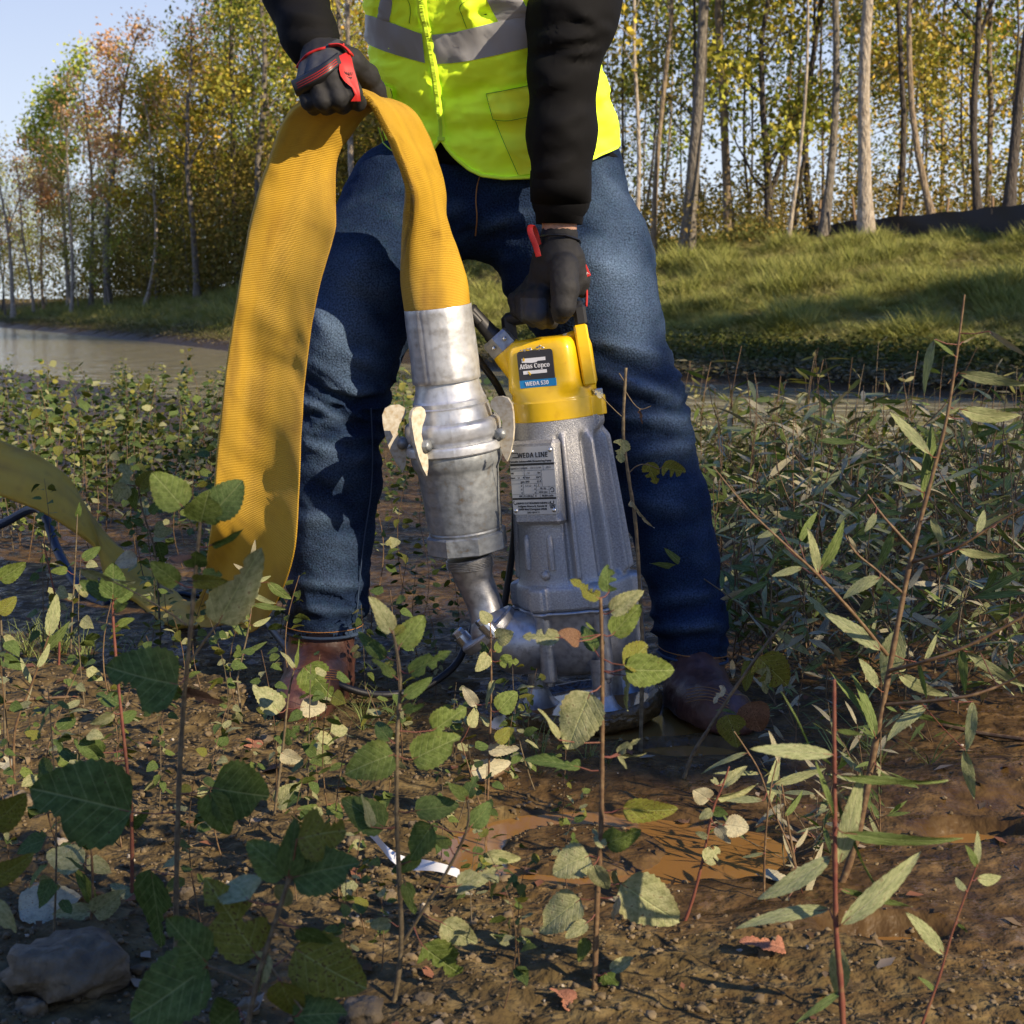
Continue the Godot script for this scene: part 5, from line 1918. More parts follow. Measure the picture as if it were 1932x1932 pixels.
func make_person() -> void:
	var who := thing("person", "person in jeans, black sleeves and yellow high-visibility vest bending to lift the pump", "person", Vector3.ZERO)
	# body inside the clothes; its skin shows at the wrists
	var bones := chain([[955, -200, 2.9, 120], [950, 200, 3.05, 120], [950, 330, 3.08, 110]])
	bones += chain([[830, 360, 3.06, 80], [720, 520, 3.0, 80], [640, 690, 2.97, 66], [630, 900, 2.96, 58], [612, 1230, 2.95, 42]])
	bones += chain([[1060, 360, 3.08, 85], [1090, 520, 3.05, 85], [1200, 780, 3.0, 56], [1255, 950, 2.98, 55], [1308, 1265, 2.93, 40]])
	bones += chain([[760, -200, 2.86, 60], [540, -120, 2.78, 36], [588, 60, 2.69, 28], [603, 110, 2.645, 30]])
	bones += chain([[1120, -260, 2.9, 60], [1080, 20, 2.80, 48], [1058, 370, 2.825, 33], [1055, 440, 2.825, 33]])
	part("body", nets(bones, 0.03, 0.010), M.skin, who)
	# jeans
	bones = chain([[838, 345, 3.08, 110], [960, 350, 3.08, 112], [1056, 330, 3.08, 114]])
	bones += chain([[880, 400, 3.06, 80], [960, 400, 3.06, 90], [1000, 400, 3.06, 90]])
	bones += chain([[772, 385, 3.05, 119], [714, 520, 3.0, 124], [652, 640, 2.965, 97], [642, 690, 2.96, 92], [633, 780, 2.965, 82], [631, 900, 2.96, 82], [623, 1000, 2.955, 75], [621, 1100, 2.95, 70], [611, 1192, 2.945, 71]])
	bones += chain([[1056, 375, 3.08, 122], [1090, 500, 3.05, 137], [1136, 610, 3.02, 106], [1180, 715, 3.0, 88], [1206, 775, 2.995, 78], [1226, 840, 2.99, 75], [1256, 950, 2.98, 75], [1281, 1050, 2.97, 69], [1302, 1160, 2.95, 62], [1308, 1238, 2.94, 63]])
	var b := nets(bones, 0.035, 0.0075)
	# trim the bottoms flat
	var cut := B.new()
	for i in range(0, b.ix.size(), 3):
		var m := (b.v[b.ix[i]] + b.v[b.ix[i + 1]] + b.v[b.ix[i + 2]]) / 3.0
		var q := UV(m)
		if q.y > (1198.0 if q.x < 950 else 1246.0 - (q.x - 1310) * 0.12):
			continue
		cut.ix.append_array([b.ix[i], b.ix[i + 1], b.ix[i + 2]])
	b.ix = cut.ix
	var strokes := [[556, 752, 650, 792, 11, 9], [560, 790, 712, 752, 10, -8], [600, 728, 716, 742, 9, 8], [575, 716, 660, 760, 10, -6], [556, 830, 660, 862, 12, 6], [600, 822, 712, 800, 12, -6], [640, 880, 712, 850, 12, 5], [560, 905, 650, 935, 14, -5], [548, 985, 640, 970, 14, 5], [600, 1010, 690, 990, 12, -4], [550, 1098, 686, 1106, 9, 5], [548, 1122, 684, 1132, 9, -5], [546, 1148, 682, 1152, 8, 5], [544, 1168, 682, 1172, 7, -5],
		[640, 560, 700, 470, 26, 5], [585, 560, 620, 640, 16, 5], [690, 560, 740, 640, 16, -5], [640, 660, 720, 690, 14, 5], [600, 690, 690, 650, 14, -4],
		[1120, 640, 1255, 676, 12, 7], [1115, 672, 1260, 716, 12, -7], [1120, 700, 1275, 752, 11, 9], [1135, 738, 1278, 776, 10, -8], [1155, 786, 1288, 792, 11, 8], [1160, 820, 1296, 824, 10, -7], [1170, 860, 1306, 840, 12, 6], [1180, 905, 1320, 885, 14, -5], [1185, 940, 1300, 960, 14, 5], [1200, 1000, 1320, 985, 12, -4], [1240, 1130, 1360, 1118, 9, 5], [1244, 1156, 1362, 1146, 8, -5], [1246, 1186, 1366, 1180, 8, 6], [1248, 1208, 1368, 1204, 7, -5],
		[905, 430, 1010, 396, 12, 7], [908, 455, 1010, 440, 11, -6], [900, 400, 1000, 365, 12, -5], [1130, 330, 1200, 420, 16, 5], [1060, 470, 1200, 520, 22, 5], [1050, 420, 1190, 450, 14, -4], [880, 380, 800, 420, 16, 5], [870, 430, 780, 470, 14, -5]]
	for s in strokes:
		s[5] *= 1.45
	var rid := noise(315, 1.0, 3)
	rid.fractal_type = FastNoiseLite.FRACTAL_RIDGED
	for i in b.v.size():   # small sharp creases gathered at the knees, crotch and hems
		var p := b.v[i]
		var q := UV(p)
		var lf := q.x < 760 and q.y > 480
		var knee := exp(-pow((q.y - (775 if lf else 765)) / 75.0, 2)) + 0.8 * exp(-pow((q.y - (1150 if lf else 1190)) / 50.0, 2)) + 0.6 * exp(-pow((q.y - 420) / 50.0, 2) - pow((q.x - 930) / 90.0, 2)) + 0.22
		var sl := (p.x * 3.0) if lf else (-p.x * 3.0)
		p += b.n[i] * (rid.get_noise_3d(p.x * 5.0, p.y * 17.0 + sl * 2.4, p.z * 6.0) - 0.1) * 0.0125 * knee
		b.v[i] = p
	b.normals()
	var h := folds(b, strokes, 310, 0.004, Vector3(9, 14, 9))
	var nz := noise(311, 1.0, 3)
	for i in b.v.size():
		var q := UV(b.v[i])
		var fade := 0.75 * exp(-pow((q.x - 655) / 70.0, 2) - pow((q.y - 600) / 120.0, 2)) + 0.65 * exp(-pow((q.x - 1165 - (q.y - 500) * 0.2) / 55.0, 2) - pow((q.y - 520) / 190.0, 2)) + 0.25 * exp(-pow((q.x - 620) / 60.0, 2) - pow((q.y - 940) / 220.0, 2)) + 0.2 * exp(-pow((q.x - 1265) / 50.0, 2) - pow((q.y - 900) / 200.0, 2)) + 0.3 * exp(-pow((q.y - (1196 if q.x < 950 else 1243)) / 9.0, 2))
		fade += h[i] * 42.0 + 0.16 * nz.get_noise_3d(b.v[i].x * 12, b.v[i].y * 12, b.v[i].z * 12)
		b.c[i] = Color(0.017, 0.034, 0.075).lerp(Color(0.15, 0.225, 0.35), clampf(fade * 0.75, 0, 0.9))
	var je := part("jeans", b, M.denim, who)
	# hems with orange thread
	for q in [[611, 1194, 2.945, 71.5, 0.0], [1308, 1242, 2.94, 63.5, -0.10]]:
		var c: Vector3 = P(q[0], q[1], q[2])
		var r: float = q[3] * px(q[2])
		var vs := b_ref(je)
		for w in [[0.004, 0.0030, M.denim_hem, "hem", 1.0], [0.016, 0.0009, M.thread, "stitching", 1.012]]:
			var l := []
			var rr := []
			for k in 37:
				var a := TAU * k / 36
				var far := 0.0
				for p in vs:
					var e: Vector3 = p - c
					if absf(e.y - w[0] - e.x * q[4]) < 0.010 and e.x * cos(a) + e.z * sin(a) > 0.98 * Vector2(e.x, e.z).length() and Vector2(e.x, e.z).length() < r * 1.5:
						far = maxf(far, Vector2(e.x, e.z).length())
				if far == 0.0:
					far = r
				l.append(c + Vector3(cos(a) * far * w[4], w[0] + cos(a) * far * q[4], sin(a) * far * w[4]))
				rr.append(w[1])
			var tb := B.new()
			tb.tube(l, rr, 6, false)
			part(w[3], tb, w[2], je)
	# side seam on the hip, wavy
	b = B.new()
	var l := []
	var rr := []
	for q in [[1163, 282], [1172, 310], [1170, 325], [1184, 345], [1186, 372], [1199, 398], [1207, 430], [1217, 462], [1224, 490]]:
		l.append(P(q[0] - 3, q[1], 3.055))
		rr.append(0.0022)
	b.tube(spline(l, 5), fill(0.0026, 41), 6)
	part("side_seam", b, M.denim_hem, je)
	for q in [[[905, 334], [900, 352], [898, 380], [900, 410], [897, 445]], [[700, 770], [703, 850], [700, 930], [688, 1010], [680, 1080], [674, 1150], [671, 1192]]]:
		l = []
		for w in q:
			l.append(front_of(b_ref(je), w[0], w[1]))
		b = B.new()
		b.tube(spline(l, 4), fill(0.0013, 4 * (l.size() - 1) + 1), 5)
		part("seam", b, M.thread if q.size() < 6 else M.denim_hem, je)
	make_jacket(who)
	make_vest(who)
	make_gloves(who)
	make_boots(who)

func fill(x: float, n: int) -> Array:
	var a := []
	a.resize(n)
	a.fill(x)
	return a

var je_mesh: MeshInstance3D
func b_ref(o: MeshInstance3D) -> PackedVector3Array:
	return o.mesh.surface_get_arrays(0)[Mesh.ARRAY_VERTEX]

func front_of(vs: PackedVector3Array, u: float, v: float) -> Vector3:   # the nearest mesh point along that sight line
	var best := 1e9
	var z := -9.0
	for p in vs:
		var q := UV(p)
		var e := q.distance_to(Vector2(u, v))
		if e < 9.0 and p.z > z:
			z = p.z
			best = e
	return P(u, v, -z - 0.0005) if best < 1e8 else P(u, v, 2.9)

func make_jacket(who: Node3D) -> void:
	var bones := chain([[960, -230, 2.86, 150], [905, 0, 2.93, 130], [940, 220, 3.05, 130], [950, 300, 3.07, 120]])
	bones += chain([[700, -330, 2.88, 90], [500, -170, 2.80, 66], [556, -20, 2.72, 55], [584, 66, 2.675, 47], [593, 90, 2.665, 44]])
	bones += chain([[1130, -300, 2.9, 92], [1092, -60, 2.83, 84], [1079, 30, 2.80, 78], [1063, 130, 2.80, 60], [1060, 250, 2.81, 58.5], [1058, 372, 2.825, 55.5]])
	var b := nets(bones, 0.03, 0.0075)
	folds(b, [[1004, 70, 1100, 52, 8, 14], [1004, 104, 1120, 84, 8, -12], [1010, 170, 1070, 150, 10, 8], [1030, 240, 1110, 210, 12, 7], [1010, 330, 1080, 300, 10, 6], [1000, 92, 1120, 62, 11, 9], [1010, 62, 1150, 40, 12, -9], [1050, 100, 1128, 92, 9, 10], [1060, 118, 1122, 116, 8, -7], [1000, 130, 1060, 150, 14, 5], [1080, 20, 1156, 60, 12, 8], [1010, 10, 1100, 0, 14, 7], [1010, 200, 1080, 260, 18, 4], [1020, 300, 1100, 280, 16, -4], [520, 20, 620, 40, 12, 5], [530, 55, 630, 50, 8, -4], [545, 80, 634, 66, 6, 4]], 320, 0.004, Vector3(8, 10, 8))
	var ja := part("jacket", b, M.black_cloth, who)
	# cuffs
	for q in [[[588, 78, 2.67, 46], [598, 98, 2.655, 43]], [[1058, 322, 2.82, 56.5], [1058, 345, 2.82, 57.5], [1058, 380, 2.825, 56.5]], [[1056, 372, 2.825, 47], [1055, 423, 2.825, 43.5]]]:
		var p := []
		var r := []
		for w in q:
			p.append(P(w[0], w[1], w[2]))
			r.append(w[3] * px(w[2]))
		r.append(r[-1] - 0.004)
		p.append(p[-1] + (p[-1] - p[0]).normalized() * -0.002)
		b = B.new()
		b.tube(p, r, 28, false)
		part("cuff", b, M.black_cloth, ja)
	b = B.new()
	l_belt(b)
	part("belt", b, M.black_cloth, ja)

func l_belt(b: B) -> void:
	var pts := []
	for k in 33:
		var a := TAU * k / 32
		pts.append(P(950, 300, 3.07) + Vector3(sin(a) * 0.205, 0, cos(a) * 0.128))
	b.tube(pts, fill(0.02, 33), 8, false)

func make_vest(who: Node3D) -> void:
	var b := B.new()
	var cols := 220
	var rows := 90
	for j in rows + 1:
		for i in cols + 1:
			var a := TAU * i / cols - PI
			var r := vest_row(150.0)
			var s := sin(a)
			var sx := signf(s) * pow(absf(s), 0.85)
			var u: float = r[0] + r[1] * sx
			for k in 3:
				r = vest_row(hem_v(u))
				u = r[0] + r[1] * sx
			var hv := hem_v(u) if cos(a) > 0 else lerpf(286.0, hem_v(u), exp(cos(a) * 3.0))
			b.add(vest_at(a, lerpf(hv, -190.0, float(j) / rows), 0.0))
	for j in rows:
		for i in cols:
			var q := j * (cols + 1) + i
			b.quad(q, q + 1, q + cols + 2, q + cols + 1)
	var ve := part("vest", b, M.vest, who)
	# bound lower edge
	b = B.new()
	var l := []
	for k in 97:
		var u := lerpf(694.0, 1160.0, k / 96.0)
		l.append(vest_front(u, hem_v(u) - 2.0, 0.002))
	b.tube(l, fill(0.0036, 97), 7)
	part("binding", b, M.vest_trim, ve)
	# reflective tape round the waist, either side of the zip, and two braces
	part("reflective_tape", vest_strip([[691, 27], [720, 36], [755, 49], [796, 64]], [[694, 83], [725, 95], [762, 108], [803, 119]], 0.0042), M.reflect, ve)
	part("reflective_tape", vest_strip([[811, 66], [860, 60], [930, 43], [1040, 16]], [[819, 121], [870, 117], [940, 103], [1050, 76]], 0.0042), M.reflect, ve)
	part("reflective_tape", vest_strip([[690, -140], [706, -60], [717, 0], [713, 34]], [[735, -140], [742, -60], [740, 0], [736, 41]], 0.0034), M.reflect, ve)
	part("reflective_tape", vest_strip([[880, -140], [905, -60], [919, 0], [941, 42]], [[960, -140], [975, -60], [986, 0], [1003, 26]], 0.0034), M.reflect, ve)
	# zip
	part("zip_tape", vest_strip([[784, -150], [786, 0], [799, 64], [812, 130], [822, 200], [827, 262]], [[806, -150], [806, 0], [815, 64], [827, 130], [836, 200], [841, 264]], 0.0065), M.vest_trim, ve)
	b = B.new()
	var zl := spline([Vector2(795, -150), Vector2(796, 0), Vector2(807, 64), Vector2(819.5, 130), Vector2(829, 200), Vector2(833, 262)], 26)
	for i in range(0, zl.size()):
		var p := vest_front(zl[i].x, zl[i].y, 0.008)
		b.box(Transform3D(Basis(Vector3.BACK, 0.1), p), Vector3(0.0075, 0.0022, 0.003), 0.0006)
	part("zip_teeth", b, M.zipper, ve)
	b = B.new()
	b.box(Transform3D(Basis(), vest_front(834, 262, 0.009)), Vector3(0.014, 0.008, 0.004), 0.001)
	part("zip_stop", b, M.zipper, ve)
	# pocket flaps and pocket edges
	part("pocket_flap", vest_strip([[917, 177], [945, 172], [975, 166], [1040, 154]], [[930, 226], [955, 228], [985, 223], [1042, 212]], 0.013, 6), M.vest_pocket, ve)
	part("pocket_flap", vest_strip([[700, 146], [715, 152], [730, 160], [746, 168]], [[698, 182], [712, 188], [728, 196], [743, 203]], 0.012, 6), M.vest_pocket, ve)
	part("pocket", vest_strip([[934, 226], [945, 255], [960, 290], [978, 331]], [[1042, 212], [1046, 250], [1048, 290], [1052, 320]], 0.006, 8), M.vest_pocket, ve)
	for q in [[[917, 177], [945, 172], [975, 166], [1004, 160]], [[930, 226], [955, 228], [985, 223], [1004, 219]], [[917, 177], [923, 200], [930, 226]], [[934, 226], [945, 255], [960, 290], [978, 331]], [[746, 168], [744, 186], [743, 203]], [[712, 188], [728, 196], [743, 203]], [[700, 240], [740, 275], [775, 310]]]:
		part("stitching", vest_tube(q, 0.013, 0.0011), M.vest_seam, ve)
	for q in [[[900, -10], [869, 10], [872, 30], [880, 52]], [[762, -20], [770, 0], [774, 20], [772, 44]]]:
		part("seam", vest_tube(q, 0.001, 0.0012), M.vest_seam, ve)

func glove(who: Node3D, bones: Array, k: float, pick_a: Callable, mat_a: Material) -> MeshInstance3D:
	var b := nets(bones, k, 0.003)
	folds(b, [], 330, 0.0012, Vector3(60, 60, 60))
	var s := split(b, pick_a)
	var g := part("glove", s[0], M.glove_black, who)
	if s[1].ix.size():
		part("grey_panel", s[1], mat_a, g)
	return g

func make_gloves(who: Node3D) -> void:
	# the hand on the hose: back of the hand to the camera, fingers curled under, thumb behind the fold
	var bones := chain([[594, 84, 2.665, 33], [607, 112, 2.63, 36]])
	var kn := [[[636, 104, 2.62, 20], [649, 134, 2.585, 18.5], [667, 176, 2.575, 16], [675, 193, 2.605, 14.5], [672, 188, 2.645, 12.5]],
		[[620, 106, 2.612, 22], [623, 142, 2.565, 19.5], [638, 185, 2.56, 16.5], [646, 199, 2.60, 14.5], [644, 190, 2.645, 12.5]],
		[[602, 110, 2.612, 22], [597, 152, 2.566, 18.5], [609, 190, 2.56, 16], [617, 202, 2.60, 14], [616, 192, 2.645, 12]],
		[[586, 116, 2.622, 20], [573, 162, 2.582, 16.5], [584, 193, 2.575, 14], [592, 203, 2.61, 12.5], [592, 194, 2.645, 11]]]
	for f in kn:
		bones += chain(f)
	bones += chain([[630, 100, 2.63, 26], [662, 118, 2.635, 25], [692, 143, 2.665, 21.5], [709, 170, 2.685, 18], [718, 186, 2.69, 13.5]])
	var edge_v := func(u: float) -> float: return lerpf(158.0, 108.0, clampf((u - 552.0) / 92.0, 0, 1)) - 8.0
	var g := glove(who, bones, 0.007, func(q, p, n): return n.z > -0.2 and q.x < 641 and q.y < edge_v.call(q.x) and q.y > 93.0 + (600.0 - q.x) * 0.55 and p.z > -2.66, M.glove_grey)
	# knuckle guard with red grooves
	var gl := [[553, 166, 2.572], [575, 155, 2.553], [600, 141, 2.546], [622, 126, 2.550], [641, 112, 2.568]]
	var top := []
	var bot := []
	for q in gl:
		top.append(P(q[0] - 4, q[1] - 12, q[2] + 0.004))
		bot.append(P(q[0] + 5, q[1] + 12, q[2]))
	top = spline(top, 5)
	bot = spline(bot, 5)
	var b := B.new()
	for i in top.size():
		var dn: Vector3 = (bot[i] - top[i])
		var out := Vector3(0, 0.25, 1).normalized()
		for w in [[-0.12, -0.006], [0.0, 0.003], [0.18, 0.006], [0.82, 0.0065], [1.0, 0.003], [1.1, -0.006]]:
			b.add(top[i] + dn * w[0] + out * w[1])
	for i in top.size() - 1:
		for k in 5:
			b.quad(i * 6 + k, i * 6 + k + 6, i * 6 + k + 7, i * 6 + k + 1)
	b.face([b.v[0], b.v[1], b.v[2], b.v[3], b.v[4], b.v[5]])
	var e := b.v.size() - 12
	b.face([b.v[e], b.v[e + 5], b.v[e + 4], b.v[e + 3], b.v[e + 2], b.v[e + 1]])
	var guard := part("knuckle_guard", b, M.glove_pad, g)
	for s in 3:
		var l := []
		for i in range(2, top.size() - 2):
			l.append(top[i].lerp(bot[i], 0.42 + 0.17 * s) + Vector3(0, 0.25, 1).normalized() * 0.0062)
		b = B.new()
		b.tube(l, fill(0.0008, l.size()), 5)
		part("red_groove", b, M.red, guard)
	# red side panel, cuff edge and tag
	var pan := []
	for q in [[[640, 106], [657, 98]], [[641, 118], [664, 112]], [[640, 132], [667, 128]], [[643, 144], [671, 142]], [[650, 154], [675, 156]], [[664, 166], [678, 170]], [[670, 180], [680, 184]], [[662, 192], [681, 192]]]:
		pan.append([q[0], q[1]])
	b = B.new()
	var gv := b_ref(g)
	for q in pan:
		for k in 5:
			var t := k / 4.0
			var u := lerpf(q[0][0], q[1][0], t)
			var v := lerpf(q[0][1], q[1][1], t)
			var p := near_front(gv, u, v, 6.0)
			b.add(p + Vector3(0.0002, 0.0004, 0.0022))
	for i in pan.size() - 1:
		for k in 4:
			b.quad(i * 5 + k, i * 5 + k + 5, i * 5 + k + 6, i * 5 + k + 1)
	part("red_panel", b, M.red, g)
	var fr := Transform3D(Basis(Vector3.BACK, -0.12) * Basis(Vector3.UP, 0.2), near_front(gv, 656, 143, 6.0) + Vector3(0, 0, 0.004))
	put_text("lettering", "SMART", 0, 0.0035, 0.0038, M.ink, g, fr, true)
	put_text("lettering", "SWIPE", 0, -0.0035, 0.0038, M.ink, g, fr, true)
	var rl := []
	for q in [[560, 128], [568, 115], [580, 103], [596, 95], [614, 90], [632, 86], [648, 84]]:
		rl.append(near_front(gv, q[0], q[1], 7.0) + Vector3(0, 0, 0.001))
	b = B.new()
	rl = spline(rl, 4)
	b.tube(rl, fill(0.0022, rl.size()), 6)
	part("cuff_edge", b, M.red, g)
	rl = []
	for q in [[620, 86], [640, 85], [654, 93], [664, 104]]:
		rl.append(near_front(gv, q[0], q[1], 9.0) + Vector3(0, 0, 0.002))
	b = B.new()
	rl = spline(rl, 4)
	b.tube(rl, fill(0.0075, rl.size()), 8, true, Color.WHITE, 0.35)
	part("red_tag", b, M.red, g)
	# the hand on the handle
	bones = chain([[1055, 446, 2.825, 35], [1053, 478, 2.825, 39], [1056, 515, 2.825, 43], [1062, 535, 2.825, 36]])
	bones += chain([[1034, 488, 2.83, 30], [1022, 532, 2.84, 27]])
	bones += chain([[1074, 488, 2.825, 30], [1090, 528, 2.835, 23], [1098, 548, 2.84, 14]])
	for f in [[[1042, 525, 2.85, 19], [1021, 558, 2.805, 16.5], [1021, 592, 2.79, 15], [1040, 608, 2.81, 13.5]], [[1022, 525, 2.87, 18], [1003, 560, 2.815, 16], [1004, 592, 2.80, 14.5], [1022, 609, 2.82, 13]], [[1006, 532, 2.88, 17], [987, 564, 2.83, 15], [989, 591, 2.82, 14], [1006, 606, 2.84, 12.5]], [[995, 545, 2.89, 15], [972, 566, 2.855, 13.5], [976, 587, 2.845, 12.5], [990, 598, 2.86, 11]]]:
		bones += chain(f)
	bones += chain([[1064, 505, 2.79, 29], [1066, 545, 2.762, 25.5], [1063, 577, 2.757, 23], [1058, 594, 2.765, 17]])
	var h := glove(who, bones, 0.007, func(q, p, n): return q.y > 563 and q.x < 1031 and q.x > 982 and p.z < -2.765, M.glove_grey)
	var hv := b_ref(h)
	b = B.new()
	var rp := []
	for q in [[1088, 488], [1094, 505], [1098, 522], [1105, 538], [1107, 556], [1106, 578]]:
		rp.append(P(q[0], q[1], 2.83))
	rp = spline(rp, 4)
	b.tube(rp, fill(0.0022, rp.size()), 6)
	part("red_seam", b, M.red, h)
	b = B.new()
	var lp := [P(1016, 484, 2.788), P(1010, 462, 2.786), P(1001, 440, 2.786), P(1000, 428, 2.79), P(1006, 426, 2.80), P(1012, 440, 2.805), P(1018, 462, 2.80)]
	lp = spline(lp, 4)
	b.tube(lp, fill(0.0052, lp.size()), 8, true, Color.WHITE, 0.22)
	part("pull_loop", b, M.red, h)
	var tf := Transform3D(Basis(Vector3.BACK, 0.42), P(1104, 512, 2.82))
	b = B.new()
	b.box(tf, Vector3(0.0135, 0.0215, 0.0025), 0.0006)
	var tg := part("red_tag", b, M.red, h)
	flat("white_mark", [Vector2(-0.006, 0.006), Vector2(-0.003, 0.0075), Vector2(0.0055, -0.0085), Vector2(0.0015, -0.003), Vector2(-0.001, -0.0045)], 0.0017, M.label_white, tg, tf)
	flat("white_mark", [Vector2(-0.005, 0.001), Vector2(-0.0015, -0.004), Vector2(0.002, -0.0042), Vector2(-0.002, -0.0085), Vector2(-0.0045, -0.0065)], 0.0017, M.label_white, tg, tf)
	b = B.new()
	b.tube([P(1012, 448, 2.81), P(1035, 443, 2.785), P(1065, 443, 2.785), P(1092, 452, 2.81), P(1095, 458, 2.84)], fill(0.0024, 5), 6)
	part("cuff_edge", b, M.glove_pad, h)

func near_front(vs: PackedVector3Array, u: float, v: float, within: float) -> Vector3:
	var z := -9.0
	var c := Vector2(u, v)
	for p in vs:
		if p.z > z and UV(p).distance_squared_to(c) < within * within:
			z = p.z
	if z < -8.0 and within < 40.0:
		return near_front(vs, u, v, within * 1.6)
	return P(u, v, -z)

func make_boots(who: Node3D) -> void:
	for q in [[[[609, 1185, 2.95, 63], [604, 1255, 2.93, 58], [606, 1285, 2.93, 54]], [[612, 1300, 2.95, 50], [590, 1305, 2.84, 52], [572, 1322, 2.76, 50], [562, 1330, 2.725, 40]], [[600, 1262, 2.92, 52], [586, 1295, 2.82, 50]]],
		[[[1308, 1232, 2.94, 57], [1312, 1300, 2.90, 54], [1312, 1320, 2.90, 50]], [[1298, 1345, 2.93, 48], [1335, 1345, 2.82, 52], [1365, 1352, 2.75, 50], [1385, 1360, 2.71, 40]], [[1318, 1300, 2.9, 50], [1345, 1330, 2.80, 48]]]]:
		var bones := []
		for c in q:
			bones += chain(c)
		var b := nets(bones, 0.03, 0.006)
		folds(b, [], 340, 0.004, Vector3(14, 22, 14))
		for i in b.v.size():
			b.v[i].y = maxf(b.v[i].y, 0.002)
		b.normals()
		var bo := part("boot", b, M.boot, who)
		var vs := b_ref(bo)
		var lf: bool = q[0][0][0] < 900
		for s in 5:
			var l := []
			for w in 6:
				var u: float = (582 + w * 12.0) if lf else (1295 + w * 16.0)
				var v: float = (1266 + s * 4.5 - 3.0 * sin(w / 5.0 * PI)) if lf else (1302 + s * 6.0 - 10.0 * sin(w / 5.0 * PI) + w * 2.0)
				l.append(near_front(vs, u, v, 8.0) + Vector3(0, 0.0005, 0.0008))
			var t := B.new()
			l = spline(l, 3)
			t.tube(l, fill(0.0007, l.size()), 4)
			part("stitching", t, M.thread, bo)
# ---------------------------------------------------------------- plants
var leaf_kinds := {}

# a leaf one unit long from the origin along y, facing z
func leaf_mesh(kind: String, sd: int, rows: int, cols: int) -> ArrayMesh:
	rng.seed = sd * 37 + 5
	var b := B.new()
	var willow := kind == "willow"
	var wmax := 0.075 if willow else 0.40
	var droop := rng.randf_range(0.04, 0.30) if not willow else rng.randf_range(0.03, 0.22)
	var fold_ := rng.randf_range(0.12, 0.55)
	var twist := rng.randf_range(-0.5, 0.5) * (0.5 if not willow else 1.4)
	var wob := rng.randf() * TAU
	var bites := []
	if kind == "bitten" or kind == "ragged":
		for k in (1 if kind == "bitten" else 4):
			bites.append([rng.randf_range(0.25, 0.9), 1.0 if rng.randf() < 0.5 else -1.0, rng.randf_range(0.09, 0.2) * (1.0 if kind == "bitten" else 0.75), rng.randf_range(0.45, 0.95)])
	var side := rng.randf_range(-0.12, 0.12)
	for i in rows + 1:
		var t := float(i) / rows
		var w: float
		if willow:
			w = wmax * pow(maxf(sin(PI * pow(t, 0.82)), 0.0), 0.75)
		else:
			w = wmax * pow(maxf(sin(PI * pow(t, 0.68)), 0.0), 0.60) * (1.0 - 0.14 * t)
		var saw := 1.0
		if rows > 9 and i > 0 and i < rows:
			saw = 1.05 if i % 2 == 0 else 0.965
		for j in cols + 1:
			var s := 2.0 * j / cols - 1.0
			var ww := w * (saw if absf(s) > 0.95 else 1.0)
			for q in bites:
				if q[1] * s > 0:
					var e: float = (t - q[0]) / q[2]
					if absf(e) < 1.0:
						ww *= 1.0 - q[3] * sqrt(1.0 - e * e) * (0.85 + 0.15 * sin(t * 70.0))
			var x := s * ww
			var z := -droop * t * t + fold_ * absf(x) * (1.0 - 0.4 * t) - 0.55 * x * x / maxf(wmax, 0.01) * fold_ + 0.026 * sin(t * 9.0 + wob + s * 2.2) * absf(s) * (1.0 if not willow else 0.5)
			var a := twist * t
			var tone := 1.0 + 0.12 * sin(t * 7.0 + wob) * s
			var col := Color(tone, tone, tone)
			if absf(s) > 0.95 and not willow:
				col = col.lerp(Color(1.5, 0.95, 0.8), 0.35 + 0.3 * sin(t * 13.0 + wob))
			b.add(Vector3(x * cos(a) + side * t * (1 - t), t - 0.06 * droop * t, z + x * sin(a)), Vector2(0.5 + x / (2.0 * wmax), t), col)
	for i in rows:
		for j in cols:
			var q := i * (cols + 1) + j
			b.quad(q, q + cols + 1, q + cols + 2, q + 1)
	return b.mesh()

func leaf_pick(kind: String, k: int, fine := true) -> ArrayMesh:
	var key := "%s%d%s" % [kind, k, fine]
	if not leaf_kinds.has(key):
		leaf_kinds[key] = leaf_mesh(kind, k + kind.length() * 11, (20 if fine else 5), (4 if fine else 2))
	return leaf_kinds[key]

# one leaf between two places; wr = width against its own proportions; roll turns it about its length
func put_leaf(parent: Node3D, mesh: Mesh, m: Material, a: Vector3, t: Vector3, wr: float, roll: float) -> void:
	var y := t - a
	var l := y.length()
	y /= l
	var o := parent.position
	var toward := (Vector3(0, EYE, 0) - (a + o)).normalized()
	var z := (toward - y * toward.dot(y)).normalized().rotated(y, deg_to_rad(roll))
	var x := y.cross(z)
	part("leaf", mesh, m, parent, Transform3D(Basis(x * l * wr, y * l, z * l), a))

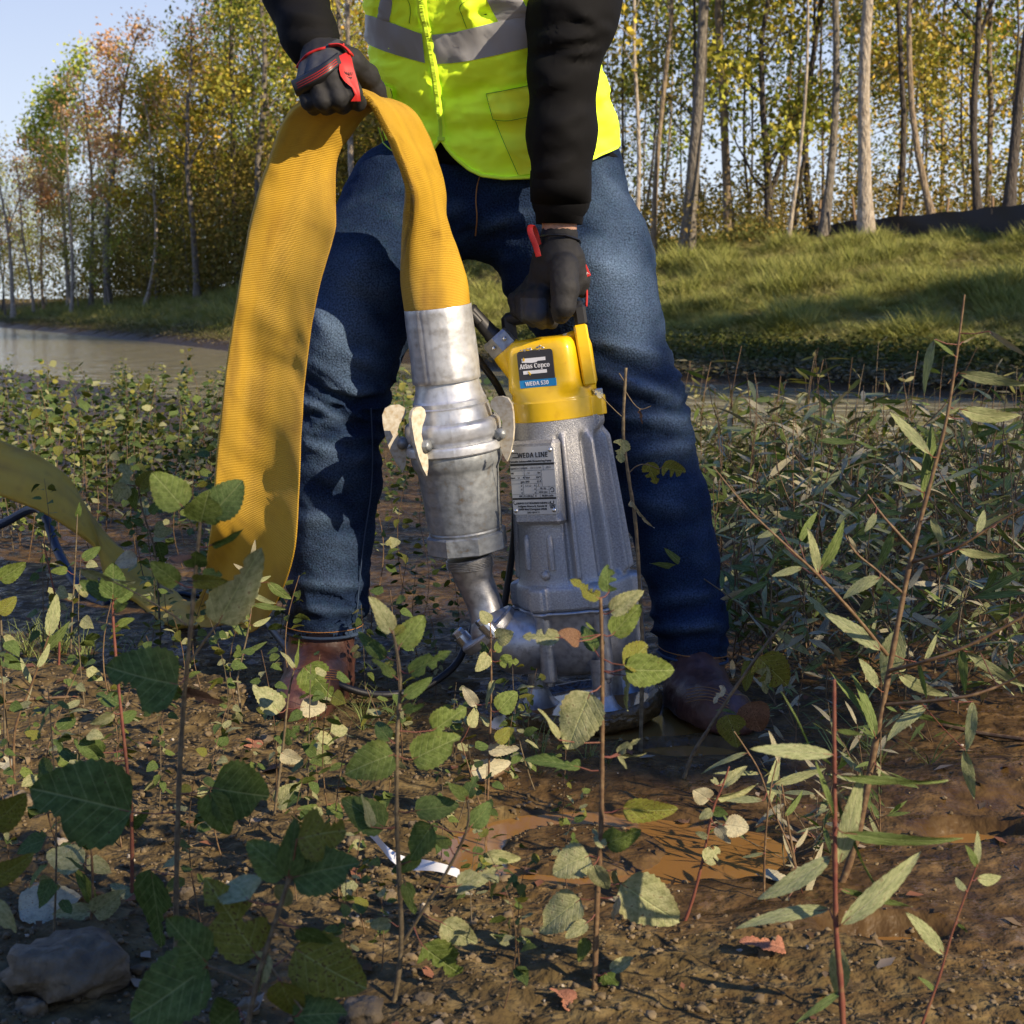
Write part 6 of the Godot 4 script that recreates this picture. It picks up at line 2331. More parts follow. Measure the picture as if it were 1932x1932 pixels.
# a plant drawn from the photograph: stems [[points [u, v(, depth)]...], r0, r1], leaves [base u, v, tip u, v, width, material, (roll, depth of tip)]
func plant(label: String, category: String, d: float, stems: Array, leaves: Array, kind: String, stem_mat := "stem_brown", tip_mat := "stem_red") -> Node3D:
	var f: Array = stems[0][0][0]
	var at := P(f[0], f[1], f[2] if f.size() > 2 else d)
	var g := gh(at.x, at.z)
	var low: bool = at.y > g + 0.01
	var root := Vector3(at.x, g - 0.01, at.z)
	var t := thing("willow_shoot" if kind == "willow" else "cottonwood_sapling", label, category, root)
	var b := B.new()
	var line := []
	for s in stems:
		var pts := []
		for q in s[0]:
			pts.append(P(q[0], q[1], q[2] if q.size() > 2 else d) - root)
		if s == stems[0] and (low or at.y < g):
			if at.y < g:
				pts[0].y = -0.0
			else:
				pts.push_front(Vector3(rng.randfn() * 0.004, 0, rng.randfn() * 0.004))
		pts = spline(pts, 6)
		var rr := []
		for i in pts.size():
			rr.append(0.76 * lerpf(s[1], s[2], float(i) / (pts.size() - 1)) * (1.0 + 0.12 * sin(i * 2.1)))
		line.append_array(pts)
		b.tube(pts, rr, 8)
	part("stem", b, M[stem_mat], t)
	var pb := B.new()
	var k := 0
	for q in leaves:
		var dd: float = q[7] if q.size() > 7 else rng.randf_range(-0.02, 0.02)
		var jit := rng.randfn() * 0.012
		var a := P(q[0], q[1], d + jit) - root
		var e := P(q[2], q[3], d + jit + dd) - root
		var best: Vector3 = line[0]
		for p in line:
			if p.distance_squared_to(a) < best.distance_squared_to(a):
				best = p
		var pr := maxf(0.0007, 0.012 * px(d) * 60.0)
		if best.distance_to(a) > 0.002:
			pb.tube([best, best.lerp(a, 0.5) + Vector3(0, -0.002, 0), a, a.lerp(e, 0.12)], [pr * 1.2, pr, pr, pr * 0.6], 5)
		var kd := kind
		if kind == "cotton":
			kd = ["cotton", "cotton", "bitten", "cotton", "bitten", "ragged"][k % 6]
		if q.size() > 8:
			kd = q[8]
		put_leaf(t, leaf_pick(kd, k % 4), M[q[5]], a, e, q[4] * (1.3 if kind == "willow" else 1.0), q[6] if q.size() > 6 else rng.randf_range(-28, 28))
		k += 1
	if pb.v.size():
		part("petioles", pb, M[tip_mat], t).set_meta("kind", "stuff")
	return t

# a seedling grown by rule, standing at the origin
func seedling(kind: String, sd: int, h: float, count: int, leaf: float, mats: Array, single: bool, lean := 0.06) -> Node3D:
	rng.seed = sd
	var t := Node3D.new()
	t.name = "willow_seedling" if kind == "willow" else "cottonwood_seedling"
	var b := B.new()
	var ld := Vector3(rng.randfn() * lean, 1, rng.randfn() * lean).normalized()
	var bend := Vector3(rng.randfn(), 0, rng.randfn()) * 0.06 * h
	var stem := []
	var rr := []
	for i in 9:
		var q := i / 8.0
		stem.append(ld * h * q + bend * sin(q * PI) + Vector3(0, -0.01, 0))
		rr.append(lerpf(0.0017, 0.0007, q) * (1.0 + h))
	b.tube(stem, rr, 5)
	var lines := [stem]
	if kind == "willow":
		for k in 3 + sd % 3:
			var q := rng.randf_range(0.08, 0.55)
			var p: Vector3 = stem[int(q * 8)]
			var dir := Vector3(rng.randfn(), rng.randf_range(0.6, 1.3), rng.randfn()).normalized()
			var l := [p]
			for i in 5:
				dir = (dir + Vector3(rng.randfn(), 0.5, rng.randfn()) * 0.12).normalized()
				l.append(l[-1] + dir * h * 0.13)
			lines.append(l)
			b.tube(l, [0.0022, 0.002, 0.0018, 0.0015, 0.0012, 0.0008], 4)
	part("stem", b, M.stem_tan if sd % 3 else M.stem_brown, t)
	var far := B.new()
	for k in count:
		var ln: Array = lines[k % lines.size()]
		var q := lerpf(0.22 if kind != "willow" else 0.05, 1.0, (k + rng.randf()) / count)
		if ln != stem:
			q = rng.randf_range(0.2, 1.0)
		var f := q * (ln.size() - 1)
		var i := mini(int(f), ln.size() - 2)
		var p: Vector3 = ln[i].lerp(ln[i + 1], f - i)
		var a := rng.randf() * TAU
		var lift := rng.randf_range(-0.7, 0.75) if kind != "willow" else rng.randf_range(-0.7, 1.0)
		var dir := Vector3(cos(a), lift, sin(a)).normalized()
		var base := p + dir * leaf * (0.35 if kind != "willow" else 0.04)
		var l := leaf * rng.randf_range(0.6, 1.2) * lerpf(1.0, 0.75, q)
		var up := Vector3(rng.randfn() * 0.6, 1.0, rng.randfn() * 0.6 + 0.5).normalized()
		var z := (up - dir * up.dot(dir)).normalized()
		var x := dir.cross(z)
		var xf := Transform3D(Basis(x * l * rng.randf_range(0.8, 1.05) * (1.25 if kind == "willow" else 1.0), dir * l, z * l), base)
		var kd: String = kind if kind == "willow" else ["cotton", "cotton", "bitten", "cotton"][k % 4]
		if single:
			part("leaf", leaf_pick(kd, k % 4, false), M[mats[rng.randi() % mats.size()]], t, xf)
		else:
			var src: Array = leaf_pick(kd, k % 4, false).surface_get_arrays(0)
			var st := far.v.size()
			var tone: Color = mats[rng.randi() % mats.size()] * rng.randf_range(0.8, 1.25)
			for w in src[Mesh.ARRAY_VERTEX]:
				far.add(xf * w, Vector2.ZERO, tone)
			for w in src[Mesh.ARRAY_INDEX]:
				far.ix.append(st + w)
		if kind != "willow":
			b = B.new()
	if not single:
		part("leaves", far, M.leafy, t)
	return t

func make_hero_plants() -> void:
	rng.seed = 1234
	# foreground left, tall
	plant("tall nearest sapling at left with a huge bitten leaf and a rosette at its tip", "sapling", 1.5, [
		[[[335, 1900], [332, 1726], [337, 1498], [345, 1351], [358, 1204], [368, 1090], [378, 985]], 0.0042, 0.0022],
		[[[357, 1250], [388, 1206], [411, 1176]], 0.0018, 0.0012], [[[352, 1180], [325, 1160], [240, 1110], [150, 1070]], 0.0016, 0.0008]], [
		[346, 958, 286, 890, 1.05, "green", 12], [397, 974, 456, 902, 1.0, "deep", -10], [379, 984, 391, 936, 1.35, "green", 0, -0.02], [399, 1028, 462, 1008, 0.45, "deep", 50], [369, 1070, 371, 1042, 1.1, "deep"], [382, 1086, 423, 1080, 0.8, "green"], [337, 1100, 282, 1066, 0.85, "green"], [364, 1095, 421, 1102, 0.6, "spotted", 30],
		[411, 1176, 494, 1038, 0.62, "dusty", 10, -0.02, "bitten"], [350, 1062, 322, 1040, 1.2, "brown", 40], [345, 1310, 274, 1272, 0.75, "green", -45], [345, 1304, 417, 1331, 0.6, "brown", 30],
		[336, 1292, 200, 1256, 1.15, "deep", 10, -0.03, "bitten"], [248, 1532, 50, 1492, 1.1, "deep", -6, -0.02, "bitten"], [400, 1486, 514, 1507, 1.35, "deep", 8], [393, 1496, 428, 1580, 0.95, "green", 20], [285, 1640, 300, 1792, 0.62, "deep", 35], [150, 1070, 240, 1118, 0.35, "dusty", 60]], "cotton")
	plant("nearest leafy cottonwood sapling at the bottom left with yellow spotted leaves", "sapling", 1.27, [
		[[[455, 1990], [467, 1932], [497, 1810], [543, 1667], [547, 1652]], 0.0038, 0.0022], [[[497, 1810], [530, 1850], [570, 1905]], 0.002, 0.0016], [[[480, 1860], [440, 1840], [391, 1823]], 0.0018, 0.0012]], [
		[539, 1652, 466, 1586, 0.95, "green", 10], [544, 1652, 556, 1555, 0.62, "deep", 0], [551, 1656, 676, 1622, 0.95, "deep", -12], [540, 1668, 526, 1718, 0.8, "dusty"], [560, 1583, 659, 1566, 0.9, "spotted", 5, 0.05], [482, 1802, 402, 1666, 0.80, "spotted", 10], [470, 1700, 420, 1640, 0.9, "dusty", 10, 0.05],
		[391, 1823, 232, 1922, 1.0, "deep", 14], [391, 1818, 318, 1732, 0.95, "deep", 20], [556, 1789, 692, 1870, 0.98, "spotted", 6], [551, 1919, 660, 1902, 1.0, "deep", -20], [505, 1797, 474, 1876, 0.8, "dusty", 30], [560, 1751, 628, 1783, 0.65, "deep", 40], [530, 1850, 560, 1935, 0.8, "spotted", 20], [450, 1900, 380, 1960, 0.9, "deep", 10]], "cotton", "stem_brown")
	plant("upright cottonwood sapling left of the pump with paired pointed leaves up a red stem", "sapling", 1.6, [
		[[[741, 1945], [757, 1780], [749, 1560], [749, 1401], [755, 1281], [741, 1190]], 0.0040, 0.0020],
		[[[757, 1784], [841, 1648], [882, 1560], [881, 1505]], 0.0026, 0.0014]], [
		[753, 1220, 802, 1160, 0.8, "green"], [738, 1192, 707, 1128, 0.62, "dusty"], [743, 1200, 768, 1172, 0.5, "spotted"], [730, 1240, 671, 1194, 0.5, "deep"], [745, 1277, 702, 1242, 0.5, "green"], [773, 1270, 842, 1229, 0.5, "deep"], [761, 1314, 820, 1278, 0.5, "deep"], [737, 1397, 706, 1356, 0.7, "deep"], [760, 1340, 800, 1330, 0.5, "deep"],
		[743, 1423, 652, 1458, 1.0, "green", 5], [779, 1433, 862, 1388, 0.9, "green"], [817, 1378, 878, 1335, 1.0, "green", 0, 0.0, "ragged"], [726, 1562, 645, 1506, 0.85, "deep", 8], [783, 1530, 868, 1512, 0.75, "deep"], [817, 1557, 762, 1626, 0.85, "green"], [793, 1612, 740, 1650, 0.6, "deep"], [763, 1664, 784, 1726, 0.55, "green"],
		[882, 1505, 897, 1458, 0.85, "deep"], [888, 1560, 926, 1512, 0.85, "deep"], [880, 1505, 850, 1480, 0.7, "green"], [863, 1672, 938, 1639, 0.65, "dusty"], [912, 1612, 992, 1626, 0.42, "dusty"], [833, 1740, 904, 1787, 0.8, "dusty", 10], [797, 1784, 878, 1849, 0.85, "green", 10], [739, 1740, 695, 1747, 0.55, "dusty"], [850, 1600, 812, 1570, 0.7, "green"], [700, 1560, 690, 1500, 0.5, "dusty", 30]], "cotton")
	plant("cottonwood sapling standing right in front of the pump's foot plate with big dusty leaves", "sapling", 1.62, [
		[[[1121, 1945], [1126, 1720], [1134, 1560], [1136, 1401], [1136, 1242], [1133, 1128]], 0.0042, 0.0024]], [
		[1131, 1130, 1076, 1092, 0.6, "spotted", 10, 0.0, "ragged"], [1131, 1128, 1098, 1112, 0.9, "spotted", 20, 0.0, "ragged"], [1149, 1117, 1146, 1066, 0.95, "deep", 0, 0.0, "ragged"], [1152, 1155, 1210, 1116, 0.65, "dusty"], [1155, 1198, 1210, 1141, 0.78, "green", 0, 0.0, "bitten"], [1056, 1203, 985, 1198, 0.6, "dusty", 10, 0.0, "ragged"], [1092, 1210, 1062, 1192, 0.9, "brown"], [1124, 1229, 1097, 1174, 0.55, "deep"], [1138, 1220, 1106, 1172, 0.42, "green", 30],
		[1179, 1262, 1277, 1266, 0.86, "green", 4, 0.0, "cotton"], [1175, 1255, 1235, 1212, 0.8, "spotted", 10, 0.03], [1187, 1274, 1172, 1346, 0.42, "dusty", 40], [1114, 1306, 1070, 1416, 0.92, "dusty", 4, 0.0, "cotton"], [1054, 1396, 1030, 1336, 0.32, "dusty", 50], [1174, 1525, 1284, 1533, 0.58, "spotted", 15, 0.0, "cotton"], [1096, 1448, 988, 1422, 0.42, "deep", 30, 0.0, "bitten"], [1142, 1592, 1209, 1568, 0.8, "green"], [1140, 1600, 1118, 1560, 0.6, "dusty"],
		[1112, 1614, 1042, 1648, 1.15, "dusty", 8], [1120, 1632, 1145, 1686, 0.85, "dusty"], [1172, 1667, 1284, 1742, 0.92, "dusty", 5, 0.0, "cotton"], [1163, 1640, 1172, 1726, 0.3, "dusty", 50], [1096, 1696, 1010, 1758, 0.9, "dusty", 12], [1168, 1690, 1150, 1742, 0.5, "pale", 20], [1108, 1740, 1066, 1770, 0.7, "dusty"], [1110, 1770, 1090, 1815, 0.7, "green"], [1150, 1832, 1200, 1803, 0.55, "dusty"], [1140, 1838, 1119, 1893, 0.75, "deep"], [1142, 1836, 1168, 1860, 0.7, "deep"], [1166, 1421, 1200, 1396, 0.45, "dusty"], [1166, 1424, 1219, 1430, 0.25, "dusty", 40], [1166, 1426, 1184, 1450, 0.35, "dusty"]], "cotton", "stem_tan")
	plant("thin red stemmed sapling with pale round leaves just left of the pump's leg", "sapling", 2.15, [
		[[[916, 1600], [924, 1401], [927, 1290], [925, 1170]], 0.0026, 0.0014], [[[918, 1560], [888, 1460], [870, 1400]], 0.0016, 0.001]], [
		[924, 1176, 906, 1152, 1.1, "dusty"], [936, 1204, 964, 1196, 1.2, "dusty", 6], [934, 1230, 952, 1200, 0.7, "green"], [920, 1234, 902, 1266, 0.9, "dusty"], [918, 1238, 908, 1210, 0.8, "deep"], [942, 1247, 980, 1249, 0.9, "green", 0, 0.0, "ragged"], [934, 1284, 911, 1334, 0.36, "dusty", 30], [940, 1342, 976, 1304, 1.05, "green"], [920, 1414, 980, 1412, 0.62, "pale", 8], [888, 1455, 970, 1440, 0.55, "pale", 8], [936, 1400, 966, 1372, 0.9, "spotted"], [880, 1428, 866, 1424, 0.6, "pale"], [924, 1370, 905, 1350, 0.6, "dusty"], [900, 1330, 872, 1300, 0.7, "pale"], [885, 1372, 905, 1330, 0.7, "dusty"]], "cotton", "stem_tan")
	# left, standing between the nearest saplings and the hose
	plant("reddish sapling with ragged heart shaped leaves in front of the twist of the yellow hose", "sapling", 3.3, [
		[[[302, 1205], [301, 1170], [293, 1047], [269, 963], [261, 915]], 0.0040, 0.0022]], [
		[253, 920, 228, 874, 1.1, "dusty", 5, 0.0, "ragged"], [240, 914, 214, 948, 1.1, "dusty", 5, 0.0, "bitten"], [248, 916, 254, 968, 0.5, "green"], [262, 920, 285, 890, 0.8, "spotted"], [290, 998, 326, 1003, 1.2, "dusty"], [295, 1022, 310, 1068, 0.85, "deep"], [259, 1050, 211, 1068, 0.85, "pale", 10], [284, 970, 300, 945, 0.8, "green"], [297, 1100, 328, 1120, 0.5, "pale"], [270, 990, 248, 980, 0.7, "deep"]], "cotton")
	plant("slim sapling with one oval grey green leaf left of the hose twist", "sapling", 3.2, [
		[[[134, 1220], [135, 1184], [143, 1037], [146, 970]], 0.0032, 0.0016]], [
		[156, 1056, 190, 1031, 0.65, "deep"], [128, 1077, 94, 1076, 0.7, "green"], [146, 975, 152, 950, 0.5, "deep"], [150, 1100, 166, 1130, 0.8, "dusty"], [140, 1130, 120, 1118, 0.6, "dusty"]], "cotton", "stem_brown")
	plant("short red stemmed seedling with small round pale leaves near the left edge", "sapling", 3.1, [
		[[[112, 1190], [107, 1142], [93, 1073], [82, 1022]], 0.0036, 0.0016]], [
		[108, 1112, 128, 1126, 1.1, "dusty"], [98, 1090, 88, 1082, 0.8, "pale"], [112, 1140, 126, 1150, 0.9, "dusty"], [104, 1120, 90, 1140, 0.6, "spotted"], [118, 1150, 134, 1144, 0.4, "pale"]], "cotton", "stem_red")
	plant("tall thin red sapling behind the nearest tall sapling, dark leaves at its top", "sapling", 1.85, [
		[[[253, 1835], [248, 1540], [238, 1435], [224, 1300], [214, 1180], [213, 1131]], 0.0034, 0.0018]], [
		[213, 1130, 213, 1062, 0.95, "deep"], [210, 1128, 146, 1096, 0.55, "deep"], [218, 1130, 262, 1112, 0.7, "deep"], [222, 1180, 252, 1166, 0.6, "green"], [216, 1150, 240, 1138, 0.6, "green"], [228, 1330, 180, 1300, 0.8, "deep"], [226, 1360, 262, 1340, 0.7, "deep"], [215, 1345, 168, 1372, 0.5, "dusty"], [240, 1560, 280, 1530, 0.6, "green"], [246, 1700, 210, 1660, 0.8, "dusty"], [196, 1420, 140, 1400, 0.9, "deep"], [150, 1436, 92, 1392, 0.5, "deep"]], "cotton", "stem_red")
	plant("sapling with a pale drooping leaf in front of the left boot", "sapling", 2.2, [
		[[[516, 1560], [528, 1456], [536, 1389], [544, 1313], [555, 1262]], 0.0030, 0.0016]], [
		[573, 1258, 626, 1316, 1.1, "green", 6, 0.0, "bitten"], [566, 1334, 620, 1336, 0.9, "pale", 8], [527, 1345, 482, 1288, 0.9, "dusty", 20, 0.0, "bitten"], [553, 1262, 532, 1222, 0.4, "dusty", 40], [556, 1262, 566, 1205, 0.22, "green", 30], [535, 1400, 560, 1372, 0.9, "deep"], [530, 1420, 572, 1440, 0.9, "pale", 20], [522, 1520, 560, 1480, 0.8, "dusty"]], "cotton")
	plant("cottonwood seedling at the left edge with broad blotchy leaves", "sapling", 2.4, [
		[[[8, 1300], [2, 1180], [-8, 1060]], 0.0032, 0.0018]], [
		[-2, 1094, 49, 1062, 0.75, "green", 10, 0.0, "cotton"], [-4, 1156, 32, 1128, 0.9, "spotted", 10], [4, 1200, 40, 1230, 0.6, "dusty"], [0, 1240, 44, 1262, 0.7, "deep"]], "cotton")
	plant("dark sapling tip poking in at the left edge above the bottom corner", "sapling", 1.4, [
		[[[-40, 1800], [-30, 1640], [-20, 1540]], 0.003, 0.002]], [
		[-18, 1560, 48, 1500, 0.7, "spotted", 10], [-20, 1660, 54, 1625, 0.6, "spotted", 20], [-14, 1700, 30, 1760, 0.6, "dusty"]], "cotton")
	plant("low sapling with small pointed leaves under the huge bitten leaf at lower left", "sapling", 1.75, [
		[[[172, 1860], [175, 1700], [172, 1600], [165, 1560]], 0.0026, 0.0015]], [
		[158, 1630, 85, 1608, 0.9, "dusty", 10], [174, 1720, 96, 1722, 0.6, "dusty", 10], [176, 1722, 228, 1688, 0.8, "dusty", 10], [172, 1700, 150, 1640, 0.5, "green", 30], [178, 1760, 220, 1735, 0.5, "deep"], [172, 1590, 200, 1560, 0.7, "dusty"]], "cotton", "stem_tan")
	# right of the pump
	plant("slender sapling with pale round leaves leaning over the brown mud right of the pump", "sapling", 1.82, [
		[[[1284, 1796], [1306, 1700], [1326, 1622], [1344, 1532], [1362, 1486], [1376, 1446]], 0.0030, 0.0013]], [
		[1338, 1508, 1309, 1492, 1.0, "pale"], [1344, 1530, 1319, 1544, 0.9, "dusty"], [1346, 1530, 1371, 1535, 0.9, "deep"], [1367, 1556, 1416, 1566, 1.15, "pale", 6, 0.0, "cotton"], [1352, 1558, 1378, 1592, 0.85, "pale"], [1329, 1626, 1362, 1597, 0.95, "dusty"], [1362, 1487, 1405, 1440, 0.4, "dusty"], [1352, 1504, 1440, 1490, 0.28, "dusty", 40], [1348, 1480, 1350, 1466, 0.9, "dusty"], [1336, 1580, 1310, 1570, 0.6, "dusty"]], "cotton", "stem_red")
	plant("dead leaning stick with big dirty mottled leaves crossing in front of the right boot", "dead sapling", 2.42, [
		[[[1290, 1470], [1308, 1421], [1342, 1368], [1377, 1313], [1447, 1214], [1494, 1160]], 0.0044, 0.003], [[[1352, 1358], [1365, 1348], [1372, 1346]], 0.002, 0.0015], [[[1385, 1310], [1405, 1312], [1416, 1325]], 0.0018, 0.001]], [
		[1372, 1348, 1392, 1412, 1.05, "spotted", 6, 0.0, "bitten"], [1414, 1324, 1438, 1386, 1.2, "brown", 4], [1430, 1240, 1490, 1300, 1.1, "spotted", 5, 0.0, "ragged"], [1416, 1246, 1402, 1305, 0.6, "spotted", 20], [1366, 1294, 1346, 1328, 0.6, "pale", 10, 0.0, "ragged"], [1440, 1250, 1438, 1312, 0.7, "dusty", 30]], "cotton", "stem_brown", "stem_tan")
	plant("thin dead twig with shrivelled leaves in front of the right leg beside the pump", "twig", 2.62, [
		[[[1212, 1230], [1209, 1154], [1200, 996], [1187, 906], [1176, 816], [1181, 694]], 0.0048, 0.0032], [[[1187, 892], [1200, 880], [1218, 876], [1240, 884]], 0.0014, 0.001], [[[1181, 740], [1196, 762], [1210, 772], [1228, 766]], 0.0012, 0.0008], [[[1178, 790], [1160, 774], [1132, 745]], 0.0014, 0.0007], [[[1178, 720], [1168, 704]], 0.0016, 0.0012]], [
		[1172, 828, 1172, 874, 1.0, "dusty", 10, 0.0, "ragged"], [1222, 872, 1238, 916, 0.9, "spotted", 10, 0.0, "ragged"], [1248, 882, 1296, 892, 0.95, "spotted", 10, 0.0, "ragged"], [1190, 944, 1228, 1004, 0.3, "pale", 40, 0.0, "ragged"], [1206, 774, 1212, 800, 0.4, "brown", 20, 0.0, "ragged"], [1136, 750, 1124, 736, 0.8, "pale", 10, 0.0, "ragged"]], "cotton", "stem_brown", "stem_tan")
	# willows
	plant("tallest willow shoot at right with drooping narrow leaves and long side branches", "willow", 1.95, [
		[[[1556, 1730], [1574, 1697], [1616, 1583], [1646, 1432], [1670, 1306], [1697, 1162], [1724, 1032], [1763, 882], [1787, 785], [1805, 671], [1820, 556]], 0.0075, 0.0016],
		[[[1721, 1035], [1667, 975], [1637, 933]], 0.0028, 0.0014], [[[1722, 1060], [1802, 1035, 1.9], [1880, 987, 1.88], [1945, 952, 1.86]], 0.003, 0.0014], [[[1674, 1236], [1613, 1161, 1.92], [1544, 1086, 1.9], [1480, 1026, 1.88], [1411, 960, 1.88], [1345, 880, 1.88]], 0.0034, 0.001], [[[1702, 1118], [1652, 1074], [1613, 1041], [1590, 1000]], 0.0024, 0.001], [[[1677, 1266], [1742, 1249, 1.9], [1832, 1216, 1.88], [1940, 1158, 1.86]], 0.0036, 0.0022], [[[1668, 1330], [1772, 1321, 1.9], [1832, 1312, 1.88], [1892, 1291, 1.88], [1945, 1262, 1.86]], 0.0032, 0.0018], [[[1794, 716], [1788, 724]], 0.001, 0.0008]], [
		[1802, 672, 1762, 640, 0.8, "willow", 30], [1764, 640, 1732, 744, 1.0, "willow_pale", 35], [1814, 646, 1868, 625, 0.5, "willow_dry", 40], [1866, 625, 1936, 680, 0.8, "willow_dry", 30], [1808, 703, 1940, 728, 0.95, "willow_pale", 15], [1787, 780, 1812, 770, 1.5, "willow_pale"], [1812, 772, 1936, 790, 1.2, "willow_pale", 12], [1818, 790, 1822, 838, 1.0, "willow_pale", 30], [1754, 857, 1678, 774, 0.95, "willow_pale", 10], [1742, 943, 1764, 803, 0.95, "willow", 14], [1733, 925, 1684, 906, 0.9, "willow_pale", 20], [1652, 968, 1630, 1002, 1.8, "willow_pale", 10], [1757, 974, 1782, 1036, 1.2, "willow_pale", 14], [1844, 1006, 1860, 958, 1.5, "willow_pale", 10], [1808, 1036, 1898, 1055, 0.9, "willow_pale", 12], [1760, 890, 1770, 850, 1.4, "willow", 30],
		[1471, 999, 1428, 1015, 1.5, "willow_pale", 10], [1544, 1081, 1529, 1000, 1.0, "willow_pale", 14], [1547, 1075, 1594, 985, 1.1, "willow", 12], [1508, 1024, 1546, 964, 1.1, "willow", 14], [1514, 1071, 1455, 1087, 1.3, "willow_pale", 12], [1661, 1227, 1556, 1152, 1.15, "willow_pale", 10], [1661, 1089, 1588, 1129, 1.5, "willow_pale", 8], [1685, 1002, 1652, 1070, 1.2, "willow", 12], [1697, 1186, 1670, 1302, 2.0, "willow_pale", 6], [1656, 1298, 1625, 1245, 1.5, "willow_pale", 10], [1694, 1270, 1795, 1322, 1.1, "willow_pale", 14], [1733, 1250, 1743, 1320, 0.9, "willow", 30], [1816, 1220, 1820, 1311, 1.0, "willow", 14], [1823, 1229, 1936, 1306, 0.8, "willow_pale", 20], [1748, 1332, 1673, 1394, 1.3, "willow_pale", 10], [1835, 1324, 1820, 1420, 1.2, "willow_pale", 10], [1820, 1415, 1838, 1510, 1.1, "willow_pale", 10], [1700, 1336, 1830, 1388, 0.5, "willow", 40], [1652, 1392, 1615, 1272, 0.9, "willow", 20], [1656, 1376, 1579, 1260, 0.7, "willow", 40], [1850, 1232, 1838, 1270, 0.9, "willow_pale"], [1745, 1246, 1770, 1196, 1.0, "willow_pale"], [1400, 950, 1360, 1000, 0.4, "willow_dry", 40], [1480, 1030, 1430, 1092, 0.5, "willow", 30], [1620, 1046, 1600, 1010, 0.8, "willow_dry"], [1880, 990, 1915, 1040, 0.7, "willow", 20], [1660, 1450, 1725, 1485, 0.5, "willow_dry", 30]], "willow", "stem_tan")
	plant("nearest upright willow shoot with brown red stem and long level leaves at lower right", "willow", 1.46, [
		[[[1592, 1960], [1586, 1850], [1577, 1743], [1575, 1553], [1574, 1372], [1574, 1282]], 0.0048, 0.0022]], [
		[1572, 1424, 1416, 1412, 0.95, "willow_pale", 8], [1580, 1461, 1804, 1497, 0.42, "willow", 30], [1589, 1571, 1826, 1596, 0.62, "willow", 18], [1568, 1616, 1424, 1696, 1.1, "willow_pale", 6], [1583, 1630, 1627, 1456, 0.95, "willow_pale", 10], [1587, 1745, 1738, 1612, 1.0, "willow_pale", 6], [1565, 1715, 1385, 1747, 0.8, "willow_pale", 10], [1586, 1677, 1730, 1728, 0.55, "willow", 30], [1577, 1377, 1632, 1387, 1.0, "willow", 20], [1580, 1502, 1635, 1690, 0.38, "willow", 40], [1572, 1545, 1507, 1308, 0.30, "willow", 40], [1580, 1784, 1572, 1892, 1.6, "willow_pale", 10], [1590, 1870, 1500, 1930, 0.8, "willow", 20], [1578, 1480, 1586, 1540, 0.8, "willow_dry"]], "willow", "stem_red")
	plant("small red stemmed willow seedling at the bottom right corner", "willow", 1.5, [
		[[[1735, 1950], [1770, 1850], [1802, 1743], [1844, 1631]], 0.0026, 0.0012]], [
		[1844, 1631, 1845, 1566, 1.1, "willow_pale", 12], [1843, 1635, 1828, 1600, 1.2, "willow", 20], [1843, 1657, 1899, 1655, 1.7, "willow_pale", 8], [1823, 1681, 1803, 1654, 2.2, "willow_pale", 10], [1806, 1740, 1826, 1760, 1.0, "willow", 20], [1780, 1800, 1720, 1728, 1.2, "willow_pale", 10], [1764, 1870, 1735, 1845, 1.2, "willow", 10]], "willow", "stem_red")
	plant("dusty willow shoot with three thin stems left of the nearest willow", "willow", 1.9, [
		[[[1440, 1786], [1443, 1607], [1452, 1500], [1470, 1420]], 0.0022, 0.001], [[[1507, 1660], [1490, 1600], [1455, 1520], [1430, 1450], [1385, 1380]], 0.002, 0.001], [[[1504, 1650], [1488, 1560], [1475, 1480]], 0.0022, 0.0014]], [
		[1440, 1510, 1345, 1506, 0.8, "willow_pale", 12], [1436, 1460, 1352, 1456, 0.5, "willow_pale", 12], [1412, 1420, 1316, 1456, 0.6, "willow_pale", 20], [1450, 1520, 1476, 1420, 1.0, "willow_pale", 12], [1460, 1480, 1560, 1450, 0.9, "willow_pale", 12], [1470, 1440, 1455, 1380, 0.9, "willow_dry", 20], [1480, 1540, 1520, 1490, 1.0, "willow", 20], [1500, 1640, 1480, 1570, 0.7, "willow_dry", 20], [1443, 1610, 1398, 1618, 0.8, "willow_pale", 12], [1446, 1560, 1420, 1570, 1.3, "dusty", 10], [1500, 1600, 1530, 1560, 1.0, "willow_dry", 20], [1520, 1700, 1560, 1590, 0.7, "willow_dry", 20], [1478, 1500, 1440, 1480, 0.8, "willow_pale"], [1490, 1690, 1470, 1730, 0.9, "willow_dry"]], "willow", "stem_tan")
	plant("pale green willow shoot beside the left boot with narrow leaves", "willow", 2.7, [
		[[[448, 1290], [451, 1266], [473, 1158], [473, 1050]], 0.003, 0.0014]], [
		[480, 1100, 512, 1086, 1.3, "willow_pale"], [505, 1098, 552, 1134, 1.6, "willow", 10], [476, 1120, 520, 1140, 1.2, "willow_pale", 10], [470, 1080, 440, 1062, 1.2, "willow_dry"], [476, 1140, 540, 1150, 1.0, "willow", 10], [470, 1170, 440, 1120, 1.2, "willow", 10], [476, 1180, 514, 1164, 1.4, "willow_pale", 10], [468, 1200, 430, 1166, 1.2, "willow", 10], [478, 1130, 486, 1080, 1.4, "dusty", 10], [474, 1060, 480, 1020, 1.0, "willow_dry"], [464, 1230, 500, 1210, 1.1, "willow"]], "willow", "stem_brown")
	plant("bright green upright willow seedling standing on the lit mud at far left", "willow", 2.3, [
		[[[28, 1380], [60, 1290], [85, 1220], [102, 1160]], 0.003, 0.0016]], [
		[92, 1200, 108, 1120, 1.6, "willow_pale", 8], [80, 1230, 128, 1180, 1.1, "willow", 10], [70, 1260, 96, 1210, 1.3, "willow_pale", 10], [60, 1290, 40, 1240, 1.1, "willow_pale", 10], [45, 1330, 62, 1290, 1.0, "willow_dry"]], "willow", "stem_tan")

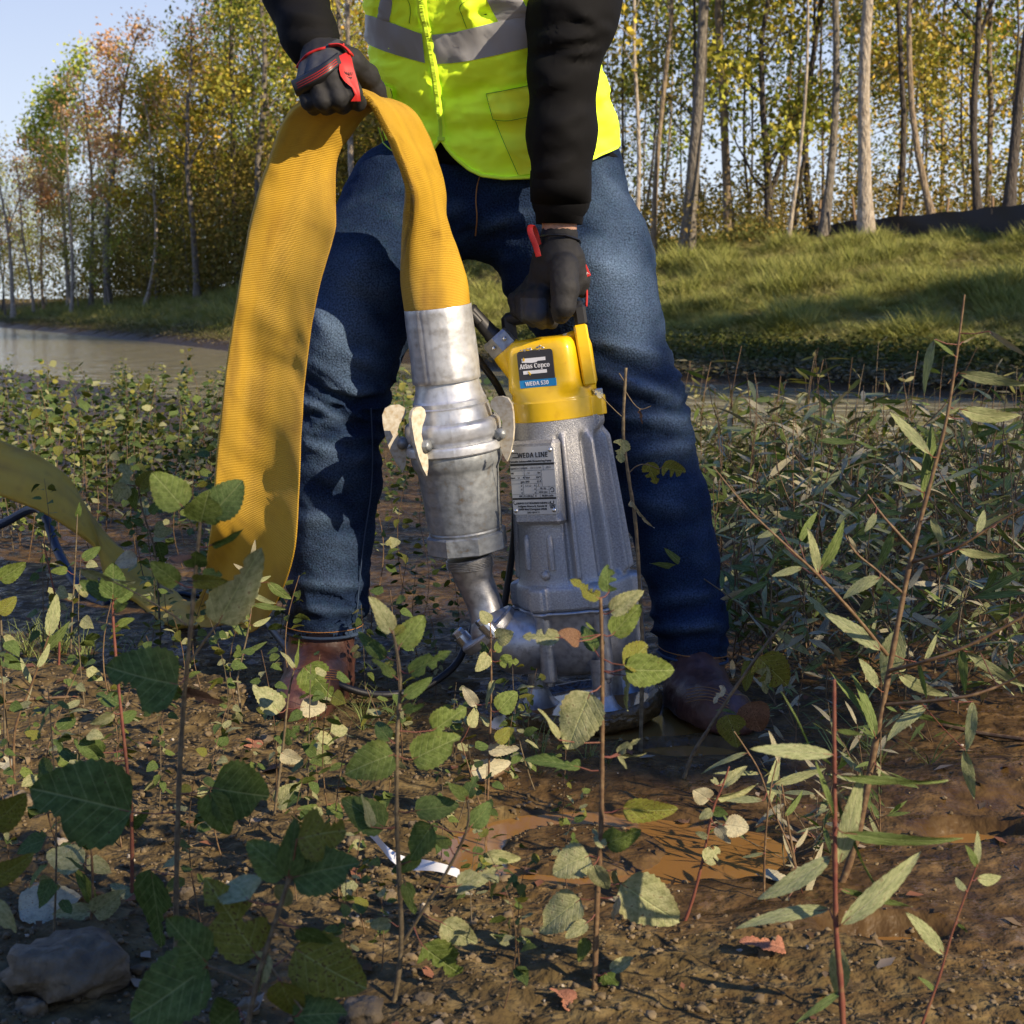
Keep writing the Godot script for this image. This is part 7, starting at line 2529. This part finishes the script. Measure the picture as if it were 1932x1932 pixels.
func make_seedlings() -> void:
	var cot := ["green", "deep", "dusty", "green", "spotted", "deep", "deep", "dusty"]
	var wil := ["willow", "willow", "willow_pale", "willow_dry", "willow_dry"]
	# near ones have every leaf as a piece, far ones do not
	var near_c := []
	var near_w := []
	var far_c := []
	var far_w := []
	var tones := [Color(0.070, 0.120, 0.035), Color(0.050, 0.085, 0.040), Color(0.13, 0.165, 0.065), Color(0.21, 0.22, 0.10), Color(0.20, 0.19, 0.045), Color(0.085, 0.125, 0.04)]
	var wtones := [Color(0.085, 0.115, 0.028), Color(0.11, 0.135, 0.035), Color(0.24, 0.23, 0.11), Color(0.28, 0.25, 0.14), Color(0.15, 0.15, 0.055)]
	for k in 6:
		near_c.append(seedling("cotton", 500 + k, 0.46, 20 + k % 3, 0.058, cot, true))
		near_w.append(seedling("willow", 520 + k, 0.48, 34 + k % 4, 0.115, wil, true))
	for k in 5:
		far_c.append(seedling("cotton", 540 + k, 0.48, 34, 0.060, tones, false))
		far_w.append(seedling("willow", 560 + k, 0.55, 46, 0.115, wtones, false))
	rng.seed = 600
	# left: the dense stand between mud and creek
	var put := 0
	while put < 132:
		var d := rng.randf_range(3.6, 6.8)
		var u := rng.randf_range(-30, 560)
		var p := P(u, 900, d)
		if d < 4.6 and u < 330 and d > 3.5 and rng.randf() < 0.7:
			continue
		place(near_c, p, rng.randf_range(0.55, 1.05) * lerpf(0.75, 1.0, (d - 3.6) / 3.2), "slender cottonwood seedling in the dense stand behind the fallen hose", "cottonwood seedlings behind the hose")
		put += 1
	put = 0
	while put < 78:
		var d := rng.randf_range(6.6, 14.0)
		var p := P(rng.randf_range(-30, 1150), 900, d)
		if past_near(p.x, p.z) > -0.1:
			continue
		place(far_c, p, rng.randf_range(0.6, 0.95) * (1.0 if d < 10.5 else 0.62), "small leafy cottonwood seedling near the creek edge", "cottonwood seedlings by the creek")
		put += 1
	# between the legs and behind the pump
	put = 0
	while put < 24:
		var p := P(rng.randf_range(700, 1000), 900, rng.randf_range(3.3, 6.0))
		place(near_c, p, rng.randf_range(0.35, 0.75), "small cottonwood seedling behind the pump between the worker's legs", "seedlings between the legs")
		put += 1
	# right: the willow thicket
	put = 0
	while put < 120:
		var d := rng.randf_range(2.75, 5.4)
		var u := rng.randf_range(1340, 1960)
		if d < 3.1 and u < 1430:
			continue
		place(near_w, P(u, 900, d), rng.randf_range(0.6, 1.25) * lerpf(0.75, 1.0, (d - 2.75) / 2.6), "willow seedling with narrow dusty leaves in the thicket right of the worker", "willow seedlings of the thicket")
		put += 1
	put = 0
	while put < 75:
		var d := rng.randf_range(5.0, 7.6)
		var p := P(rng.randf_range(1240, 1960), 900, d)
		if past_near(p.x, p.z) > -0.05:
			continue
		place(far_w, p, rng.randf_range(0.6, 1.0), "thin willow seedling at the creek edge behind the thicket", "willow seedlings by the creek")
		put += 1
	# scattered small ones over the foreground mud
	for q in [[60, 1450], [120, 1620], [210, 1480], [300, 1400], [420, 1420], [470, 1560], [560, 1700], [640, 1620], [690, 1760], [610, 1420], [690, 1330], [820, 1320], [860, 1440], [960, 1500], [1010, 1490], [1060, 1560], [640, 1880], [860, 1560], [30, 1560], [380, 1300], [270, 1270], [160, 1330], [720, 1560], [980, 1820], [890, 1740], [560, 1330], [100, 1780], [230, 1600], [300, 1530], [420, 1620], [380, 1740], [520, 1500], [580, 1580], [640, 1700], [720, 1830], [20, 1660], [160, 1700], [830, 1640], [930, 1700], [450, 1350], [340, 1360], [220, 1360], [600, 1500], [760, 1450], [1000, 1420], [1080, 1720], [950, 1900], [80, 1250], [330, 1220], [520, 1230], [860, 1230], [790, 1250], [690, 1240]]:
		place(near_c, G(q[0], q[1]), rng.randf_range(0.28, 0.62), "little cottonwood seedling scattered on the foreground mud", "little seedlings on the foreground mud", 1.0)
	for q in [[1290, 1330], [1480, 1340], [1500, 1460], [1560, 1330], [1640, 1240], [1760, 1400], [1850, 1330], [1530, 1620], [1600, 1640], [1660, 1600], [1480, 1640], [1690, 1240], [1560, 1210], [1480, 1230]]:
		place(near_w, G(q[0], q[1]), rng.randf_range(0.25, 0.48), "little dusty willow seedling on the wet mud at right", "little willow seedlings on the wet mud", 1.0)
	var sx := []
	var sc := []
	while sx.size() < 190:
		var p := P(rng.randf_range(-30, 1150), 900, rng.randf_range(5.5, 13.5))
		if past_near(p.x, p.z) > -0.05:
			continue
		var s := rng.randf_range(0.45, 0.68)
		sx.append(Transform3D(Basis(Vector3.UP, rng.randf() * TAU).scaled(Vector3.ONE * s), Vector3(p.x, gh(p.x, p.z), p.z)))
		sc.append(Color(1, 1, 1) * rng.randf_range(0.8, 1.2))
	scatter("creekside_greenery", "mass of small leafy growth along the creek edge among the seedlings", "greenery", far_c[1].get_node("leaves").mesh, M.leafy, sx, sc)
	for l in [near_c, near_w, far_c, far_w]:
		for t in l:
			t.free()
	# grass blades coming up here and there
	var b := B.new()
	rng.seed = 640
	for k in 9:
		var a := rng.randf() * TAU
		var o := Vector3(cos(a), 0, sin(a)) * rng.randf() * 0.012
		var lean := Vector3(cos(a), rng.randf_range(1.0, 3.0), sin(a)).normalized()
		var s := Vector3(-sin(a), 0, cos(a)) * 0.0012
		var hh := rng.randf_range(0.05, 0.11)
		var i := b.v.size()
		for w in 4:
			var t := w / 3.0
			var m := o + lean * hh * t + Vector3(cos(a), -0.6, sin(a)) * 0.03 * t * t
			b.add(m - s * (1 - t * 0.8))
			b.add(m + s * (1 - t * 0.8))
		for w in 3:
			b.quad(i + w * 2, i + w * 2 + 2, i + w * 2 + 3, i + w * 2 + 1)
	var xf := []
	var co := []
	for k in 70:
		var q := G([55, 90, 130, 20, 70, 700, 1030, 1660, 110][k % 9] + rng.randfn() * 60, [1215, 1230, 1250, 1240, 1225, 1360, 1440, 1430, 1220][k % 9] + rng.randfn() * 14)
		xf.append(Transform3D(Basis(Vector3.UP, rng.randf() * TAU).scaled(Vector3.ONE * rng.randf_range(0.5, 1.2)), q))
		co.append(Color(0.16, 0.19, 0.06) * rng.randf_range(0.7, 1.3))
	scatter("grass_sprigs", "thin pale grass sprigs growing from the mud", "grass", b.mesh(), M.grass, xf, co)

func place(list: Array, p: Vector3, s: float, label: String, group: String, keep := 0.0) -> void:
	var c: Node3D = list[rng.randi() % list.size()].duplicate()
	c.name = numbered(String(c.name))
	add_child(c)
	c.position = Vector3(p.x, gh(p.x, p.z), p.z)
	c.rotation.y = rng.randf() * TAU
	c.scale = Vector3(s, s * rng.randf_range(0.85, 1.15), s)
	tag(c, label, "seedling", group)
# ---------------------------------------------------------------- stones, dead leaves and clods on the mud
func rock_mesh(sd: int, seg: int, rough: float, square := 0.3) -> B:
	var n := noise(sd, 1.0, 3)
	var b := B.new()
	b.ball(Vector3.ZERO, Vector3.ONE, seg, seg * 2 / 3)
	for i in b.v.size():
		var p := b.v[i]
		var m := maxf(absf(p.x), maxf(absf(p.y), absf(p.z)))
		p = p.lerp(p / m * 0.85, square)
		p *= 1.0 + rough * n.get_noise_3d(p.x * 1.1, p.y * 1.1, p.z * 1.1) + rough * 0.35 * n.get_noise_3d(p.x * 4.0, p.y * 4.0, p.z * 4.0)
		b.v[i] = p
	b.normals()
	# weld the seam's normals by position
	return b

func make_litter() -> void:
	rng.seed = 800
	var rocks := []
	for k in 6:
		rocks.append(rock_mesh(810 + k, 18, 0.45, 0.45).mesh())
	for q in [[120, 1845, 0.062, 0.030, "large brown rounded rock half buried in the bottom left corner"], [686, 1918, 0.022, 0.014, "pale broken stone at the bottom edge left of the red stem"], [668, 1596, 0.011, 0.010, "pale angular stone beside the white plastic strip"], [35, 1520, 0.022, 0.014, "grey stone at the left edge beside the huge bitten leaf"], [80, 1690, 0.018, 0.012, "grey brown stone above the large rock"], [60, 1910, 0.017, 0.011, "small grey stone under the large rock"], [500, 1398, 0.012, 0.008, "tan pebble on the lit mud in front of the left boot"], [125, 1400, 0.012, 0.009, "tan stone on the lit mud at left"], [350, 1690, 0.010, 0.008, "little grey pebble between the nearest saplings"], [640, 1400, 0.010, 0.007, "little brown pebble in front of the boot's toe"], [560, 1480, 0.008, 0.006, "brown crumb of stone among the saplings"], [700, 1640, 0.010, 0.008, "light stone touching the upper end of the white strip"], [728, 1700, 0.014, 0.010, "cream stone beneath the central sapling's lowest leaf"], [780, 1560, 0.008, 0.006, "small dark pebble at the rim of the orange puddle"], [800, 1890, 0.010, 0.007, "grey pebble at the bottom middle"], [470, 1905, 0.012, 0.009, "dark stone at the foot of the nearest leafy sapling"]]:
		var p := G(q[0], q[1])
		var o := part("rock" if q[2] > 0.03 else "stone", rocks[rng.randi() % 6], M.rock)
		o.transform = Transform3D(Basis(Vector3.UP, rng.randf() * TAU).scaled(Vector3(q[2], q[3], q[2] * 0.85)), p + Vector3(0, q[3] * 0.35, 0))
		tag(o, q[4], "stone")
	# dead leaves lying about, each one told by its place
	for q in [[1052, 1880, 0.030, "pinkish", "red brown dead leaf lying alone at the bottom middle"], [1480, 1800, 0.042, "pinkish", "salmon dead leaf under the dusty willow at lower right"], [40, 1345, 0.030, "pale", "curled pale dead leaf on the lit mud at far left"], [480, 1405, 0.034, "pinkish", "torn pinkish dead leaf left of the boot's toe"], [36, 1730, 0.055, "pale", "long grey dead leaf at the left edge above the rock"], [530, 1450, 0.030, "brown", "greyish curled leaf under the boot sapling"], [1440, 1660, 0.026, "pale", "whitish crumpled leaf at the foot of the dusty willow"], [1455, 1225, 0.040, "pinkish", "salmon dead leaf on the mud right of the right boot"], [130, 1300, 0.022, "brown", "brown dead leaf on the lit mud at left"], [870, 1700, 0.022, "pale", "pale dead leaf at the end of the white strip"], [640, 1500, 0.026, "brown", "brown dead leaf between two saplings at centre left"], [1300, 1560, 0.018, "brown", "small brown dead leaf on the puddle's right rim"], [330, 1820, 0.022, "brown", "dark brown leaf at the foot of the tall sapling"], [1560, 1890, 0.020, "pale", "pale leaf scrap by the nearest willow's stem"], [800, 1850, 0.016, "pinkish", "red leaf scrap on the dark mud at bottom middle"], [20, 1440, 0.028, "pale", "shrivelled grey leaf at the left edge"], [1690, 1290, 0.026, "pale", "white leaf on the dark mud at right"], [1010, 1660, 0.020, "brown", "brown leaf scrap at the puddle's near rim"]]:
		var p := G(q[0], q[1])
		var o := part("dead_leaf", leaf_pick(["cotton", "bitten", "ragged"][rng.randi() % 3], rng.randi() % 4), M[q[3]])
		var bs := Basis(Vector3.UP, rng.randf() * TAU) * Basis(Vector3.RIGHT, -PI / 2 + rng.randfn() * 0.2) * Basis(Vector3.UP, rng.randfn() * 0.35)
		o.transform = Transform3D(bs.scaled(Vector3.ONE * q[2] * 1.3), p + Vector3(0, 0.007, 0))
		tag(o, q[4], "dead leaf")
	# sticks
	for q in [[[[905, 1480], [950, 1460], [985, 1435]], 0.0045, "short tan stick at the far rim of the orange puddle"], [[[1780, 1372], [1850, 1388], [1935, 1400]], 0.004, "thin dark stick lying on the mud at the right edge"], [[[1300, 1250], [1360, 1262], [1430, 1250]], 0.003, "thin stick on the mud right of the worker's right leg"], [[[0, 1330], [60, 1322], [130, 1318]], 0.003, "thin twig lying at the far left"]]:
		var l := []
		for w in q[0]:
			l.append(G(w[0], w[1]) + Vector3(0, q[1], 0))
		l = spline(l, 5)
		var b := B.new()
		b.tube(l, fill(q[1], l.size()), 7)
		tag(part("stick", b, M.stem_tan), q[2], "stick")
	# the white strip of plastic
	var b := B.new()
	var mid := []
	for q in [[694, 1590], [712, 1612], [735, 1632], [770, 1648], [815, 1662], [868, 1676]]:
		mid.append(G(q[0], q[1]))
	mid = spline(mid, 6)
	for i in mid.size():
		var t := float(i) / (mid.size() - 1)
		var side := Vector3(0.25, 0, 1).normalized() * lerpf(0.004, 0.013, sin(PI * minf(t * 1.2, 1.0)))
		for k in 4:
			var s := k / 1.5 - 1.0
			b.add(mid[i] + side * s + Vector3(0, 0.012 + 0.010 * (1.0 - s) * 0.5 + 0.004 * sin(t * 9.0), 0))
	for i in mid.size() - 1:
		for k in 3:
			var a := i * 4 + k
			b.quad(a, a + 1, a + 5, a + 4)
	tag(part("plastic_strip", b, M.strip), "white plastic strip half buried in the mud near the orange puddle", "plastic strip")
	# clods and grit
	var clod := rock_mesh(830, 8, 1.1, 0.35).mesh()
	var xf := []
	var co := []
	var n := 0
	while xf.size() < 9000 and n < 60000:
		n += 1
		var z := rng.randf_range(-3.7, -1.15)
		var x := rng.randf_range(-0.40, 0.40) * -z
		var w := wet(x, z)
		if rng.randf() < w * 0.93:
			continue
		var pa := 0.5 + 0.5 * n_mid.get_noise_2d(x * 1.5 + 3, z * 1.5)
		if rng.randf() > pa * 1.2:
			continue
		var s := 0.0014 + 0.0030 * pow(rng.randf(), 3.0) + (0.006 * rng.randf() if rng.randf() < 0.03 else 0.0)
		xf.append(Transform3D(Basis(Vector3(rng.randfn(), rng.randfn(), rng.randfn()).normalized(), rng.randf() * TAU).scaled(Vector3(s, s * 0.8, s * rng.randf_range(0.7, 1.2))), Vector3(x, gh(x, z) + s * 0.3, z)))
		var t := rng.randf()
		co.append(Color(0.07, 0.048, 0.021).lerp(Color(0.17, 0.125, 0.066), t) if rng.randf() < 0.985 else Color(0.34, 0.30, 0.23))
	var gm := tri_map(mat(Color.WHITE, 0.95), 0.05)
	gm.vertex_color_use_as_albedo = true
	scatter("soil_clods", "loose soil crumbs and grit strewn over the drier mud", "soil", clod, gm, xf, co)
	# scraps of dead leaf and twig pressed into the mud
	b = B.new()
	rng.seed = 860
	leaf_quad(b, Vector3.ZERO, 1.0, Color.WHITE)
	b = B.new()
	for q in [[0.0, -1.0, 0.0], [0.55, -0.1, 0.12], [0.15, 1.0, 0.05], [-0.5, 0.2, 0.16]]:
		b.add(Vector3(q[0], q[2], q[1]))
	b.tri(0, 1, 2)
	b.tri(0, 2, 3)
	xf = []
	co = []
	for k in 520:
		var z := rng.randf_range(-4.6, -1.2)
		var x := rng.randf_range(-0.38, 0.38) * -z
		var s := 0.004 + 0.013 * pow(rng.randf(), 2.0)
		xf.append(Transform3D((Basis(Vector3.UP, rng.randf() * TAU) * Basis(Vector3.RIGHT, rng.randfn() * 0.25)).scaled(Vector3(s, s, s * rng.randf_range(0.8, 2.2))), Vector3(x, gh(x, z) + 0.003, z)))
		co.append([Color(0.10, 0.06, 0.03), Color(0.17, 0.12, 0.07), Color(0.06, 0.04, 0.022), Color(0.28, 0.22, 0.15), Color(0.20, 0.09, 0.05)][rng.randi() % 5])
	scatter("leaf_scraps", "brown scraps of dead leaf and twig trodden into the mud", "leaf litter", b.mesh(), M.grass, xf, co)
